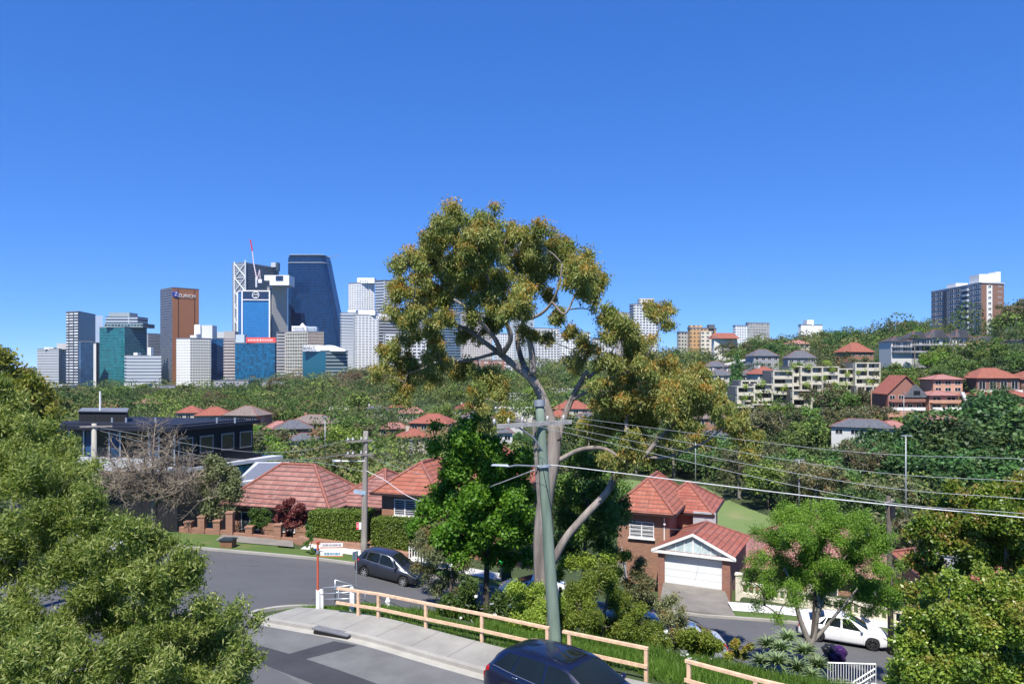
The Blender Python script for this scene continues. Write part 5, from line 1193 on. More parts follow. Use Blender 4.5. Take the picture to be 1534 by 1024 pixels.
# white pickets by the hatch
e = empty('picket_gate', (*gx(613,42.6), h(*gx(613,42.6))), 0, 'small white slatted gate at the right end of the hedge', 'gate')
for k in range(7): mb = MB(); mb.box((k*.16,-k*.02,.45), (.05,.03,.95)); mb.build('picket', M_WHITE, e)
mb = MB(); mb.box((.48,.0,.75),(1.05,.03,.05),-.12); mb.box((.48,.0,.2),(1.05,.03,.05),-.12); mb.build('rail', M_WHITE, e)

# ---- second brick house
D2_ = 47.5; a0 = Vector((PX(572,D2_), D2_)); a1 = Vector((PX(652,46.3), 46.3)); u = (a1-a0).normalized(); v = Vector((-u.y,u.x)); zE = PZ(738,D2_-.5); zg = h(a0.x,a0.y)-2.5
r = empty('brick_house', (a0.x, a0.y, zg), 0, 'orange brick house with orange red hip roof and white window right of the timber pole', 'house')
hip(r, Vector((0,0)), u, v, (a1-a0).length, 6.5, zE-zg, 1.75, .5, M_TILE2, wall=M_BRICK2, zg=-1, ridge='v')
hip(r, Vector((0,0))+u*((a1-a0).length-.4)+v*1.6, u, v, 4.6, 7.5, zE-zg+.12, 2.5, .5, M_TILE2, wall=M_BRICK2, zg=-1, ridge='v')
q = u*1.7; window(r, (q.x, q.y, zE-zg-.95), u, 1.55, 1.1, M_WHITE, M_PANE, 1, 0, M_WHITE, blind=M_BLIND)
q = u*5.2+v*1.6; window(r, (q.x, q.y, zE-zg-.9), u, 1.3, 1.0, M_WHITE, M_PANE, 1, 0, M_WHITE)

# ---- garage house
gL, gR = Vector((PX(979,48.6),48.6)), Vector((PX(1101,46.2),46.2)); u = (gR-gL).normalized(); v = Vector((-u.y,u.x)); wG = (gR-gL).length
zE = PZ(827,47.5); zfl = h(*((gL+gR)/2))-.05; zFloor = PZ(879,47.3)
r = empty('garage_house', (gL.x, gL.y, zFloor), 0, 'two storey red brick house with white roller door garage and orange tiled roofs', 'house')
ze = zE-zFloor; o = Vector((0,0)); ov = .3; rise = 1.0; dG = 6.0
def l3(p, z): return Vector((p.x, p.y, z))
# garage walls: piers and sides
mb = MB(); mb.prism([u*ov, u*(ov+.42), u*(ov+.42)+v*dG, u*ov+v*dG], -3, ze-.02); mb.build('wall', M_BRICKG, r)
mb = MB(); mb.prism([u*(wG-ov-.5), u*(wG-ov), u*(wG-ov)+v*dG, u*(wG-ov-.5)+v*dG], -3, ze-.02); mb.build('wall', M_BRICKG, r)
mb = MB(); q = u*(ov+.42)+v*.16; w_ = wG-2*ov-.92
for k in range(-1,5): z0 = k*.46; mb.prism([q, q+u*w_, q+u*w_+v*.06, q+v*.06], z0+.015, z0+.455)
mb.prism([q+v*.02, q+u*w_+v*.02, q+u*w_+v*.1, q+v*.1], -.5, 2.3); mb.build('roller_door', pm("door_white", (.74,.76,.76), .45, 0, .03), r)
mb = MB(); mb.prism([q-v*.04, q+u*w_-v*.04, q+u*w_+v*.16, q+v*.16], 2.32, ze-.02); mb.build('lintel', M_WHITE, r)
c0, c1 = -v*.15, u*wG-v*.15; gapx = u*(wG/2)-v*.15; back = u*(wG/2)+v*(dG-2.0); b0_, b1_ = v*(dG+.3), u*wG+v*(dG+.3)
mb = MB(); R0, R1 = l3(gapx, ze+rise+.25), l3(back, ze+rise+.25)
mb.face([l3(c0,ze), R0, R1, l3(b0_,ze)][::-1]); mb.face([l3(c1,ze), l3(b1_,ze), R1, R0][::-1] if False else [l3(c1,ze), l3(b1_,ze), R1, R0]); mb.face([l3(b1_,ze), l3(b0_,ze), R1]); mb.face([l3(c0,ze-.03), l3(b0_,ze-.03), l3(b1_,ze-.03), l3(c1,ze-.03)])
ro = mb.build('roof', M_TILE3, r)
for a, b in ((R0,R1),(R1,l3(b0_,ze)),(R1,l3(b1_,ze))): mb = MB(); mb.tube([a,b], .1, 6); mb.build('ridge_cap', M_RIDGE, ro)
gp_ = -v*.02
M_GAB = pm("gable_panel", (.50,.60,.60), .6)
mb = MB(); f = .02; A_, B_, C_ = l3(u*.35-v*.02, ze-.02), l3(u*(wG-.35)-v*.02, ze-.02), l3(u*(wG/2)-v*.02, ze+rise+.05)
mb.verts([A_,B_,C_,A_+l3(v,0)*.1,B_+l3(v,0)*.1,C_+l3(v,0)*.1], [(0,1,2),(5,4,3),(0,3,4,1)]); gb_ = mb.build('gable', M_GAB, r)
for k in range(1,8):
    t = k/8; x = .35+(wG-.7)*t; hh_ = (rise+.07)*(1-abs(2*t-1)); p_ = u*x-v*.05
    mb = MB(); mb.box((p_.x, p_.y, ze-.02+hh_/2), (.045 if k != 4 else .09,.03,hh_), math.atan2(u.y,u.x)); mb.build('batten', M_WHITE, gb_)
for a, b in ((l3(-u*.08-v*.2, ze-.08), l3(gapx-v*.05, ze+rise+.2)), (l3(u*(wG+.08)-v*.2, ze-.08), l3(gapx-v*.05, ze+rise+.2)), (l3(-u*.1-v*.17, ze-.12), l3(u*(wG+.1)-v*.17, ze-.12))):
    mb = MB(); d_ = b-a; n_ = len([0]); up = Vector((0,0,.09)); nn = l3(v,0)*.04
    mb.verts([a-up-nn,b-up-nn,b+up-nn,a+up-nn,a-up+nn,b-up+nn,b+up+nn,a+up+nn], [(0,1,2,3),(7,6,5,4),(0,4,5,1),(3,2,6,7),(0,3,7,4),(1,5,6,2)]); mb.build('barge_board', M_WHITE, gb_)
dk = [l3(u*(ov+.3)+v*.3,-.02), l3(u*(wG-ov-.4)+v*.3,-.02)]; ka_, kb_ = Vector((8.3,41.2)), Vector((12.5,40.75))
dk += [Vector((kb_.x-gL.x,kb_.y-gL.y,h(*kb_)+.14-zFloor)), Vector((ka_.x-gL.x,ka_.y-gL.y,h(*ka_)+.14-zFloor))]
mb = MB(); mb.verts([p+Vector((gL.x,gL.y,zFloor)) for p in dk]+[p+Vector((gL.x,gL.y,zFloor-1.2)) for p in dk], [(0,3,2,1),(4,5,6,7),(0,1,5,4),(1,2,6,5),(2,3,7,6),(3,0,4,7)]); tag(mb.build('driveway', M_DRIVE), kind='structure')
# main brick block: left wing
def relp(px, D): return Vector((PX(px,D)-gL.x, D-gL.y))
w0, w1 = relp(925,52.0), relp(1003,50.6); uu = (w1-w0).normalized(); vv = Vector((-uu.y,uu.x)); zw = PZ(767,51)-zFloor
hip(r, w0, uu, vv, (w1-w0).length, 7.0, zw, 2.1, .45, M_TILE2, wall=M_BRICK, zg=-3, ridge='v', name_w='front_wall')
w2 = w1+vv*3.2+uu*.0
w3 = relp(1078,53.2); hip(r, w2-uu*1.5, uu, vv, max(3.5,(w3-w2).length+.7), 5.5, PZ(763,54.0)-zFloor, 1.75, .4, M_TILE3, wall=M_BRICK, zg=-3, ridge='u', name_w='rear_wall')
q = w0+uu*1.75; window(r, (q.x, q.y, PZ(793,51.3)-zFloor), uu, 1.75, 1.15, M_WHITE, M_PANE, 1, 3, M_WHITE, blind=M_BLIND)
mb = MB(); q = w0+uu*((w1-w0).length-.35)-vv*.09; mb.tube([(q.x,q.y,zw-.3),(q.x,q.y,-2.6)], .045, 8); mb.build('downpipe', M_WHITE, r)
mb = MB(); mb.lathe([(0,-.09),(.07,-.05),(.09,0),(.07,.06),(0,.09)], (q.x,q.y-.1,zw-.75), 10); mb.build('wall_lamp', M_WHITE, r, smooth=True)
q = w2+uu*1.2; mb = MB(); mb.prism([q-vv*.4, q+uu*1.6-vv*.4, q+uu*1.6-vv*.2, q-vv*.2], zw-1.4, zw-.3); mb.build('window_hood', M_BLIND, r)
# stair with handrail beside it
e = empty('garden_steps', P(915,885,46), 0, 'weathered steps with thin handrail left of the garage house', 'steps'); 
for k in range(7): mb = MB(); mb.box((.35+.06*k, k*.42, .17*k-.1), (1.3,.45,.4), -.1); mb.build('step', M_DRIVE, e)
mb = MB(); mb.tube([(1.0,-.1,.9),(1.05,1.4,1.5),(1.1,2.8,2.1)], .03, 6); mb.tube([(1.0,-.1,0),(1.0,-.1,.95)], .03, 6); mb.build('handrail', M_GREYM, e)

# ---- balustrade walls right of the garage
def balustrade(name, label, a, b, hh=1.0, step=.36, m=None):
    m = m or pm("cream_render", (.66,.60,.47), .8, 0, .12); a = Vector((*a, h(*a)-.1)); b = Vector((*b, h(*b)-.1)); e = empty(name, a, 0, label, 'wall'); d = b-a; L = d.length; u_ = d/L; ang = math.atan2(d.y, d.x)
    def seg(z0, z1, th, nm):
        nn = Vector((-u_.y,u_.x,0)).normalized()*th/2; mb = MB()
        mb.verts([Vector((0,0,z0))-nn, d+Vector((0,0,z0))-nn, d+Vector((0,0,z0))+nn, Vector((0,0,z0))+nn, Vector((0,0,z1))-nn, d+Vector((0,0,z1))-nn, d+Vector((0,0,z1))+nn, Vector((0,0,z1))+nn], [(3,2,1,0),(4,5,6,7),(0,1,5,4),(1,2,6,5),(2,3,7,6),(3,0,4,7)]); mb.build(nm, m, e)
    seg(-.3, .35, .26, 'plinth'); seg(hh-.13, hh, .28, 'coping'); k = step/2
    while k < L: mb = MB(); mb.box(u_*k+Vector((0,0,(hh+.22)/2)), (.15,.16,hh-.48), ang); mb.build('baluster', m, e); k += step
    for q in (Vector((0,0,0)), d): mb = MB(); mb.box(q+Vector((0,0,.6)), (.36,.36,1.6), ang); mb.box(q+Vector((0,0,1.43)), (.46,.46,.1), ang); mb.build('pier', m, e)
    return e
balustrade('balustrade_wall', 'cream balustrade wall between the garage and the feathery tree', gx(1107,45.0), gx(1215,43.2))
balustrade('balustrade_wall', 'cream balustrade wall seen right of the feathery tree trunk', gx(1222,43.0), gx(1395,40.2))
# ---- pink roofed house behind the feathery tree
a0 = Vector((PX(1120,52), 52)); a1 = Vector((PX(1360,48.5), 48.5)); u = (a1-a0).normalized(); v = Vector((-u.y,u.x)); zE = PZ(862,49.5); zg = zE-3.2
r = empty('brick_house', (a0.x, a0.y, zg), 0, 'brick house with faded pink tiled roof hidden behind the feathery tree', 'house')
hip(r, Vector((0,0)), u, v, (a1-a0).length-1, 9, 3.2, 3.1, .5, M_TILE4, wall=M_BRICK, zg=-2.5, ridge='u')
for k in (2.0, 5.2, 8.2): q = u*k; window(r, (q.x,q.y,1.9), u, 1.4, 1.2, M_WHITE, M_PANE, 1, 0, M_WHITE)
# ---- orange roofed house deeper right, with render box
a0 = Vector((PX(1420,36), 36)); zE = PZ(884,36); r = empty('brick_house', (a0.x,a0.y,zE-3), 0, 'house with orange tiled roof glimpsed between the two glossy trees', 'house')
u = Vector((.98,-.2)).normalized(); v = Vector((-u.y,u.x)); hip(r, Vector((0,0)), u, v, 9, 7, 3, 1.9, .5, M_TILE2, wall=M_BRICK2, zg=-2, ridge='u')
c = P(1420,842,34.5); r = empty('rendered_chimney', c, 0, 'pale rendered boxy chimney rising out of the yellow tipped tree', 'chimney')
mb = MB(); mb.box((0,0,-1.2), (1.05,.95,3.2), -.7); mb.build('stack', pm("grey_render", (.50,.49,.52), .8, 0, .06), r); mb = MB(); mb.box((0,0,.44), (1.15,1.05,.08), -.7); mb.build('cap', pm("grey_cap", (.3,.29,.28), .8), r)

# ---- black modern house
M_BLACKC = facade("black_cladding", (.012,.012,.014), (.006,.006,.007), 4, 1, .5, .08, .4); M_BLACKR = pm("black_roof", (.014,.016,.026), .65, 0, .2, .6)
M_ROOFTOP = pm("roof_deck", (.17,.18,.21), .6, 0, .15); M_PALE = pm("pale_render", (.50,.51,.53), .7, 0, .05); M_BLUEG = glass("blue_glass", (.03,.08,.17), .05, .8); M_TEALG = glass("teal_glass", (.03,.22,.28), .05, .8)
z3 = PZ(642,70); C = Vector((PX(266,70),70)); Rr = Vector((PX(387,79.8),79.8)); Ll = Vector((PX(62,73.5),73.5))
r = empty('modern_house', (C.x, C.y, z3-12), 0, 'large black clad modern house with flat dark roof and pale balcony fronts', 'house')
def q2(p): return p-C
uR = q2(Rr).normalized(); uL = (q2(Ll)).normalized(); B_ = Rr+Ll-C
mb = MB(); mb.prism([q2(C)+(uR+uL)*.4, q2(Rr)-uR*.3+uL*.4, q2(B_), q2(Ll)+uR*2.4-uL*.1], 8.3, 11.75); mb.build('upper_wall', M_BLACKC, r)
mb = MB(); mb.prism([q2(C)-uR*.9-uL*.1, q2(Rr)+uR*.2-uL*.1, q2(B_)+uR*.3, q2(Ll)-uR*.7+uL*.4], 11.75, 12.15); ro = mb.build('roof', M_BLACKR, r)
mb = MB(); mb.prism([q2(C)+uR*.6+uL*1, q2(Rr)-uR*1-(-uL)*.8, q2(B_)-uR*.4, q2(Ll)+uR*.5], 12.153, 12.28); mb.build('roof_deck', M_BLACKR, ro)
p_ = lambda px, D: Vector((PX(px,D),D))-C
mb = MB(); mb.prism([p_(118,76), p_(190,75), p_(192,80), p_(124,80.5)], 12.2, z3*0+PZ(616,76)-(z3-12)); mb.build('plant_room', M_BLACKC, ro)
mb = MB(); mb.prism([p_(117,75.8), p_(191,74.8), p_(193,80.2), p_(123,80.7)], PZ(616,76)-(z3-12)+.002, PZ(616,76)-(z3-12)+.12); mb.build('plant_roof', M_ROOFTOP, ro)
for px in (168, 189, 233, 325, 352): b = p_(px, 74.5); mb = MB(); mb.tube([(b.x,b.y,12.2),(b.x,b.y,12.75)], .1, 8); mb.build('roof_vent', M_GALV, ro)
b = p_(150,76); mb = MB(); mb.tube([(b.x,b.y,12.2),(b.x,b.y,15.4)], .09, 8); mb.build('flue', M_WHITE, ro)
L_ = q2(Rr).length
M_BRONZE = pm("bronze_frame", (.32,.28,.27), .5, .3)
for t in (.12,.36,.62,.86):
    p = q2(C)+uL*.4*0+uR*(L_*t)+uL*.40; n_ = Vector((uR.y,-uR.x)); window(r, (p.x+0, p.y, 10.15), uR, 1.75, 1.75, M_BRONZE, M_DARKGL, 0, 0, None, .12, fr=.12)
# long left front: recessed glazing panels and balconies
LL_ = q2(Ll).length
for t0, t1, m_ in ((.04,.14,M_BLACKC),(.15,.215,M_BLUEG),(.22,.42,M_DARKGL),(.43,.50,M_BLUEG),(.51,.63,M_DARKGL),(.64,.69,M_BLUEG),(.70,.80,M_PANE),(.81,.96,M_DARKGL)):
    a, b = uL*(LL_*t0)+uR*.38, uL*(LL_*t1)+uR*.38; d_ = (b-a); c_ = (a+b)/2; 
    mb = MB(); mb.box((c_.x, c_.y, 10.0), (d_.length, .1, 3.1), math.atan2(d_.y,d_.x)); mb.build('glazing', m_, r)
    for e_ in (a,): mb = MB(); mb.box((e_.x, e_.y-.1, 10.0), (.14,.12,3.2), 0); mb.build('glazing_post', M_GALV, r)
mb = MB(); a, b = uL*(LL_*.06)-uR*.8, uL*(LL_*.97)-uR*.8; d_ = b-a; c_ = (a+b)/2; mb.box((c_.x,c_.y,8.5),(d_.length,.15,1.3),math.atan2(d_.y,d_.x)); mb.build('balcony_front', M_PALE, r)
mb = MB(); mb.prism([uL*.3-uR*.7, uL*(LL_*.97)-uR*.7, uL*(LL_*.97)+uR*2, uR*2+uL*.3], 7.95, 8.25); mb.build('balcony_floor', M_PALE, r)
# lower storey and white slab to the right
mb = MB(); mb.prism([uL*.5+uR*.5, q2(Rr)+uL*.5+uR*1.2, q2(B_), q2(Ll)+uR*2.5], 2, 8.28); mb.build('lower_wall', M_BLACKC, r)
zs = PZ(676,78)-(z3-12)
mb = MB(); mb.prism([uL*.5-uR*.3, q2(Rr)+uR*2.6-uL*1.0, q2(Rr)+uR*2.6+uL*2.0, uL*2.2+uR*.5], 7.62, 7.98, poly2=None); mb.build('white_slab', M_PALE, r)
nR = Vector((uR.y,-uR.x)); 
for t in (.66,.78,.9,1.02): p = uR*(L_*t)+uL*.42; mb = MB(); mb.box((p.x+nR.x*.1,p.y+nR.y*.1,6.3),(1.1*L_*.1,.08,2.1),math.atan2(uR.y,uR.x)); mb.build('glazing', M_TEALG, r)
# white roofs beside the long red roof
e = empty('flat_roof_house', P(372,735,60), 0, 'low white flat roofed extension behind the long red roof', 'building')
p_ = lambda px, D: Vector((PX(px,D)-e.location.x, D-e.location.y)); zz = lambda py, D: PZ(py,D)-e.location.z
mb = MB(); mb.prism([p_(352,58), p_(392,60), p_(432,70), p_(385,70)], [zz(728,58)-6]*4, [zz(728,58), zz(722,60), zz(722,60), zz(728,58)]); mb.build('wall', M_PALE, e)
mb = MB(); mb.prism([p_(350,57.5), p_(393,59.5), p_(434,70.5), p_(383,70.5)], [zz(728,58)+.004]*4, [zz(728,58)+.3]*4); mb.build('parapet', M_PALE, e)
mb = MB(); mb.prism([p_(356,58.6), p_(390,60.3), p_(428,69.5), p_(388,69.5)], [zz(728,58)+.31]*4, [zz(728,58)+.33]*4); mb.build('roof', M_ROOFTOP, e)
# ---------------------------------------------------------------- skyline
def poly_tower(pl, pc, pr, D, dl, dr):
    L = Vector((PX(pl, D+dl), D+dl)); C = Vector((PX(pc, D), D)); Rr = Vector((PX(pr, D+dr), D+dr)); return L, C, Rr, L+Rr-C
def grow(poly, g):
    c = sum(poly, Vector((0,0)))/len(poly); return [p+(p-c).normalized()*g for p in poly]
def tower(label, cat, pl, pc, pr, yt, D, mL, mR=None, dl=20, dr=20, name='office_tower', bands=None, roof=None, crown=None, zb=None, top2=None, caps=True):
    L, C, Rr, B = poly_tower(pl, pc, pr, D, dl, dr); gz_ = (h(C.x, C.y) if zb is None else zb); z1 = PZ(yt, D); mR = mR or mL
    e = empty(name, (C.x, C.y, gz_), 0, label, cat); q = [p-C for p in (L, C, Rr, B)]; Ht = z1-gz_
    mb = MB(); mb.verts([(*p, z) for z in (-6, Ht) for p in q], [(0,1,5,4)], 0)
    i = len(mb.v)-8
    for f, mi in (((1,2,6,5),1),((2,3,7,6),0),((3,0,4,7),1),((4,5,6,7),2)): mb.f.append(f); mb.m.append(mi)
    o = mb.build('walls', [mL, mR, roof or M_ROOFTOP], e)
    if bands:
        fh, th, m, gr = bands; me = None; k = 0; z = Ht-.1
        while z > 2 and k < 60:
            if me is None: mb = MB(); mb.prism(grow(q, gr), -th, 0); bo = mb.build('floor_band', m, e); me = bo.data; bo.location.z = z
            else: bo = link('floor_band', me, e); bo.location.z = z
            z -= fh; k += 1
    if caps: mb = MB(); mb.prism(grow(q, .35), Ht+.01, Ht+1.1); mb.build('parapet', roof or M_ROOFTOP, e)
    return e, C, q, Ht
def plant_box(e, C, pl, pr, yt, yb, D, m, dep=14, name='plant_room', gz_=None):
    z0, z1 = PZ(yb, D)-e.location.z, PZ(yt, D)-e.location.z; x0, x1 = PX(pl,D)-C.x, PX(pr,D)-C.x; y0 = D-C.y
    mb = MB(); mb.prism([(x0,y0),(x1,y0),(x1,y0+dep),(x0,y0+dep)], z0, z1); return mb.build(name, m, e)
m_conc = lambda n, c: pm(n, c, .8, 0, .06, .05)
BW = (.72,.72,.70)
FA = facade
f1 = FA("fa_paleband", (.45,.47,.50), (.06,.13,.19), 3.5, .62, 60, 1, var=.2); f2 = FA("fa_pinkband", (.55,.50,.46), (.07,.10,.14), 3.5, .55, 9, .86)
f3 = FA("fa_darkstripe", (.035,.045,.07), (.70,.72,.74), 3.6, .42, 9, .80, .4, var=.35); f4 = pm("navy_cladding", (.018,.03,.07), .3, 0, .25, .05)
f5 = pm("lilac_panel", (.42,.50,.62), .4, 0, .04, .02); f6 = FA("fa_navyglass", (.02,.045,.10), (.02,.06,.13), 3.6, .85, 2.2, .85, .08, var=.3)
f7 = FA("fa_tealglass", (.018,.12,.145), (.01,.15,.175), 3.7, .78, 3.2, .9, .06, var=.35); f8 = FA("fa_tealglass2", (.10,.20,.24), (.03,.10,.13), 3.7, .70, 4, .9, .1, var=.3)
f9 = FA("fa_greyband", (.48,.52,.57), (.04,.06,.10), 3.8, .52, 40, .97, var=.2)
f10 = FA("fa_bronzeglass", (.19,.17,.17), (.045,.055,.075), 3.4, .7, 3, .86, .15, var=.5); f11 = pm("copper_panel", (.36,.15,.07), .5, .1, .06, .03)
f12 = FA("fa_whitegrid", (.80,.79,.75), (.30,.31,.31), 3.3, .5, 2.4, .42, .4, var=.15); f13 = FA("fa_whitegrid_shade", (.66,.65,.60), (.10,.11,.12), 3.3, .5, 3.0, .7, .3, var=.3)  # second white grid: right face's shade put into greyer wall and panes
f14 = FA("fa_blueglass", (.01,.06,.16), (.008,.07,.20), 3.6, .9, 3, .9, .05, var=.3); f15 = FA("fa_pinkgrey", (.52,.46,.43), (.025,.03,.04), 3.6, .55, 40, .97, .2, var=.3)
f16 = FA("fa_blueteal", (.008,.06,.14), (.004,.11,.24), 3.5, .75, 2.6, .85, .05, var=.45); f17 = FA("fa_metalgrid", (.34,.37,.40), (.06,.09,.12), 3.6, .6, 3, .75, .15, var=.4)
f18 = FA("fa_darkgrid", (.09,.13,.17), (.02,.035,.055), 3.6, .66, 3, .8, .08, var=.5); f19 = FA("fa_skyglass", (.03,.18,.42), (.025,.17,.42), 3.6, .88, 2.4, .92, .04, var=.08)
f20 = FA("fa_concrete", (.46,.44,.40), (.36,.36,.34), 3.4, .35, 2.5, .7, .5, var=.1); f21 = FA("fa_slopeglass", (.002,.02,.07), (.002,.03,.10), 3.8, .82, 2.6, .9, .04, var=.25)
f22 = FA("fa_beigegrid", (.55,.51,.44), (.09,.10,.09), 3.6, .62, 3.2, .78, .3, var=.5); f23 = FA("fa_beigegrid_shade", (.42,.33,.26), (.20,.17,.14), 3.6, .7, 2.2, .5, .4, var=.4)  # second beige grid: shade of the right face put into its browner colour
f24 = FA("fa_aptwhite", (.74,.74,.71), (.10,.12,.15), 3.1, .52, 4.2, .62, .25, var=.6); f25 = FA("fa_aptwhite2", (.82,.82,.80), (.16,.22,.26), 3.1, .55, 3.4, .5, .2, var=.5)
f26 = FA("fa_whitedark", (.70,.70,.68), (.03,.04,.055), 3.6, .55, 5, .72, .15, var=.4); f27 = FA("fa_brownapt", (.36,.18,.13), (.5,.48,.45), 3.1, .4, 7, .6, .6, var=.4)
f28 = FA("fa_orangeapt", (.62,.38,.18), (.16,.15,.14), 3.0, .5, 3.4, .45, .3, var=.5); f29 = FA("fa_creamapt", (.68,.62,.50), (.12,.13,.13), 3.0, .5, 3.8, .55, .3, var=.5)
f30 = FA("fa_pinkapt", (.55,.50,.47), (.22,.2,.2), 3.1, .5, 3.2, .5, .3, var=.4)
# 1 low glass-banded office
e,C,q,Ht = tower('low glass banded office block at the far left end of the skyline', 'office building', 56, 88, 101, 523, 960, f1, f2, 14, 30, bands=(3.5,1.2,m_conc("band_grey",(.5,.5,.5)),.5)); plant_box(e,C,66,80,520,523,966,m_conc("white_box",(.8,.8,.8))); plant_box(e,C,85,99,514,523,970,m_conc("band_grey",(.5,.5,.5)))
# 2
e,C,q,Ht = tower('slim navy tower with white striped windows beside the lilac tower', 'office tower', 99, 118, 143, 467, 920, f3, f4, 10, 60); 
tower('pale lilac blank walled tower behind the navy striped tower', 'office tower', 121, 123, 154, 472, 1080, f5, f5, 10, 8, caps=False)
e,C,q,Ht = tower('dark blue glass block in front of the lilac tower', 'office tower', 118, 121, 140, 512, 880, f6, f6, 6, 6)
e,C,q,Ht = tower('narrow brown and white tower between dark blue and teal blocks', 'office tower', 140, 144, 153, 514, 930, m_conc("white_box",(.8,.8,.8)), FA("fa_brownstrip",(.5,.47,.44),(.08,.06,.06),3.4,.9,5,.6), 6, 10)
# teal
e,C,q,Ht = tower('broad teal glass tower with stepped top', 'office tower', 149, 187, 220, 490, 900, f7, f8, 16, 26, bands=(3.7,.35,pm("teal_band",(.10,.26,.28),.4),.25)); plant_box(e,C,156,214,484,490,906,FA("fa_greyteal",(.30,.36,.38),(.03,.08,.1),4,.6,4,.8),30); plant_box(e,C,158,206,474,484,910,f9,26); plant_box(e,C,163,194,468,474,914,m_conc("teal_grey",(.30,.36,.38)),20)
e,C,q,Ht = tower('low white banded office with rooftop plant in front of the teal tower', 'office building', 187, 190, 241, 533, 840, f9, f9, 8, 12, bands=(3.8,1.9,m_conc("pale_band",(.55,.58,.62)),.5)); plant_box(e,C,200,206,528,533,845,m_conc("white_box",(.8,.8,.8)),8); plant_box(e,C,221,226,520,533,848,m_conc("white_box",(.8,.8,.8)),6)
tower('grey banded building between the teal and brown towers', 'office building', 219, 222, 242, 500, 1000, f9, f9, 8, 20, bands=(3.8,1.2,m_conc("pale_band",(.55,.58,.62)),.4))
# brown tower with sign
e,C,q,Ht = tower('tall copper brown tower with ZURICH lettering at its top', 'office tower', 240, 258, 298, 431, 950, f10, f11, 30, 24, bands=None)
u_ = q[2].normalized(); Lr = q[2].length; ang = math.atan2(u_.y, u_.x); nn = Vector((u_.y,-u_.x))
for t in (.22,.83): p = u_*Lr*t+nn*.15; mb = MB(); mb.box((p.x,p.y,Ht/2), (.8,.5,Ht-1), ang); mb.build('groove', pm("groove_dark",(.10,.04,.025),.7), e)
def sign_text(s, p, z, size, m, e, ang, sx=1.): return text_mesh('lettering', s, size, m, e, (p.x, p.y, z), (math.pi/2,0,ang), .1, sx)
sign_text('ZURICH', u_*Lr*.53+nn*.9, Ht-9.5, 6.2, M_WHITE, e, ang, 1.0)
p = u_*Lr*.12+nn*.5; mb = MB(); mb.lathe([(0,0),(4.2,0),(4.2,.5),(0,.5)], (0,0,0), 24, 'Y'); o = mb.build('logo_disc', pm("logo_blue",(.03,.05,.35),.4), e); o.location = (p.x+nn.x*.3,p.y+nn.y*.5,Ht-8); o.rotation_euler.z = ang
sign_text('Z', p+nn*1.0, Ht-8, 7, M_WHITE, e, ang)
# white grid pair
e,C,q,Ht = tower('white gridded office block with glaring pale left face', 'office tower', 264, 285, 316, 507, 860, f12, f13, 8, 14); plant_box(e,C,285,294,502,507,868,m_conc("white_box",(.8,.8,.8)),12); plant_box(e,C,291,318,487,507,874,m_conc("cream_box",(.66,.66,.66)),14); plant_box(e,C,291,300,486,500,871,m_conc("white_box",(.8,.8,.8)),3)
e,C,q,Ht = tower('royal blue glass office block between white grid and striped blocks', 'office building', 314, 317, 337, 507, 900, f14, f14, 5, 4); plant_box(e,C,316,336,497,507,905,m_conc("plant_grey",(.5,.53,.55)),14)
e,C,q,Ht = tower('dark striped pinkish office block left of the blue block with red sign', 'office building', 335, 337, 352, 508, 880, f15, f15, 6, 4, bands=(3.6,1.7,m_conc("pink_band",(.52,.47,.45)),.4)); plant_box(e,C,336,352,496,508,885,m_conc("brown_grey",(.40,.37,.35)),12)
e,C,q,Ht = tower('blue teal glass office block carrying a red rooftop sign', 'office building', 352, 412, 427, 514, 860, f16, FA("fa_blueteal_shade",(.015,.03,.06),(.01,.05,.10),3.5,.75,2.6,.85,.06,var=.7), 4, 18); plant_box(e,C,353,366,501,514,868,m_conc("pale_blue_box",(.5,.58,.66)),10)  # right face gets darker glass, its shade put into the colour
z0 = PZ(514,862)-e.location.z; z1 = PZ(506,862)-e.location.z; xa_, xb_ = PX(369,862)-C.x, PX(413,862)-C.x
mb = MB(); mb.box(((xa_+xb_)/2, 2, (z0+z1)/2+.6), (xb_-xa_, .6, z1-z0)); sgn = mb.build('red_sign', pm("sign_scarlet",(.85,.10,.09),.5), e)
mb = MB(); R = random.Random(7); x = xa_+2
while x < xb_-3: w = R.uniform(1.0,1.9); mb.box((x+w/2, 1.6, (z0+z1)/2+.6), (w*.6,.3,R.uniform(2.2,3.6))); x += w+.5
mb.build('lettering', pm("sign_pink",(.95,.75,.72),.5), sgn)
# braced tower
e,C,q,Ht = tower('tall dark office tower with white diagonal bracing on its corner', 'office tower', 348, 368, 418, 394, 1020, f17, f18, 8, 60, bands=(3.6,.5,m_conc("metal_band",(.36,.39,.42)),.3))
mb = MB(); a0_, a1_ = q[0]*.82, q[1]*0.0; fr = lambda t, z: (a0_.x+(a1_.x-a0_.x)*t, a0_.y+(a1_.y-a0_.y)*t-1.0, z)
for k in range(5):
    za, zb_ = Ht-k*20, Ht-(k+1)*20
    mb.tube([fr(0,za),fr(1,zb_)], .7, 5); mb.tube([fr(1,za),fr(0,zb_)], .7, 5); mb.tube([fr(0,zb_),fr(1,zb_)], .5, 5)
mb.tube([fr(0,Ht+3),fr(0,Ht-100)], .9, 5); mb.tube([fr(1,Ht+4),fr(1,Ht-100)], .9, 5); mb.build('bracing', m_conc("brace_white",(.75,.76,.78)), e)
plant_box(e,C,406,413,388+5,400,1060,m_conc("plant_grey",(.5,.53,.55)),8); plant_box(e,C,411,417,393,405,1062,f18,8)
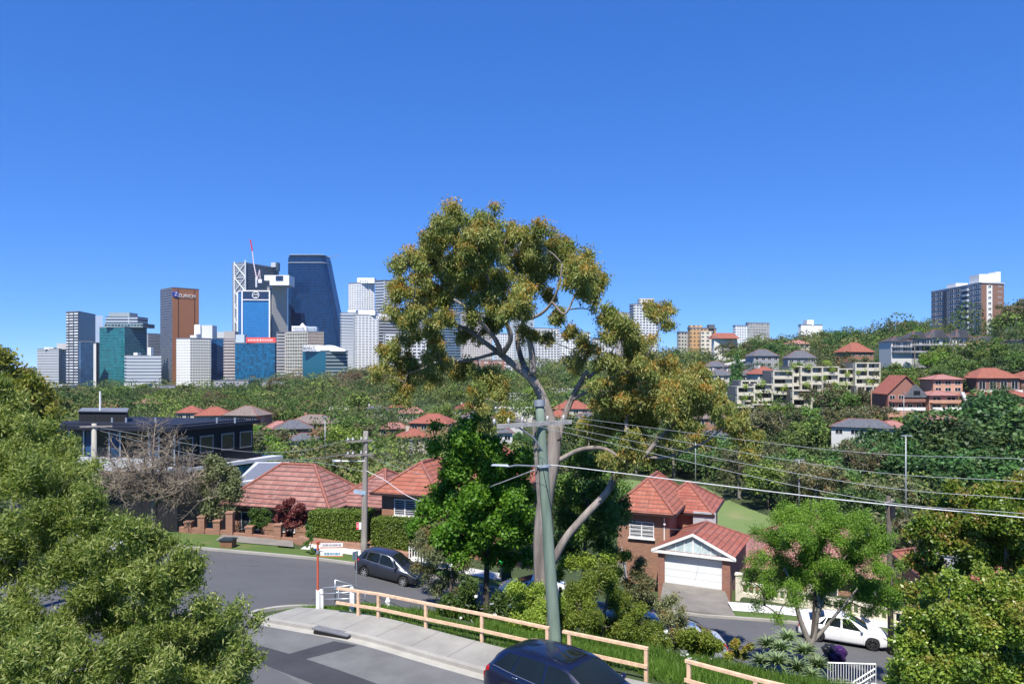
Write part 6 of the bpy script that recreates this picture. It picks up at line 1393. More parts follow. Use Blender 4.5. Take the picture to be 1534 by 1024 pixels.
# crane
cb = P(383,424,1000); cr = empty('tower_crane', (cb.x,1000,cb.z-30), 0, 'red and white luffing crane above the braced dark tower', 'crane')
def rp(px,py,D=1000): return P(px,py,D)-cr.location
mb = MB(); mb.tube([rp(384,430),rp(384,415)], 1.3, 6); mb.build('mast', m_conc("brace_white",(.75,.76,.78)), cr)
mb = MB(); mb.tube([rp(385,420),rp(380,394)], .8, 6); mb.tube([rp(380,394),rp(378,376)], .7, 6); mb.tube([rp(385,420),rp(389,404)], .6, 5); mb.tube([rp(390,423),rp(389,404)], .5, 5); mb.build('jib', m_conc("crane_white",(.75,.62,.66)), cr)
mb = MB(); mb.tube([rp(378,376),rp(375,359)], 1.0, 6); mb.build('jib_tip', pm("crane_red",(.6,.04,.08),.5), cr)
mb = MB(); mb.box(tuple(rp(390,421)), (5,3,5)); mb.build('counterweight', m_conc("white_box",(.8,.8,.8)), cr)
# blue framed tower
e,C,q,Ht = tower('sky blue glass tower with white frame and white ring emblem', 'office tower', 356, 363, 404, 436, 930, f19, f19, 10, 3)
u_ = q[2].normalized(); Lr = q[2].length; ang = math.atan2(u_.y,u_.x); nn = Vector((u_.y,-u_.x)); Mw = m_conc("white_box",(.8,.8,.8))
mb = MB()
for t in (0,1): p = u_*Lr*t+nn*.6; mb.box((p.x,p.y,Ht/2),(1.6,1.4,Ht),ang)
p = q[0]; mb.box((p.x,p.y-.6,Ht/2),(1.6,1.4,Ht),ang)
p = u_*Lr*.5+nn*.6; mb.box((p.x,p.y,Ht+.4),(Lr+1.6,1.4,1.5),ang); mb.box((p.x,p.y,Ht-11),(Lr-1.6,1.3,1.2),ang); p = q[0]*.5; mb.box((p.x,p.y-.3,Ht+.4),(6,1.4,1.5),math.atan2(-q[0].y,-q[0].x)); mb.build('frame', Mw, e)
p = u_*Lr*.5+nn*.4; mb = MB(); mb.box((p.x,p.y,Ht-5.4),(Lr-1.8,.7,9.2),ang); mb.build('sign_panel', pm("navy_panel",(.02,.04,.10),.3), e)
mb = MB(); n_ = 28; cc = Vector((p.x+nn.x*1.2,p.y+nn.y*1.2,Ht-5.2)); ring = [cc+l3(u_,0)*4.1*math.cos(2*math.pi*k/n_)+Vector((0,0,4.1*math.sin(2*math.pi*k/n_))) for k in range(n_+1)]; mb.tube(ring, .55, 5)
bez_ = lambda pts: [cc+l3(u_,0)*a+Vector((0,0,b)) for a, b in pts]; mb.tube(bez_([(-2.6,-.4),(-1.4,1.3),(0,.6),(1.4,1.3),(2.6,-.4)]), .55, 5); mb.tube(bez_([(-1.2,-1.8),(0,-2.6),(1.2,-1.8)]), .4, 5); mb.build('emblem', Mw, e)
# concrete tower
e,C,q,Ht = tower('grey concrete tower topped by a wide white crown', 'office tower', 400, 408, 431, 428, 960, f20, f20, 14, 20)
plant_box(e,C,396,407,412,420,950,Mw,26,'crown'); o = plant_box(e,C,404,433,412,427,948,Mw,24,'crown'); plant_box(e,C,413,424,413,420,947.4,pm("navy_panel",(.02,.04,.10),.3),.5,'sign_panel')
for k in range(24): p = q[0]*.1; mb = MB(); mb.box((p.x-1.2,p.y-1,Ht-4-k*3.3),(1.6,1,1.7)); mb.build('window', pm("black_hole",(.02,.02,.025),.5), e)
# sloping dark tower with rounded corners
D = 1000; zt_, zb_ = PZ(385,D), -12.; xl, xr0, xr1 = PX(429,D), PX(486,D), PX(519,D)
e = empty('office_tower', (xl,D,zb_), 0, 'tall dark blue glass tower with a sloping right side and curved top', 'office tower')
def ringp(x0,x1,y0,y1,r,n=6):
    o=[]; 
    for cx,cy,a0 in ((x0+r,y0+r,180),(x1-r,y0+r,270),(x1-r,y1-r,0),(x0+r,y1-r,90)):
        for k in range(n+1): a=math.radians(a0+90*k/n); o.append((cx+r*math.cos(a),cy+r*math.sin(a)))
    return o
H0 = zt_-zb_; lev = [(0,0),(.2,.10),(.4,.25),(.6,.45),(.8,.7),(1,1)]; V=[]; rr=None
for k,(t,_) in enumerate(lev):
    xr = xr1+(xr0-xr1)*(max(0,(t-.12)/.88)); rr = ringp(0, xr-xl, 0, 44, 9 if t < 1 else 9); V += [(x,y,H0*t+(6*(x/(xr0-xl))*0)) for x,y in rr]
n=len(rr); mb=MB(); mb.verts(V,[(k*n+j,k*n+(j+1)%n,(k+1)*n+(j+1)%n,(k+1)*n+j) for k in range(len(lev)-1) for j in range(n)]+[tuple((len(lev)-1)*n+j for j in range(n))]); mb.build('glass_walls', f21, e, smooth=False)
rr2 = ringp(1.0, xr0-xl-1.0, 1, 43, 8.5); mb=MB(); mb.prism([Vector(p) for p in rr2], H0+.02, H0+3.4); mb.build('crown', pm("crown_dark",(.02,.03,.045),.3,.3), e)
mb=MB(); mb.tube([(x,y-.3,H0-7.5) for x,y in ringp(-.3,xr0-xl+1.6,-.3,44.3,9)], .5, 5); mb.tube([(x,y,H0+3.5) for x,y in rr2], .45, 5); mb.build('trim_line', m_conc("crown_line",(.4,.45,.5)), e)
mb=MB(); a=Vector((xr0-xl-6,20,H0+2)); mb.tube([a,a+Vector((22,0,3.2))], .45, 5); mb.build('roof_boom', M_GREYM, e)
# beige TAYLOR building
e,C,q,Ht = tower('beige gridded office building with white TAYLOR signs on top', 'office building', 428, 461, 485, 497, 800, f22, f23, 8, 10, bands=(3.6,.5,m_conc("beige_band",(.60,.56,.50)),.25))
plant_box(e,C,437,459,488,497,806,Mw,10); plant_box(e,C,459,474,489,497,809,m_conc("pale_blue_box",(.5,.58,.66)),10)
sign_text('TAYLOR', Vector((PX(447.5,805)-C.x, 4.6)), PZ(492,805)-e.location.z, 3.6, pm("navy_panel",(.02,.04,.10),.3), e, 0, .95); sign_text('TAYLOR', Vector((PX(466.5,808)-C.x, 7.8)), PZ(492.5,808)-e.location.z, 3.2, pm("navy_panel",(.02,.04,.10),.3), e, 0, .75)
z_ = PZ(488,806)-e.location.z; mb = MB(); mb.verts([(PX(448,806)-C.x,8,z_),(PX(456,806)-C.x,8,z_),(PX(456,806)-C.x,10,z_),(PX(448,806)-C.x,10,z_),(PX(452,806)-C.x,8,z_+3.6),(PX(452,806)-C.x,10,z_+3.6)], [(0,1,4),(3,5,2),(0,4,5,3),(1,2,5,4)]); mb.build('roof_gable', Mw, e)
e,C,q,Ht = tower('small pinkish office block behind the blue block with red sign', 'office building', 414, 416, 431, 498, 840, f2, f2, 5, 4)
# SONY building
e,C,q,Ht = tower('low glass office with curved white roof reading SONY', 'office building', 453, 488, 521, 526, 740, pm("sony_glass",(.02,.12,.18),.08,.2), FA("fa_sony",(.28,.34,.36),(.02,.06,.08),3.6,.5,30,.96), 6, 14)
x0,x1 = PX(455,742)-C.x, PX(517,750)-C.x; za = PZ(526,742)-e.location.z
V=[];n=14
for k in range(n+1):
    t=k/n; x=x0+(x1-x0)*t; hh_=6.3*(1-.95*max(0,(t-.55)/.45)**2.2)+.3*math.sin(t*22)*(t>.35); V += [(x,-1+10*t*.5,za),(x,-1+10*t*.5,za+hh_),(x,20,za+hh_),(x,20,za)]
mb=MB(); mb.verts(V,[(k*4+j,(k+1)*4+j,(k+1)*4+(j+1)%4,k*4+(j+1)%4) for k in range(n) for j in range(4)]+[(3,2,1,0),tuple(n*4+j for j in range(4))]); mb.build('curved_roof', Mw, e)
sign_text('SONY', Vector((PX(464,741)-C.x,-1.6)), za+3.4, 4.6, pm("navy_panel",(.02,.04,.10),.3), e, .02, 1.05)
# right cluster
e,C,q,Ht = tower('grey blue banded office tower right of the SONY roof', 'office tower', 510, 512, 541, 469, 930, f9, f9, 6, 6, bands=(3.7,1.7,m_conc("pale_band",(.55,.58,.62)),.5)); plant_box(e,C,521,533,464,469,940,Mw,12)
e,C,q,Ht = tower('white apartment tower with balconies before the grey banded tower', 'apartment tower', 529, 532, 567, 472, 860, f24, f24, 5, 10, bands=(3.1,.35,Mw,.6)); plant_box(e,C,537,562,465,472,866,Mw,12)
e,C,q,Ht = tower('tallest white apartment tower with stepped curved top', 'apartment tower', 522, 535, 561, 424, 1000, f25, f25, 10, 12, bands=(3.1,.3,Mw,.4)); plant_box(e,C,535,561,416,424,1004,Mw,16); plant_box(e,C,538,550,419,424,1002,f25,16)
e,C,q,Ht = tower('white and grey banded office tower just left of the gum crown', 'office tower', 562, 576, 598, 420, 980, f9, FA("fa_whiteband",(.72,.73,.75),(.10,.12,.17),3.6,.5,30,.98), 8, 20)
e,C,q,Ht = tower('broad office block with white roof and dark bands behind the gum leaves', 'office building', 565, 568, 606, 479, 900, FA("fa_darkband",(.45,.45,.46),(.025,.035,.05),3.6,.62,60,.99), None, 6, 10); plant_box(e,C,566,604,471,479,902,Mw,20)
e,C,q,Ht = tower('white office block with rows of large dark windows behind gum leaves', 'office building', 574, 578, 642, 500, 800, f26, f26, 6, 14, bands=(3.6,.5,Mw,.5))
e,C,q,Ht = tower('dark blue tower with red sign band glimpsed through the gum crown', 'office tower', 646, 650, 698, 426, 980, FA("fa_steelblue",(.16,.24,.34),(.03,.06,.10),3.6,.6,30,.99), None, 6, 16); plant_box(e,C,662,682,420,426,984,pm("dull_red",(.38,.10,.18),.6),10)
for (a,b,c,yt,D,m,lb,ct) in ((606,610,640,452,1010,f9,'pale banded tower behind the left side of the gum crown','office tower'),(690,694,738,468,960,f30,'pinkish apartment tower behind the centre of the gum crown','apartment tower'),(740,743,770,500,900,f25,'white apartment tower directly behind the gum fork','apartment tower'),(764,770,800,478,940,FA("fa_blueapt",(.55,.62,.68),(.08,.12,.16),3.1,.5,5,.7),'bluish white tower behind the upright gum limb','apartment tower'),(798,802,838,492,860,f24,'white apartment block right of the upright gum limb','apartment tower'),(836,840,884,498,900,f25,'long white apartment block behind the right half of the gum','apartment building'),(886,890,922,508,880,f24,'white block between the gum crown and its right limb','apartment building'),(918,921,944,468,900,f30,'pinkish brown apartment tower left of the slim white tower','apartment tower'),(612,616,700,538,760,f26,'long low white office behind the left drooping gum leaves','office building')):
    tower(lb, ct, a, b, c, yt, D, m, m, 6, 14, name='apartment_tower' if 'apartment' in ct else 'office_tower', bands=(3.1,.3,Mw,.35))
tower('low brown and white apartment row behind the gum trunk fork', 'apartment building', 690, 694, 762, 540, 720, f27, f27, 6, 12, name='apartment_building')
tower('low white apartment row just below the gum fork', 'apartment building', 758, 762, 812, 545, 700, f24, f24, 6, 12, name='apartment_building')
e,C,q,Ht = tower('slim white apartment tower with dark left edge behind gum leaves', 'apartment tower', 943, 949, 985, 456, 820, FA("fa_bluegap",(.08,.12,.2),(.03,.05,.1),3.1,.5,5,.8), f24, 10, 12, bands=(3.1,.3,Mw,.3)); plant_box(e,C,958,980,447,456,828,f29,14)
# ridge buildings right of centre
e,C,q,Ht = tower('orange rendered apartment block with white balconies on the ridge', 'apartment building', 1030, 1034, 1073, 492, 560, f28, f28, 6, 10, name='apartment_building'); plant_box(e,C,1034,1052,487,492,565,f28,8); plant_box(e,C,1062,1071,486,492,566,M_TILEG,6)
plant_box(e,C,1050,1068,496,530,556,f29,4,'balcony_tower')
e,C,q,Ht = tower('cream apartment block left of the orange rendered one', 'apartment building', 1014, 1017, 1032, 498, 600, f29, f29, 6, 8, name='apartment_building')
e,C,q,Ht = tower('white house with long orange roof right of the orange apartments', 'house', 1066, 1070, 1106, 506, 520, pm("cream_wall",(.78,.76,.68),.8), None, 5, 6, name='white_house')
mb = MB(); x0,x1 = PX(1066,520)-C.x, PX(1108,520)-C.x; z0,z1 = PZ(507,520)-e.location.z+.1, PZ(498,520)-e.location.z; mb.verts([(x0,-1,z0),(x1,-1,z0),(x1,12,z0),(x0,12,z0),(x0+3,5,z1),(x1-3,5,z1)], [(0,1,5,4),(1,2,5),(2,3,4,5),(3,0,4),(3,2,1,0)]); mb.build('roof', M_TILE3, e)
e,C,q,Ht = tower('distant grey brown office block peeking over the ridge trees', 'office building', 1117, 1120, 1153, 484, 900, FA("fa_dist",(.42,.42,.38),(.25,.25,.26),3.4,.5,4,.7), None, 6, 10)
tower('distant white apartment block left of the grey brown ridge block', 'apartment building', 1098, 1101, 1120, 488, 860, f25, f25, 6, 6, name='apartment_building')
e,C,q,Ht = tower('bright white building peeking above the dark ridge trees', 'building', 1196, 1200, 1232, 487, 760, pm("cream_wall2",(.85,.85,.82),.8), None, 6, 8, name='white_building'); plant_box(e,C,1209,1219,479,487,764,pm("cream_wall2",(.85,.85,.82),.8),10)
tower('small dark apartment block among trees left of the big hill tower', 'apartment building', 1353, 1356, 1393, 484, 520, FA("fa_greyapt",(.30,.31,.33),(.08,.1,.12),3,.5,4,.8), None, 5, 8, name='apartment_building')

# big tower on the hill
D = 360; zb_ = 24.
C = Vector((PX(1470,D),D)); Lq = Vector((PX(1395,D+45),D+45)); Rq = Vector((PX(1504,D+4),D+4)); zt_ = PZ(424,D)
e = empty('apartment_tower', (C.x,C.y,zb_), 0, 'tall apartment slab on the right hill with brick end wall and shaded grey flank', 'apartment tower'); q=[Lq-C,Vector((0,0)),Rq-C,Lq+Rq-C*2]; Ht=zt_-zb_
M_GREYB = FA("fa_greyflank",(.26,.29,.34),(.05,.07,.1),3.0,.01,6,.5); M_BRT = brick("tower_brick",(.30,.12,.075),(.25,.10,.065))
mb=MB(); mb.verts([(*p,z) for z in (-4,Ht) for p in q],[(0,1,5,4)]); 
for f,mi in (((1,2,6,5),1),((2,3,7,6),0),((3,0,4,7),1),((4,5,6,7),2)): mb.f.append(f); mb.m.append(mi)
mb.build('walls',[M_GREYB,M_BRT,M_ROOFTOP],e)
uL=(q[1]-q[0]).normalized(); LL=q[0].length; uR=q[2].normalized(); LR=q[2].length; fh=Ht/9.4
M_BALC=pm("balcony_grey",(.45,.50,.57),.6); MWF=m_conc("frame_pale",(.6,.62,.66))
for fl_ in range(9):
    z=Ht-fh*(fl_+.55)
    for k in range(8):
        if k in (2,5): continue
        t=(k+.5)/8; p=q[0]*(1-t); window(e,(p.x,p.y,z),uL,LL/8*.66,fh*.55,MWF,M_DARKGL,1,0,None,.06,fr=.14)
    p=uR*LR*.35; window(e,(p.x,p.y,z),uR,LR*.14,fh*.5,M_WHITE,M_DARKGL if fl_ in (0,3,6) else M_PANE,1,0,None,.25,fr=.16)
    p=uR*LR*.82; window(e,(p.x,p.y,z+.3),uR,LR*.16,fh*.22,M_WHITE,M_DARKGL if fl_%2==0 else M_PANE,1,0,None,.05,fr=.1)
for t in (.31,.69): p=q[0]*(1-t); mb=MB(); n_=Vector((uL.y,-uL.x)); mb.box((p.x+n_.x*.1,p.y+n_.y*.1,Ht/2-1),(LL*.07,.6,Ht),math.atan2(uL.y,uL.x)); mb.build('shaft_panel',pm("shaft_dark",(.05,.06,.08),.5),e)
for fl_ in range(9):
    z=Ht-fh*(fl_+1); p=q[0]*.27; n_=Vector((uL.y,-uL.x)); mb=MB(); mb.box((p.x+n_.x*.6,p.y+n_.y*.6,z+.6),(LL*.1,1.2,1.1),math.atan2(uL.y,uL.x)); mb.build('balcony',M_BALC,e)
p=uR*LR*.35+Vector((uR.y,-uR.x))*.1; mb=MB(); mb.box((p.x,p.y,Ht/2-1),(LR*.24,.2,Ht),math.atan2(uR.y,uR.x)); mb.build('white_panel',M_WHITE,e)
mb=MB(); mb.prism(grow(q,.4),Ht+.01,Ht+.6); mb.build('parapet',M_PALE,e)
def hb(px0,px1,y0,y1,Dd,dep,nm): z0,z1=PZ(y1,Dd)-zb_,PZ(y0,Dd)-zb_; mb=MB(); mb.prism([(PX(px0,Dd)-C.x,Dd-C.y),(PX(px1,Dd)-C.x,Dd-C.y),(PX(px1,Dd)-C.x,Dd-C.y+dep),(PX(px0,Dd)-C.x,Dd-C.y+dep)],z0,z1); return mb.build(nm,M_WHITE,e)
hb(1467,1499,410.5,422.3,366,8,'lift_housing'); hb(1492,1499,407,410.4,366,6,'roof_vent'); hb(1432,1450,424,433,385,8,'lift_housing')

# ---------------------------------------------------------------- middle distance houses
def box_windows(e, q0, u, Lw, z, n, w, hh, frame=MWF, pane=M_DARKGL, skip=()):
    for k in range(n):
        if k in skip: continue
        p = Vector(q0)+Vector(u)*(Lw*(k+.5)/n); window(e, (p.x,p.y,z), u, w, hh, frame, pane, 1 if w > 1.6 else 0, 0, None, .05, fr=.09)
def house(label, px, py, D, w, d, wallh, rise, yaw, tile, wall, rx='u', cat='house', nw=3, name='house', floors=1, chim=False, balc=False, wp=M_DARKGL):
    """py: eave line height in the picture at the near corner"""
    w *= .88; d *= .88; x = PX(px, D); z = PZ(py, D); zg = min(h(x,D)-.5, z-wallh); e = empty(name, (x,D,zg), 0, label, cat); c,s = math.cos(yaw), math.sin(yaw); u = Vector((c,s)); v = Vector((-s,c)); A = -u*w/2
    hip(e, A, u, v, w, d, z-zg, rise, .5, tile, wall=wall, zg=-3, ridge=rx)
    for f in range(floors):
        zz = z-zg-1.25-f*2.9
        for k in range(nw): p = A+u*w*(k+.5)/nw; window(e, (p.x,p.y,zz), u, min(1.8,w/nw*.6), 1.25, M_WHITE, wp, 1, 0, None, .04)
        p = A+u*w+v*d*.4; window(e, (p.x,p.y,zz), v, 1.4, 1.2, M_WHITE, wp, 1, 0, None, .04)
        if balc: p = A+u*w*.5-v*.8; mb = MB(); mb.box((p.x,p.y,zz-1.5),(w*.9,1.5,.15),yaw); mb.box((p.x-v.x*.7,p.y-v.y*.7,zz-1.0),(w*.9,.06,.9),yaw); mb.build('balcony', M_WHITE, e)
    if chim: p = A+u*w*.3+v*d*.5; mb = MB(); mb.box((p.x,p.y,z-zg+rise*.8),(.9,.7,2.2),yaw); mb.build('chimney', wall, e)
    return e
WC = pm("cream_wall3",(.50,.46,.38),.8,0,.08); WW = pm("white_wall",(.58,.57,.54),.8,0,.06); WG = pm("grey_wall",(.32,.32,.33),.8,0,.1)
R45 = .5
HS = [
 ('red tiled house left of the black modern house', 88,608,330,14,9,3,2.6,.2,M_TILE3,WC),
 ('red roofed house behind the flue of the black house', 148,612,300,13,9,3,2.4,-.2,M_TILE3,WC),
 ('small red roofed house above the right end of the black roof', 282,618,250,9,8,3,2.2,.1,M_TILE3,WC),
 ('red hip roofed house just right of the black roof ridge', 318,622,240,12,9,3,2.6,.2,M_TILE3,WC),
 ('grey hip roofed house touching the black house corner', 360,622,230,13,10,3,2.8,-.2,M_TILEB,M_BRICK),
 ('wide grey brown roofed house in the valley left of the timber pole', 462,634,235,17,11,3,2.6,-.15,M_TILEB,M_BRICK2),
 ('lower grey roofed house with brick wall in front of the wide one', 440,642,215,12,9,3,2.4,.3,M_TILEG,M_BRICK2),
 ('orange roofed house partly covered by valley trees below the wide roof', 418,642,225,10,8,3,2.2,.3,M_TILE4,WC),
 ('pale grey roof house among yellow green trees near the pole', 452,660,190,9,7,3,1.8,.1,M_TILEG,WW),
 ('white walled house with grey roof behind the timber pole top', 560,616,300,14,9,3,2.2,0,M_TILEG,WW),
 ('white house with flat red roof edge left of the red valley roof', 600,610,320,12,8,3,1.6,.1,M_TILE3,WW),
 ('blue grey walled house above the timber pole arms', 528,634,260,11,8,3,1.6,-.2,M_TILEG,WW),
 ('bright red roofed house in the valley between pole and gum tree', 642,634,225,14,10,3,2.8,-.25,M_TILE3,M_BRICK2),
 ('small orange roofed house just under the bright red one', 622,655,200,9,8,3,2.2,.3,M_TILE3,WC),
 ('brown roofed house half hidden left of the bright red roof', 590,642,240,12,8,3,1.8,.1,M_TILE4,M_BRICK2),
 ('tan roofed house above the bright red valley roof', 618,619,290,12,8,3,2.4,.2,M_TILE4,WC),
 ('grey roofed house left of the gum trunk at valley height', 716,626,240,11,8,3,2.2,.2,M_TILEG,WC),
 ('white two storey house seen through gum twigs', 760,632,215,11,9,5.6,2.2,.3,M_TILEG,WW),
 ('red roofed cream house right of the gum fork', 856,612,270,15,10,5.6,2.8,-.15,M_TILE3,WC),
 ('white cottage with blue grey roof below the red roofed cream house', 880,626,235,10,8,3,1.6,0,M_TILEG,WW),
 ('orange roofed house left of the cottage behind the gum stem', 838,625,240,9,8,3,2.4,0,M_TILE3,M_BRICK2),
 ('low pavilion like house with white posts right of the gum stem', 925,586,330,17,9,5.6,1.6,-.1,M_TILEB,M_BRICK2),
 ('red roofed house behind the right gum limb', 888,583,360,12,9,5.6,2.2,.1,M_TILE3,WW),
 ('white house with curved front among trees below the orange gum foliage', 1072,652,215,13,9,5.6,1.2,.1,M_TILEG,WW),
 ('white house left of the curved fronted one behind gum leaves', 1022,650,220,9,8,5.6,1.6,-.1,M_TILEB,WW),
 ('white house with double dark roof beside the tall cypress', 1082,562,320,14,10,5.6,2.6,.1,M_TILEG,WW),
 ('grey roofed house half way up the hill near the sloping bridge', 1072,549,350,13,9,5.6,2.6,-.2,M_TILEG,WW),
 ('dark roofed house over the cream terrace flats, left end', 1148,533,360,15,10,5.6,3.4,.15,M_TILEG,WG),
 ('dark triple gabled house above the middle of the cream flats', 1202,536,345,15,10,5.6,3.6,-.1,M_TILEG,WG),
 ('red roofed white house at the left top corner of the cream flats', 1152,560,300,12,9,5.6,3.0,.3,M_TILE3,WW),
 ('blue roofed white house left of the cream flats', 1122,562,310,8,8,6.5,2.4,0,M_TILEG,WW),
 ('orange hip roofed brick house above the right of the cream flats', 1292,527,330,15,11,5.6,4.4,.35,M_TILE2,M_BRICK2),
 ('small orange roofed house on the ridge among dark trees', 1198,515,430,14,9,3,2.4,.1,M_TILE4,WC),
 ('pale rendered low house on the ridge above the cream flats', 1270,514,430,16,9,3,1.6,0,M_TILEB,WC),
 ('long grey metal roofed house in front of the cream flats', 1292,640,190,17,9,3,2.0,-.5,M_TILEG,WW),
 ('terracotta roof fragment among trees below the red gabled house', 1346,641,190,9,6,3,1.8,.3,M_TILE4,M_BRICK2),
 ('long low terracotta roof peeking out of the tree mass on the right', 1420,636,190,14,6,3,2.4,.35,M_TILE4,M_BRICK2),
 ('dark roofed house at the right edge below the orange brick houses', 1522,634,190,12,8,3,2.2,-.2,M_TILEG,WW),
 ('pale walled low flats on the wooded rise above the grey brown roof',402,603,400,16,9,5.6,1.2,.1,M_TILEG,WC),
 ('cream walled house peeking between trees over the black roof',215,604,380,13,9,5.6,2.2,-.1,M_TILE4,WC),
 ('white walled house deep in the trees left of the timber pole',505,604,390,14,9,5.6,1.8,.2,M_TILEB,WW),
 ('terracotta roofed house high in the valley left of the gum trunk',700,613,320,13,9,5.6,2.4,.1,M_TILE3,WC),
 ('small pale house just under the gum fork',745,648,190,9,7,4,1.8,.1,M_TILEG,WW),
 ('white house on the wooded slope right of the gum stem',905,614,290,12,9,5.6,1.8,-.2,M_TILEG,WW),
 ('red roofed house high on the slope behind the gum limb',958,577,400,14,9,5.6,2.4,.1,M_TILE3,WC),
 ('cream flats on the slope under the slim white tower',978,602,320,15,10,8,1.4,.0,M_TILEB,WC),
 ('white flat fronted house between orange gum foliage and cypress',1060,590,300,11,8,5.6,1.4,.1,M_TILEG,WW),
 ('brown roofed house right of the hanging gum foliage',1068,627,235,12,8,5.6,2.0,-.2,M_TILEB,M_BRICK2),
 ('white modern house at the right edge beside the hill terraces', 1528,510,330,10,9,5.6,.8,0,M_TILEG,WW),
]
for i, a in enumerate(HS):
    fl_ = 2 if a[6] > 5 else 1
    house(*a, floors=fl_, nw=3 if a[4] < 13 else 4, chim=(i%4 == 1), name='house')
# sloping white bridge-like roof row
e = empty('terrace_building', P(1120,545,400), 0, 'long white sloping roofed terrace climbing the hill', 'building')
for (a, b, ya, yb_, D) in ((1028,1108,558,544,360),(1075,1118,552,540,400)):
    A_, B_ = P(a,ya,D)-e.location, P(b,yb_,D+6)-e.location; mb = MB(); dn = Vector((0,9,0)); th = Vector((0,0,.8)); mb.verts([A_,B_,B_+dn,A_+dn,A_+th,B_+th,B_+dn+th,A_+dn+th],[(3,2,1,0),(4,5,6,7),(0,1,5,4),(1,2,6,5),(2,3,7,6),(3,0,4,7)]); mb.build('roof', WW, e)
    mb = MB(); lo = Vector((0,1,-9)); mb.verts([A_+lo,B_+lo,B_+dn+lo,A_+dn+lo,A_+Vector((0,1,-.05)),B_+Vector((0,1,-.05)),B_+dn-Vector((0,0,.05)),A_+dn-Vector((0,0,.05))],[(3,2,1,0),(0,1,5,4),(1,2,6,5),(2,3,7,6),(3,0,4,7)]); mb.build('wall', WG, e)
# cream terraced apartments (stepped modules)
D = 262; M_CR = pm("cream_concrete",(.52,.49,.40),.8,0,.1,.3); 
e = empty('terrace_apartments', P(1200,640,D), 0, 'large cream concrete stepped apartment block with planted balconies on the slope', 'apartment building'); o_ = e.location
M_SHADEB = pm("recess_shade_wall",(.20,.19,.17),.8)  # shade behind the balconies put into a dark wall colour
def module(px0, px1, y0, y1, rows, dD=0, cols=1, open_=.7):
    Dm = D+dD; x0,x1 = PX(px0,Dm)-o_.x, PX(px1,Dm)-o_.x; z1,z0 = PZ(y0,Dm)-o_.z, PZ(y1,Dm)-o_.z; Y = Dm-o_.y; w = x1-x0
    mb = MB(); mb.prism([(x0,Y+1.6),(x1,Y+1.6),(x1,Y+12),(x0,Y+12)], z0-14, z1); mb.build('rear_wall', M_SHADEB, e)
    fh_ = (z1-z0)/rows
    for r_ in range(rows+1):
        mb = MB(); mb.box(((x0+x1)/2, Y+.9, z0+fh_*r_-(.12 if r_ == rows else 0)), (w+.5, 2.1, .42)); mb.build('slab', M_CR, e)
    for c_ in range(cols+1):
        x = x0+w*c_/cols; mb = MB(); mb.box((x, Y+.85, (z0+z1)/2), (.5,1.9,z1-z0-.1)); mb.build('fin', M_CR, e)
    for r_ in range(rows):
        for c_ in range(cols):
            xc = x0+w*(c_+.5)/cols; ww = w/cols-.6; zc = z0+fh_*r_
            mb = MB(); mb.box((xc, Y+.15, zc+.62), (ww,.2,.8)); mb.build('balcony_front', M_CR, e)
            side_ = (r_+c_)%3; sw = ww*(.35 if side_ else .15); mb = MB(); mb.box((xc+(ww/2-sw/2)*(1 if side_ == 1 else -1), Y+1.0, zc+fh_/2), (sw,.5,fh_-.5)); mb.build('side_wall', M_CR, e)
            f = window(e, (xc,Y+1.55,zc+fh_*.5), (1,0), ww*.8, fh_*.6, MWF, M_DARKGL, 1, 0, None, .05)
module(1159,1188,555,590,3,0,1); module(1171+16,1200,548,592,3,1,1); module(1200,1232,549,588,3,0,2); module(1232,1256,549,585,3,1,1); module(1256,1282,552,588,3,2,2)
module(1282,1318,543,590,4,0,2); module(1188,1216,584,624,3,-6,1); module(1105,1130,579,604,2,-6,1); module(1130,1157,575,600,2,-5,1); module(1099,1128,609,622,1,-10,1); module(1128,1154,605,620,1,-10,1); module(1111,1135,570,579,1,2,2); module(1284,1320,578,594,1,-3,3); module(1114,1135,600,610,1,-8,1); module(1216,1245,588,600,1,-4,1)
pl_ = []; R = random.Random(8)
for (px, py, dD) in ((1175,555,0),(1192,548,1),(1216,549,0),(1245,553,1),(1262,560,2),(1228,566,0),(1210,574,-2),(1290,556,0),(1252,574,1),(1120,578,-6),(1142,575,-5),(1118,596,-9),(1140,604,-9),(1108,608,-10),(1200,588,-3),(1275,575,2),(1306,572,0),(1170,580,0),(1235,545,1)):
    p_ = P(px, py, D+dD-.2)-o_
    for q in range(3): pl_.append((p_.x+R.uniform(-2,2), p_.y, p_.z+R.uniform(-.4,.5), R.uniform(.6,1.2)))
link('planting', leaves_mesh('planting', *cloud(pl_, 5200, 77, L=.34, Wr=.55, sprig=3, spread=.2), F_SHRUB), e)
e2 = empty('shade_canopy', P(1228,623,245), 0, 'turquoise shade canopy among trees below the cream flats', 'canopy')
mb = MB(); w_ = PX(1245,245)-PX(1208,245); mb.verts([(-w_/2,0,-.8),(w_/2,0,-.4),(w_/2,4,.3),(-w_/2,4,.3),(0,2,.9)], [(0,1,4),(1,2,4),(2,3,4),(3,0,4)]); mb.build('cloth', pm("turquoise_cloth",(.08,.30,.24),.6), e2)
mb = MB(); [mb.tube([(x,y,-6),(x,y,-.4)], .06, 5) for x in (-w_/2,w_/2) for y in (0,4)]; mb.build('frame', M_GREYM, e2)
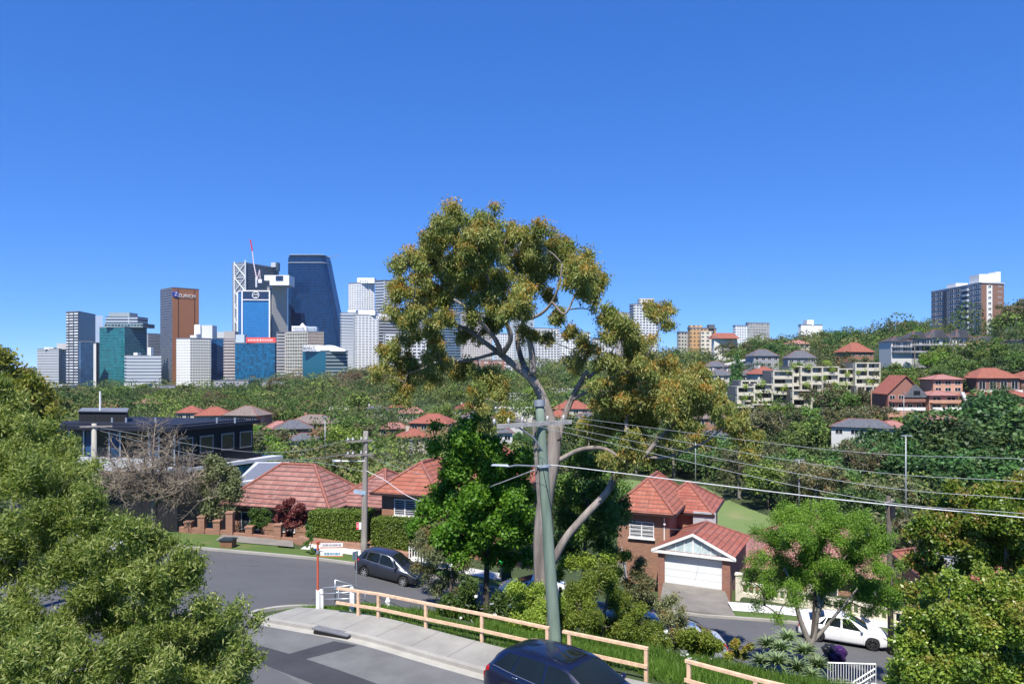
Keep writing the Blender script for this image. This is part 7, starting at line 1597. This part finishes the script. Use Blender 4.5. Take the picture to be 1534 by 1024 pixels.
# red gabled house
def gabled(label, px0, px1, ye, yr, yb, D, roofm, wallm, cols, rows, name='brick_house', balc=True, dep=11, gable=True, wmat=M_WHITE):
    x0,x1 = PX(px0,D), PX(px1,D); zb_=PZ(yb,D); ze_=PZ(ye,D)-zb_; zr=PZ(yr,D)-zb_; e = empty(name,(x0,D,zb_),0,label,'house'); w=x1-x0
    mb=MB(); mb.box((w/2,dep/2,ze_/2-2.5),(w,dep,ze_+5)); mb.build('wall', wallm, e)
    if gable:
        mb=MB(); mb.verts([(0,0,ze_+.01),(w,0,ze_+.01),(w/2,0,zr-.3),(0,.3,ze_+.01),(w,.3,ze_+.01),(w/2,.3,zr-.3)],[(0,1,2),(5,4,3)]); mb.build('gable', wallm, e)
        mb=MB(); 
        for s in (0,1):
            a=(-.5 if s==0 else w+.5); mb.verts([(a,-.5,ze_-.2),(w/2,-.5,zr),(w/2,dep,zr),(a,dep,ze_-.2),(a,-.5,ze_-.45),(w/2,-.5,zr-.25),(w/2,dep,zr-.25),(a,dep,ze_-.45)],[(0,1,2,3),(7,6,5,4),(0,4,5,1),(3,2,6,7),(0,3,7,4)])
        mb.build('roof', roofm, e)
    else: hip(e,(0,0),(1,0),(0,1),w,dep,ze_,zr-ze_,.7,roofm)
    fh_=ze_/rows
    for r_ in range(rows):
        for c_ in range(cols): window(e,(w*(c_+.5)/cols,0,fh_*(r_+.5)),(1,0),w/cols*.6,fh_*.55,wmat,M_DARKGL,1,0,None,.05)
        if balc and r_<rows: mb=MB(); mb.box((w/2,-.9,fh_*r_+.05),(w*.96,1.8,.2)); mb.box((w/2,-1.75,fh_*r_+.6),(w*.96,.08,.75)); mb.build('balcony', wallm if r_%2 else M_WHITE, e)
    return e,w,ze_,zr
PR = pm("pink_render",(.55,.30,.20),.8,0,.12,.5); RB = brick("hill_brick",(.40,.13,.08),(.32,.10,.07)); RB2 = brick("hill_brick2",(.26,.09,.07),(.22,.08,.06))
e,w,ze_,zr = gabled('steep gabled red brick house with grey front gable on the slope',1330,1383,589,562,614,232,M_TILE3,RB,4,2,dep=10)
mb=MB(); mb.verts([(w*.45,-2,ze_-1.2),(w*1.08,-2,ze_-1.2),(w*.72,-2,ze_+2.8),(w*.45,3,ze_-1.2),(w*1.08,3,ze_-1.2),(w*.72,3,ze_+2.8)],[(0,1,2),(5,4,3),(0,2,5,3),(2,1,4,5),(0,3,4,1)]); mb.build('front_gable', M_TILEG, e)
mb=MB(); mb.box((w*.72,-2.1,ze_+.3),(2.0,.1,1.2)); mb.build('gable_window', M_DARKGL, e)
gabled('pink rendered two level house right of the red gabled house',1392,1436,592,585,614,230,M_TILE4,PR,2,2,gable=False,dep=8)
gabled('pink rendered upper house behind its twin on the slope',1398,1442,568,561,588,243,M_TILE4,PR,3,2,gable=False,dep=8,balc=False)
gabled('dark brick twin house with orange hip roof and white balconies',1463,1528,566,551,588,245,M_TILE2,RB2,4,1,gable=False,dep=10)
gabled('lower dark brick terrace with white posts below the orange hip roof',1460,1508,592,587,612,232,M_TILE2,RB2,4,2,gable=False,dep=8)
gabled('red arched brick house at the right edge below the twin house',1510,1548,594,584,614,230,M_TILE3,RB,2,2,gable=False,dep=8,balc=False)
gabled('dark brick house with orange roof cut by the right edge',1530,1570,568,556,588,250,M_TILE2,RB2,2,1,gable=False,dep=10)
e = empty('white_steps', P(1456,615,226), 0, 'steep white stair beside the dark brick terrace', 'steps'); mb = MB()
for k in range(14): mb.box((-.0+.2*k, .7*k, -.2+.42*k), (1.1,.8,.5))
mb.build('stair', WW, e)
e = empty('terracotta_wall', P(1320,612,228), 0, 'sloping terracotta garden wall left of the red gabled house', 'wall'); mb = MB(); mb.verts([(-3,0,-3),(1,8,3),(1,8.4,3),(-3,.4,-3),(-3,0,-1.6),(1,8,6),(1,8.4,6),(-3,.4,-1.6)],[(3,2,1,0),(4,5,6,7),(0,1,5,4),(1,2,6,5),(2,3,7,6),(3,0,4,7)]); mb.box((3,-.5,-1.6),(14,.3,1.8)); mb.build('wall', PR, e)
# white terraces under the tower
D = 300; zb_ = PZ(529,D); M_SLATE = tiles('dark_slate', (.045,.05,.06), (.075,.08,.09), (.02,.02,.025), .33, .4, .4, .1)
e = empty('terrace_houses', (PX(1335,D),D,zb_), 0, 'row of white terraces with dark slate gables below the hill tower', 'house'); x_ = lambda px: PX(px,D)-PX(1335,D); zz = lambda py: PZ(py,D)-zb_
for (a,b,ye,yr,dd) in ((1335,1366,511,503,0),(1366,1396,506,495,1),(1396,1436,505,492,3),(1436,1462,505,492,2),(1455,1503,516,503,-2)):
    x0,x1 = x_(a),x_(b); w = x1-x0; ze_ = zz(ye)
    mb = MB(); mb.box(((x0+x1)/2,dd+5,ze_/2-3),(w-.1,10,ze_+6)); mb.build('wall', WG if a==1366 else WW, e)
    hip(e,(x0+.3,dd),(1,0),(0,1),w-.6,10,ze_,zz(yr)-ze_,.5,M_SLATE,ridge='u')
    mb = MB(); xc=(x0+x1)/2; mb.verts([(xc-w*.28,dd-1,ze_-.3),(xc+w*.28,dd-1,ze_-.3),(xc,dd-1,zz(yr)-.3),(xc-w*.28,dd+4,ze_-.3),(xc+w*.28,dd+4,ze_-.3),(xc,dd+4,zz(yr)-.3)],[(0,1,2),(0,2,5,3),(2,1,4,5),(0,3,4,1)]); mb.build('front_gable', M_SLATE, e)
    for r_ in range(2):
        for c_ in range(2): window(e,(x0+w*(c_+.5)/2,dd,ze_*(.26+.46*r_)),(1,0),w/2*.75,ze_*.3,M_WHITE,M_DARKGL,2,0,None,.06)
        mb = MB(); mb.box((xc,dd-.7,ze_*.46*r_+.35),(w*.96,1.5,.2)); mb.box((xc,dd-1.4,ze_*.46*r_+.9),(w*.96,.08,.25)); mb.build('balcony', WG, e)
# low white roofs at the foot of the skyline
def lowb(label, a, b, y0, D, m=WW, dep=20, hgt=8): x0,x1=PX(a,D),PX(b,D); z=PZ(y0,D); e=empty('warehouse',(x0,D,z-hgt),0,label,'building'); mb=MB(); mb.box(((x1-x0)/2,dep/2,hgt/2-3),(x1-x0,dep,hgt+6)); mb.build('wall',m,e); mb=MB(); mb.box(((x1-x0)/2,dep/2,hgt+.15),(x1-x0+.6,dep+.6,.25)); mb.build('roof',M_ROOFTOP if m is WG else WW,e); n=max(2,int((x1-x0)/6)); box_windows(e,(0,0),(1,0),x1-x0,hgt-2.2,n,2.2,1.4)
lowb('long pale low building under the white banded office', 186,214,575,760,WW); lowb('long grey white building among trees below the red sign block', 392,428,572,640,WG); lowb('low pale building at the foot of the brown tower', 236,262,578,720,WG); lowb('white low house roof left of the navy tower foot', 72,98,577,700,WW); lowb('pale low building below the striped pink block', 320,372,570,700,WG,18,6)
lowb('white flats row in the valley behind the gum trunk', 742,800,612,300,WW,10,9); lowb('stacked white flats behind the gum fork', 818,862,583,420,WW,12,12); lowb('flat white house seen between gum twigs', 760,790,590,400,WW,10,8)

# ---------------------------------------------------------------- valley trees
def proto(kind, seed, shape):
    g = random.Random(seed); cl = []
    if shape == 'round':
        for k in range(16): a = g.uniform(0,6.28); r = g.uniform(0,1)**.6*3.2; z = 4.2+g.uniform(0,1)*3.6*(1-(r/4.4)**2)+g.uniform(-.6,.6); cl.append((r*math.cos(a), r*math.sin(a), z, g.uniform(1.1,1.9)))
    elif shape == 'gum':
        for k in range(20): a = g.uniform(0,6.28); r = g.uniform(0,1)**.5*3.9; z = 6+g.uniform(-1.8,2.8)*(1-.3*r/4); cl.append((r*math.cos(a), r*math.sin(a), z, g.uniform(.8,1.45)))
    elif shape == 'fig':
        for k in range(24): a = g.uniform(0,6.28); r = g.uniform(0,1)**.5*4.4; z = 2.6+g.uniform(.2,1)*4.6*(1-(r/5.6)**2); cl.append((r*math.cos(a), r*math.sin(a), z, g.uniform(1.2,1.9)))
    elif shape == 'cone':
        for k in range(22): t = k/21; r = 1.3*(1-t*.85); a = g.uniform(0,6.28); cl.append((r*.5*math.cos(a), r*.5*math.sin(a), 1.5+t*9, r*g.uniform(.7,.95)))
    m, L, Wr, n, shell, droop, bk, tip = kind
    e = empty('valley_tree', (0,0,0)); fine = subclumps(cl, seed+3, 5, .5, .8)
    link('crown', leaves_mesh('crown', *cloud(fine, n, seed, L=L, Wr=Wr, shell=shell, droop=droop, tipf=tip, sprig=3, spread=.22, vclump=.45), m), e)
    mb = MB(); sk = limb(mb, [(0,0,-1),(.1,0,1.6),(.2,.1,4.2),(.1,.2,6)], .32, .1, 7, 4); feeders(mb, sk, cl, seed, .07, 5, twigs=1); mb.build('trunk', bk, e)
    return e
F_COVER = foliage("cover_leaf",[(.018,.042,.014),(.045,.085,.022),(.09,.145,.032),(.20,.26,.055)],(.16,.125,.06),.2,.0,.9)
F_V1 = foliage("valley_green",[(0.056,0.101,0.020),(0.111,0.177,0.034),(0.205,0.270,0.059)],None,.2,.05); F_V2 = foliage("valley_olive",[(0.081,0.098,0.041),(0.139,0.146,0.065),(0.211,0.211,0.098)],(.17,.09,.04),.18,.05)
F_V3 = foliage("valley_lime",[(0.079,0.151,0.017),(0.144,0.245,0.029),(0.245,0.345,0.057)],None,.25,.04); F_V4 = foliage("valley_dark",[(0.035,0.087,0.026),(0.072,0.142,0.039),(0.132,0.217,0.055)],None,.2,.04); F_V5 = foliage("valley_rust",[(0.125,0.094,0.047),(0.187,0.140,0.070),(0.250,0.187,0.094)],(.2,.1,.05),.15,.03)
KINDS = {'green':[proto((F_V1,.42,.6,5200,.5,0,B_DARK,None),101+i,'round') for i in range(3)], 'olive':[proto((F_V2,.40,.45,4200,.35,.3,B_GREY,.5),111+i,'gum') for i in range(3)],
 'lime':[proto((F_V3,.42,.6,5200,.5,0,B_DARK,None),121+i,'round') for i in range(2)], 'dark':[proto((F_V4,.42,.6,6500,.5,0,B_DARK,None),131+i,'fig') for i in range(2)], 'rust':[proto((F_V5,.36,.45,3600,.35,.2,B_GREY,.5),141,'gum')], 'cypress':[proto((F_V4,.4,.4,4500,.6,-.6,B_DARK,None),151,'cone')]}
used = set(); WORD = {'green':'mid green rounded tree','olive':'olive grey open crowned gum','lime':'light yellow green rounded tree','dark':'dark green broad crowned tree','rust':'brownish thin crowned gum','cypress':'dark narrow cypress'}
placed = []
def vtree(kind, x, y, size, where, rz, zoff=0, wide=1.):
    k = KINDS[kind]; i = g_.randrange(len(k)); src = k[i]
    if src.name not in used: used.add(src.name); o = src
    else: o = copy_tree(src)
    s = size/8.2; o.location = (x, y, h(x,y)-.3+zoff); o.rotation_euler = (0,0,rz); o.scale = (s*wide*g_.uniform(.9,1.15), s*wide*g_.uniform(.9,1.15), s)
    tag(o, WORD[kind]+' '+where, 'tree', WORD[kind]+'s '+where); placed.append((x, y)); return o
g_ = random.Random(77)
blds = [(o.location.x, o.location.y) for o in bpy.data.objects if o.parent is None and o.get('category') in ('house','apartment building','building') and o.location.y > 150]
def scatter(n, px0, px1, D0_, D1_, kinds, s0, s1, where, sep=5, clear=7, wide=1.15):
    c = 0; t = 0; n = max(3, round(n*.60))
    while c < n and t < n*60:
        t += 1; D = math.exp(g_.uniform(math.log(D0_), math.log(D1_))); px = g_.uniform(px0, px1); x = PX(px, D)
        if any(abs(x-a) < sep and abs(D-b) < sep*1.2 for a, b in placed): continue
        if any(abs(x-a) < clear+6 and -clear*1.6 < D-b < 12 for a, b in blds): continue
        if inside(fld, np.array(x), np.array(D)) or inside(fld2, np.array(x), np.array(D)): continue
        vtree(g_.choice(kinds), x, D, g_.uniform(s0, s1), where, g_.uniform(0,6.28), 0, wide); c += 1
fld2 = [(PX(a,D),D) for a,D in ((540,152),(600,148),(668,150),(672,180),(655,196),(600,182),(555,165))]
tag(sheet("park_field", fld2, M_FIELD, .14, 4), kind="structure")
scatter(16, -40, 420, 110, 200, ['green','lime','olive','green'], 7, 10, 'behind the black modern house')
scatter(26, 20, 430, 210, 420, ['green','green','lime','olive','rust','dark'], 8, 12, 'between the black house and the skyline')
scatter(26, 20, 440, 430, 820, ['green','olive','dark','green','lime'], 10, 14, 'at the foot of the skyline towers', 9, 9, 1.5)
scatter(14, 385, 560, 100, 175, ['lime','green','olive','green'], 6, 9, 'in the valley behind the long red roof', 5, 6)
scatter(22, 400, 740, 185, 330, ['green','lime','olive','dark','green'], 7, 10, 'among the valley houses left of the gum tree', 6, 6)
scatter(24, 415, 760, 335, 540, ['olive','olive','rust','olive','green'], 9, 13, 'on the lower wooded rise left of the gum tree', 8, 7, 1.3)
scatter(34, 425, 760, 545, 700, ['olive','rust','olive','dark','olive'], 11, 15, 'on the upper wooded rise left of the gum tree', 10, 5, 1.6)
scatter(16, 680, 960, 120, 260, ['green','olive','dark','green'], 8, 11, 'behind the gum trunk in the valley', 6, 7)
scatter(26, 760, 1060, 270, 560, ['green','olive','dark','lime'], 9, 12, 'on the slope behind the gum tree', 8, 7, 1.3)
scatter(20, 930, 1075, 190, 228, ['dark','olive','dark'], 9, 12, 'at the far edge of the park field', 6, 5)
scatter(14, 1060, 1330, 200, 238, ['olive','dark','green','olive'], 10, 13, 'along the park between field and cream flats', 6, 3)
scatter(26, 1095, 1335, 122, 190, ['olive','green','dark','olive'], 9, 12, 'beside the park field below the cream flats', 6, 3)
for i, (px, D, s, w_) in enumerate([(1345,172,13,1.3),(1395,178,16,1.5),(1450,172,17,1.5),(1510,178,17,1.5),(1570,180,17,1.5),(1330,190,13,1.3),(1420,158,13,1.4),(1480,155,14,1.4),(1540,155,14,1.4),(1380,160,11,1.3),(1620,170,17,1.5),(1500,195,17,1.4)]):
    vtree('dark', PX(px,D), D, s, 'in the big mass right of the park field', g_.uniform(0,6), 0, w_)
scatter(10, 1300, 1560, 196, 226, ['dark','green'], 8, 10, 'below the hillside brick houses', 6, 3)
scatter(24, 1040, 1320, 285, 400, ['green','olive','dark','lime'], 7, 10, 'around the houses above the cream flats', 6, 5, 1.2)
scatter(22, 1325, 1560, 250, 295, ['green','dark','lime','green'], 8, 11, 'between the brick houses and white terraces', 6, 3, 1.2)
scatter(26, 1090, 1400, 405, 540, ['dark','green','dark','olive'], 10, 13, 'along the dark ridge line', 9, 6, 1.4)
scatter(8, 1335, 1400, 320, 400, ['green','lime','dark'], 8, 10, 'left of the hill tower foot', 6, 5, 1.2)
scatter(6, 1508, 1580, 300, 400, ['dark','olive'], 14, 19, 'right of the hill tower', 7, 5, 1.2)
def short(s):
    w = s.split()[:11]
    while w[-1] in ('the','of','a','in','by','with','and','just','from','below','above','left','right','behind','under','among','half','its','to','at','on','over','between','tiled','grey','white','brick','top','black','cream','orange','gum','front','trees','tall','yellow','valley','wide','triple','dark'): w.pop()
    return ' '.join(w)
for i, a in enumerate(HS):
    for q in ((-1, 1) if a[3] < 300 else (g_.choice((-1, 1)),)):
        D_ = a[3]-g_.uniform(8, 13); x_ = PX(a[1], a[3])+q*a[4]*g_.uniform(.3, .75); s_ = PZ(a[2], a[3])-1.4-h(x_, D_)
        if s_ < 3.5 or inside(fld, np.array(x_), np.array(D_)) or (px_ := x_/D_*F+HX) < -20: continue
        vtree(g_.choice(['green','lime','olive','green','dark']), x_, D_, min(s_, 10), short('in front of the '+a[0]), g_.uniform(0,6), 0, 1.25)
for kd, px_, D_, s_, wh in (('olive',1232,247,13,'covering the middle of the cream flats'),('green',1256,249,12,'covering the right middle of the cream flats'),('green',1178,247,8,'at the foot of the cream flats'),('olive',1302,250,9,'below the right wing of the cream flats'),('lime',1160,250,8,'before the left wing of the cream flats'),('olive',1215,275,13,'over the roof of the cream flats'),('olive',1262,276,13,'over the right roof of the cream flats'),('dark',1340,287,10,'before the left end of the white terraces'),('green',1400,287,10,'below the middle of the white terraces'),('dark',1455,287,11,'below the right half of the white terraces'),('green',1490,288,10,'before the right end of the white terraces')):
    vtree(kd, PX(px_,D_), D_, s_, wh, g_.uniform(0,6), 0, 1.2)
vtree('cypress', PX(1105,300), 300, 17, 'beside the house with double dark roof', 0); vtree('cypress', PX(1098,304), 304, 13, 'left of the taller cypress near the double roofed house', 0)
vtree('lime', PX(1275,100), 100, 5, 'left edge of the trees before the park', 0)
scatter(8, 1080, 1160, 62, 95, ['green','lime','olive'], 4.5, 6.5, 'behind the pink roofed house', 4, 3)
scatter(12, 1350, 1560, 60, 110, ['lime','olive','green'], 8, 11, 'beyond the yellow tipped tree', 5, 3)
import collections
ORD = ['first','second','third','fourth','fifth','sixth','seventh','eighth','ninth','tenth','eleventh','twelfth','thirteenth','fourteenth','fifteenth','sixteenth']
bylab = collections.defaultdict(list)
for o in bpy.data.objects:
    if o.parent is None and o.get('category') == 'tree' and o.name.startswith('valley_tree') and o.get('label'): bylab[o['label']].append(o)
for lb, os_ in bylab.items():
    if len(os_) > 1:
        for i, o in enumerate(sorted(os_, key=lambda o: o.location.x/o.location.y)):
            if i < 16: o['label'] = ' '.join(lb.split()[:13])+', '+ORD[i]+' from left'
for k in KINDS.values():
    for o in k:
        if o.name not in used:
            for c in list(o.children): bpy.data.objects.remove(c)
            bpy.data.objects.remove(o)
# the continuous wooded cover between the trees one can tell apart
def canopy(name, nc, per, px0, px1, Da, Db, seed, m, avoid):
    g = rs(seed); t = g.random(nc); D = Da*(Db/Da)**t; px = g.uniform(px0, px1, nc); X = (px-HX)/F*D; Y = D
    k = np.ones(nc, bool)
    for pl in (fld, fld2, [(14,108),(24,96),(52,90),(86,98),(90,120),(84,140),(62,140),(16,150)]): k &= ~inside(pl, X, Y)
    low = np.zeros(nc, bool)
    k &= ~((px > 880) & (px < 1330) & (Y < 128))
    for bx_, by_ in avoid: low |= (np.abs(X-bx_) < 10) & (Y > by_-22) & (Y < by_+12)
    X, Y, low = X[k], Y[k], low[k]
    R0 = 3.3+Y/105; R_ = R0*g.uniform(.6,1.3,len(X))*np.where(low,.5,1); keep = []
    cx, cy, cr = np.empty(len(X)), np.empty(len(X)), np.empty(len(X)); q = 0
    for j in range(len(X)):
        if q and np.any((cx[:q]-X[j])**2+(cy[:q]-Y[j])**2 < (.52*(cr[:q]+R_[j]))**2): continue
        cx[q], cy[q], cr[q] = X[j], Y[j], R_[j]; q += 1; keep.append(j)
        if q >= 3400: break
    X, Y, R_, low = X[keep], Y[keep], R_[keep], low[keep]; n_ = len(X); hh = R_*g.uniform(.35,1.25,n_)*np.where(Y > 480,.45,1)+np.where(low,.1,.6)
    Z = H(X, Y); i = np.repeat(np.arange(n_), per); m_ = len(i); ph = g.random(n_)*6.28
    d = unit(g.normal(size=(m_,3))); d[:,2] = np.abs(d[:,2])*1.1-.3
    lob = 1+.17*np.sin(d[:,0]*6+ph[i])*np.cos(d[:,1]*5+ph[i]*2)+.10*np.sin(d[:,2]*9+ph[i]*3); r = R_[i]*(.86+.16*g.random(m_))
    C = np.stack([X[i],Y[i],Z[i]+hh[i]],1)+d*(r*lob)[:,None]*np.array([1.,1.,.9]); s = R_[i]*.115*g.uniform(.6,1.3,m_)
    cv = g.random(n_); ct = np.clip(g.normal(size=n_)*.4, 0, .8)+.38*((X/Y*F+HX > 425) & (X/Y*F+HX < 740) & (Y > 480))
    top = np.clip(d[:,2]*lob, -.3, 1)
    me = leaves_mesh(name, C, g.normal(size=(m_,3)), d*1.3+g.normal(size=(m_,3))*.22, s*1.1, s*.8, np.clip(cv[i]*.88+g.random(m_)*.1, 0, 1), ct[i], m); print('crowns', n_); return tag(link(name, me), kind='stuff')
canopy('woodland', 26000, 210, -80, 1620, 92, 900, 501, F_COVER, blds)
# palms
M_PALM = foliage("palm_frond",[(.04,.07,.02),(.08,.11,.03),(.12,.15,.05)],None,.2,0.)
def palm(px, py, D, H_, label):
    z = PZ(py, D); b = Vector((PX(px,D), D, min(h(PX(px,D),D), z-H_))); e = empty('palm_tree', b, 0, label, 'palm'); t = z-b.z; mb = MB(); mb.tube([(0,0,0),(.1,0,t*.5),(0,0,t)], [.3,.22,.2], 7); mb.build('trunk', B_GREY, e); g = rs(int(px)); C=[];A=[];N=[]
    for k in range(26):
        az = k*2.4; el = g.uniform(-.5,1.1)
        for j in range(14):
            s = (j+1)/14; r = 2.6*s; zz_ = r*math.sin(el)*(1-s*.6)-1.1*s*s; d = np.array([math.cos(az),math.sin(az),0]); p_ = np.array([0,0,t])+d*r*math.cos(el)*.9+np.array([0,0,zz_])
            for q in (-1,1): C.append(p_+np.array([-math.sin(az),math.cos(az),-.3])*q*.25); A.append(np.array([-math.sin(az)*q+d[0]*.6,math.cos(az)*q+d[1]*.6,-.5])); N.append([g.normal()*.3,g.normal()*.3,1])
    n=len(C); link('fronds', leaves_mesh('fronds', np.array(C),np.array(A),np.array(N),.7,.13,g.random(n),0,M_PALM), e)
palm(1424,488,290,12,'tall palm standing before the white terraces'); palm(1370,503,292,9,'shorter pale palm at the left of the white terraces'); palm(1083,518,330,14,'thin palm above the house with double dark roof')
# ---------------------------------------------------------------- air
def haze(density):
    t = NT("haze_air"); t.t.nodes.remove(t.b); v = t.n("VolumePrincipled"); v.inputs["Color"].default_value = (.70,.82,1,1); v.inputs["Density"].default_value = density; v.inputs["Anisotropy"].default_value = .1
    t.l(v.outputs[0], t.out.inputs["Volume"]); mb = MB(); mb.box((0, 690, 75), (4200, 1600, 240)); tag(mb.build('haze', t.m), kind='stuff')
haze(.000035)
# ---------------------------------------------------------------- clean up
for o in list(bpy.data.objects):
    if o.type == 'MESH' and len(o.data.polygons) == 0: bpy.data.objects.remove(o)
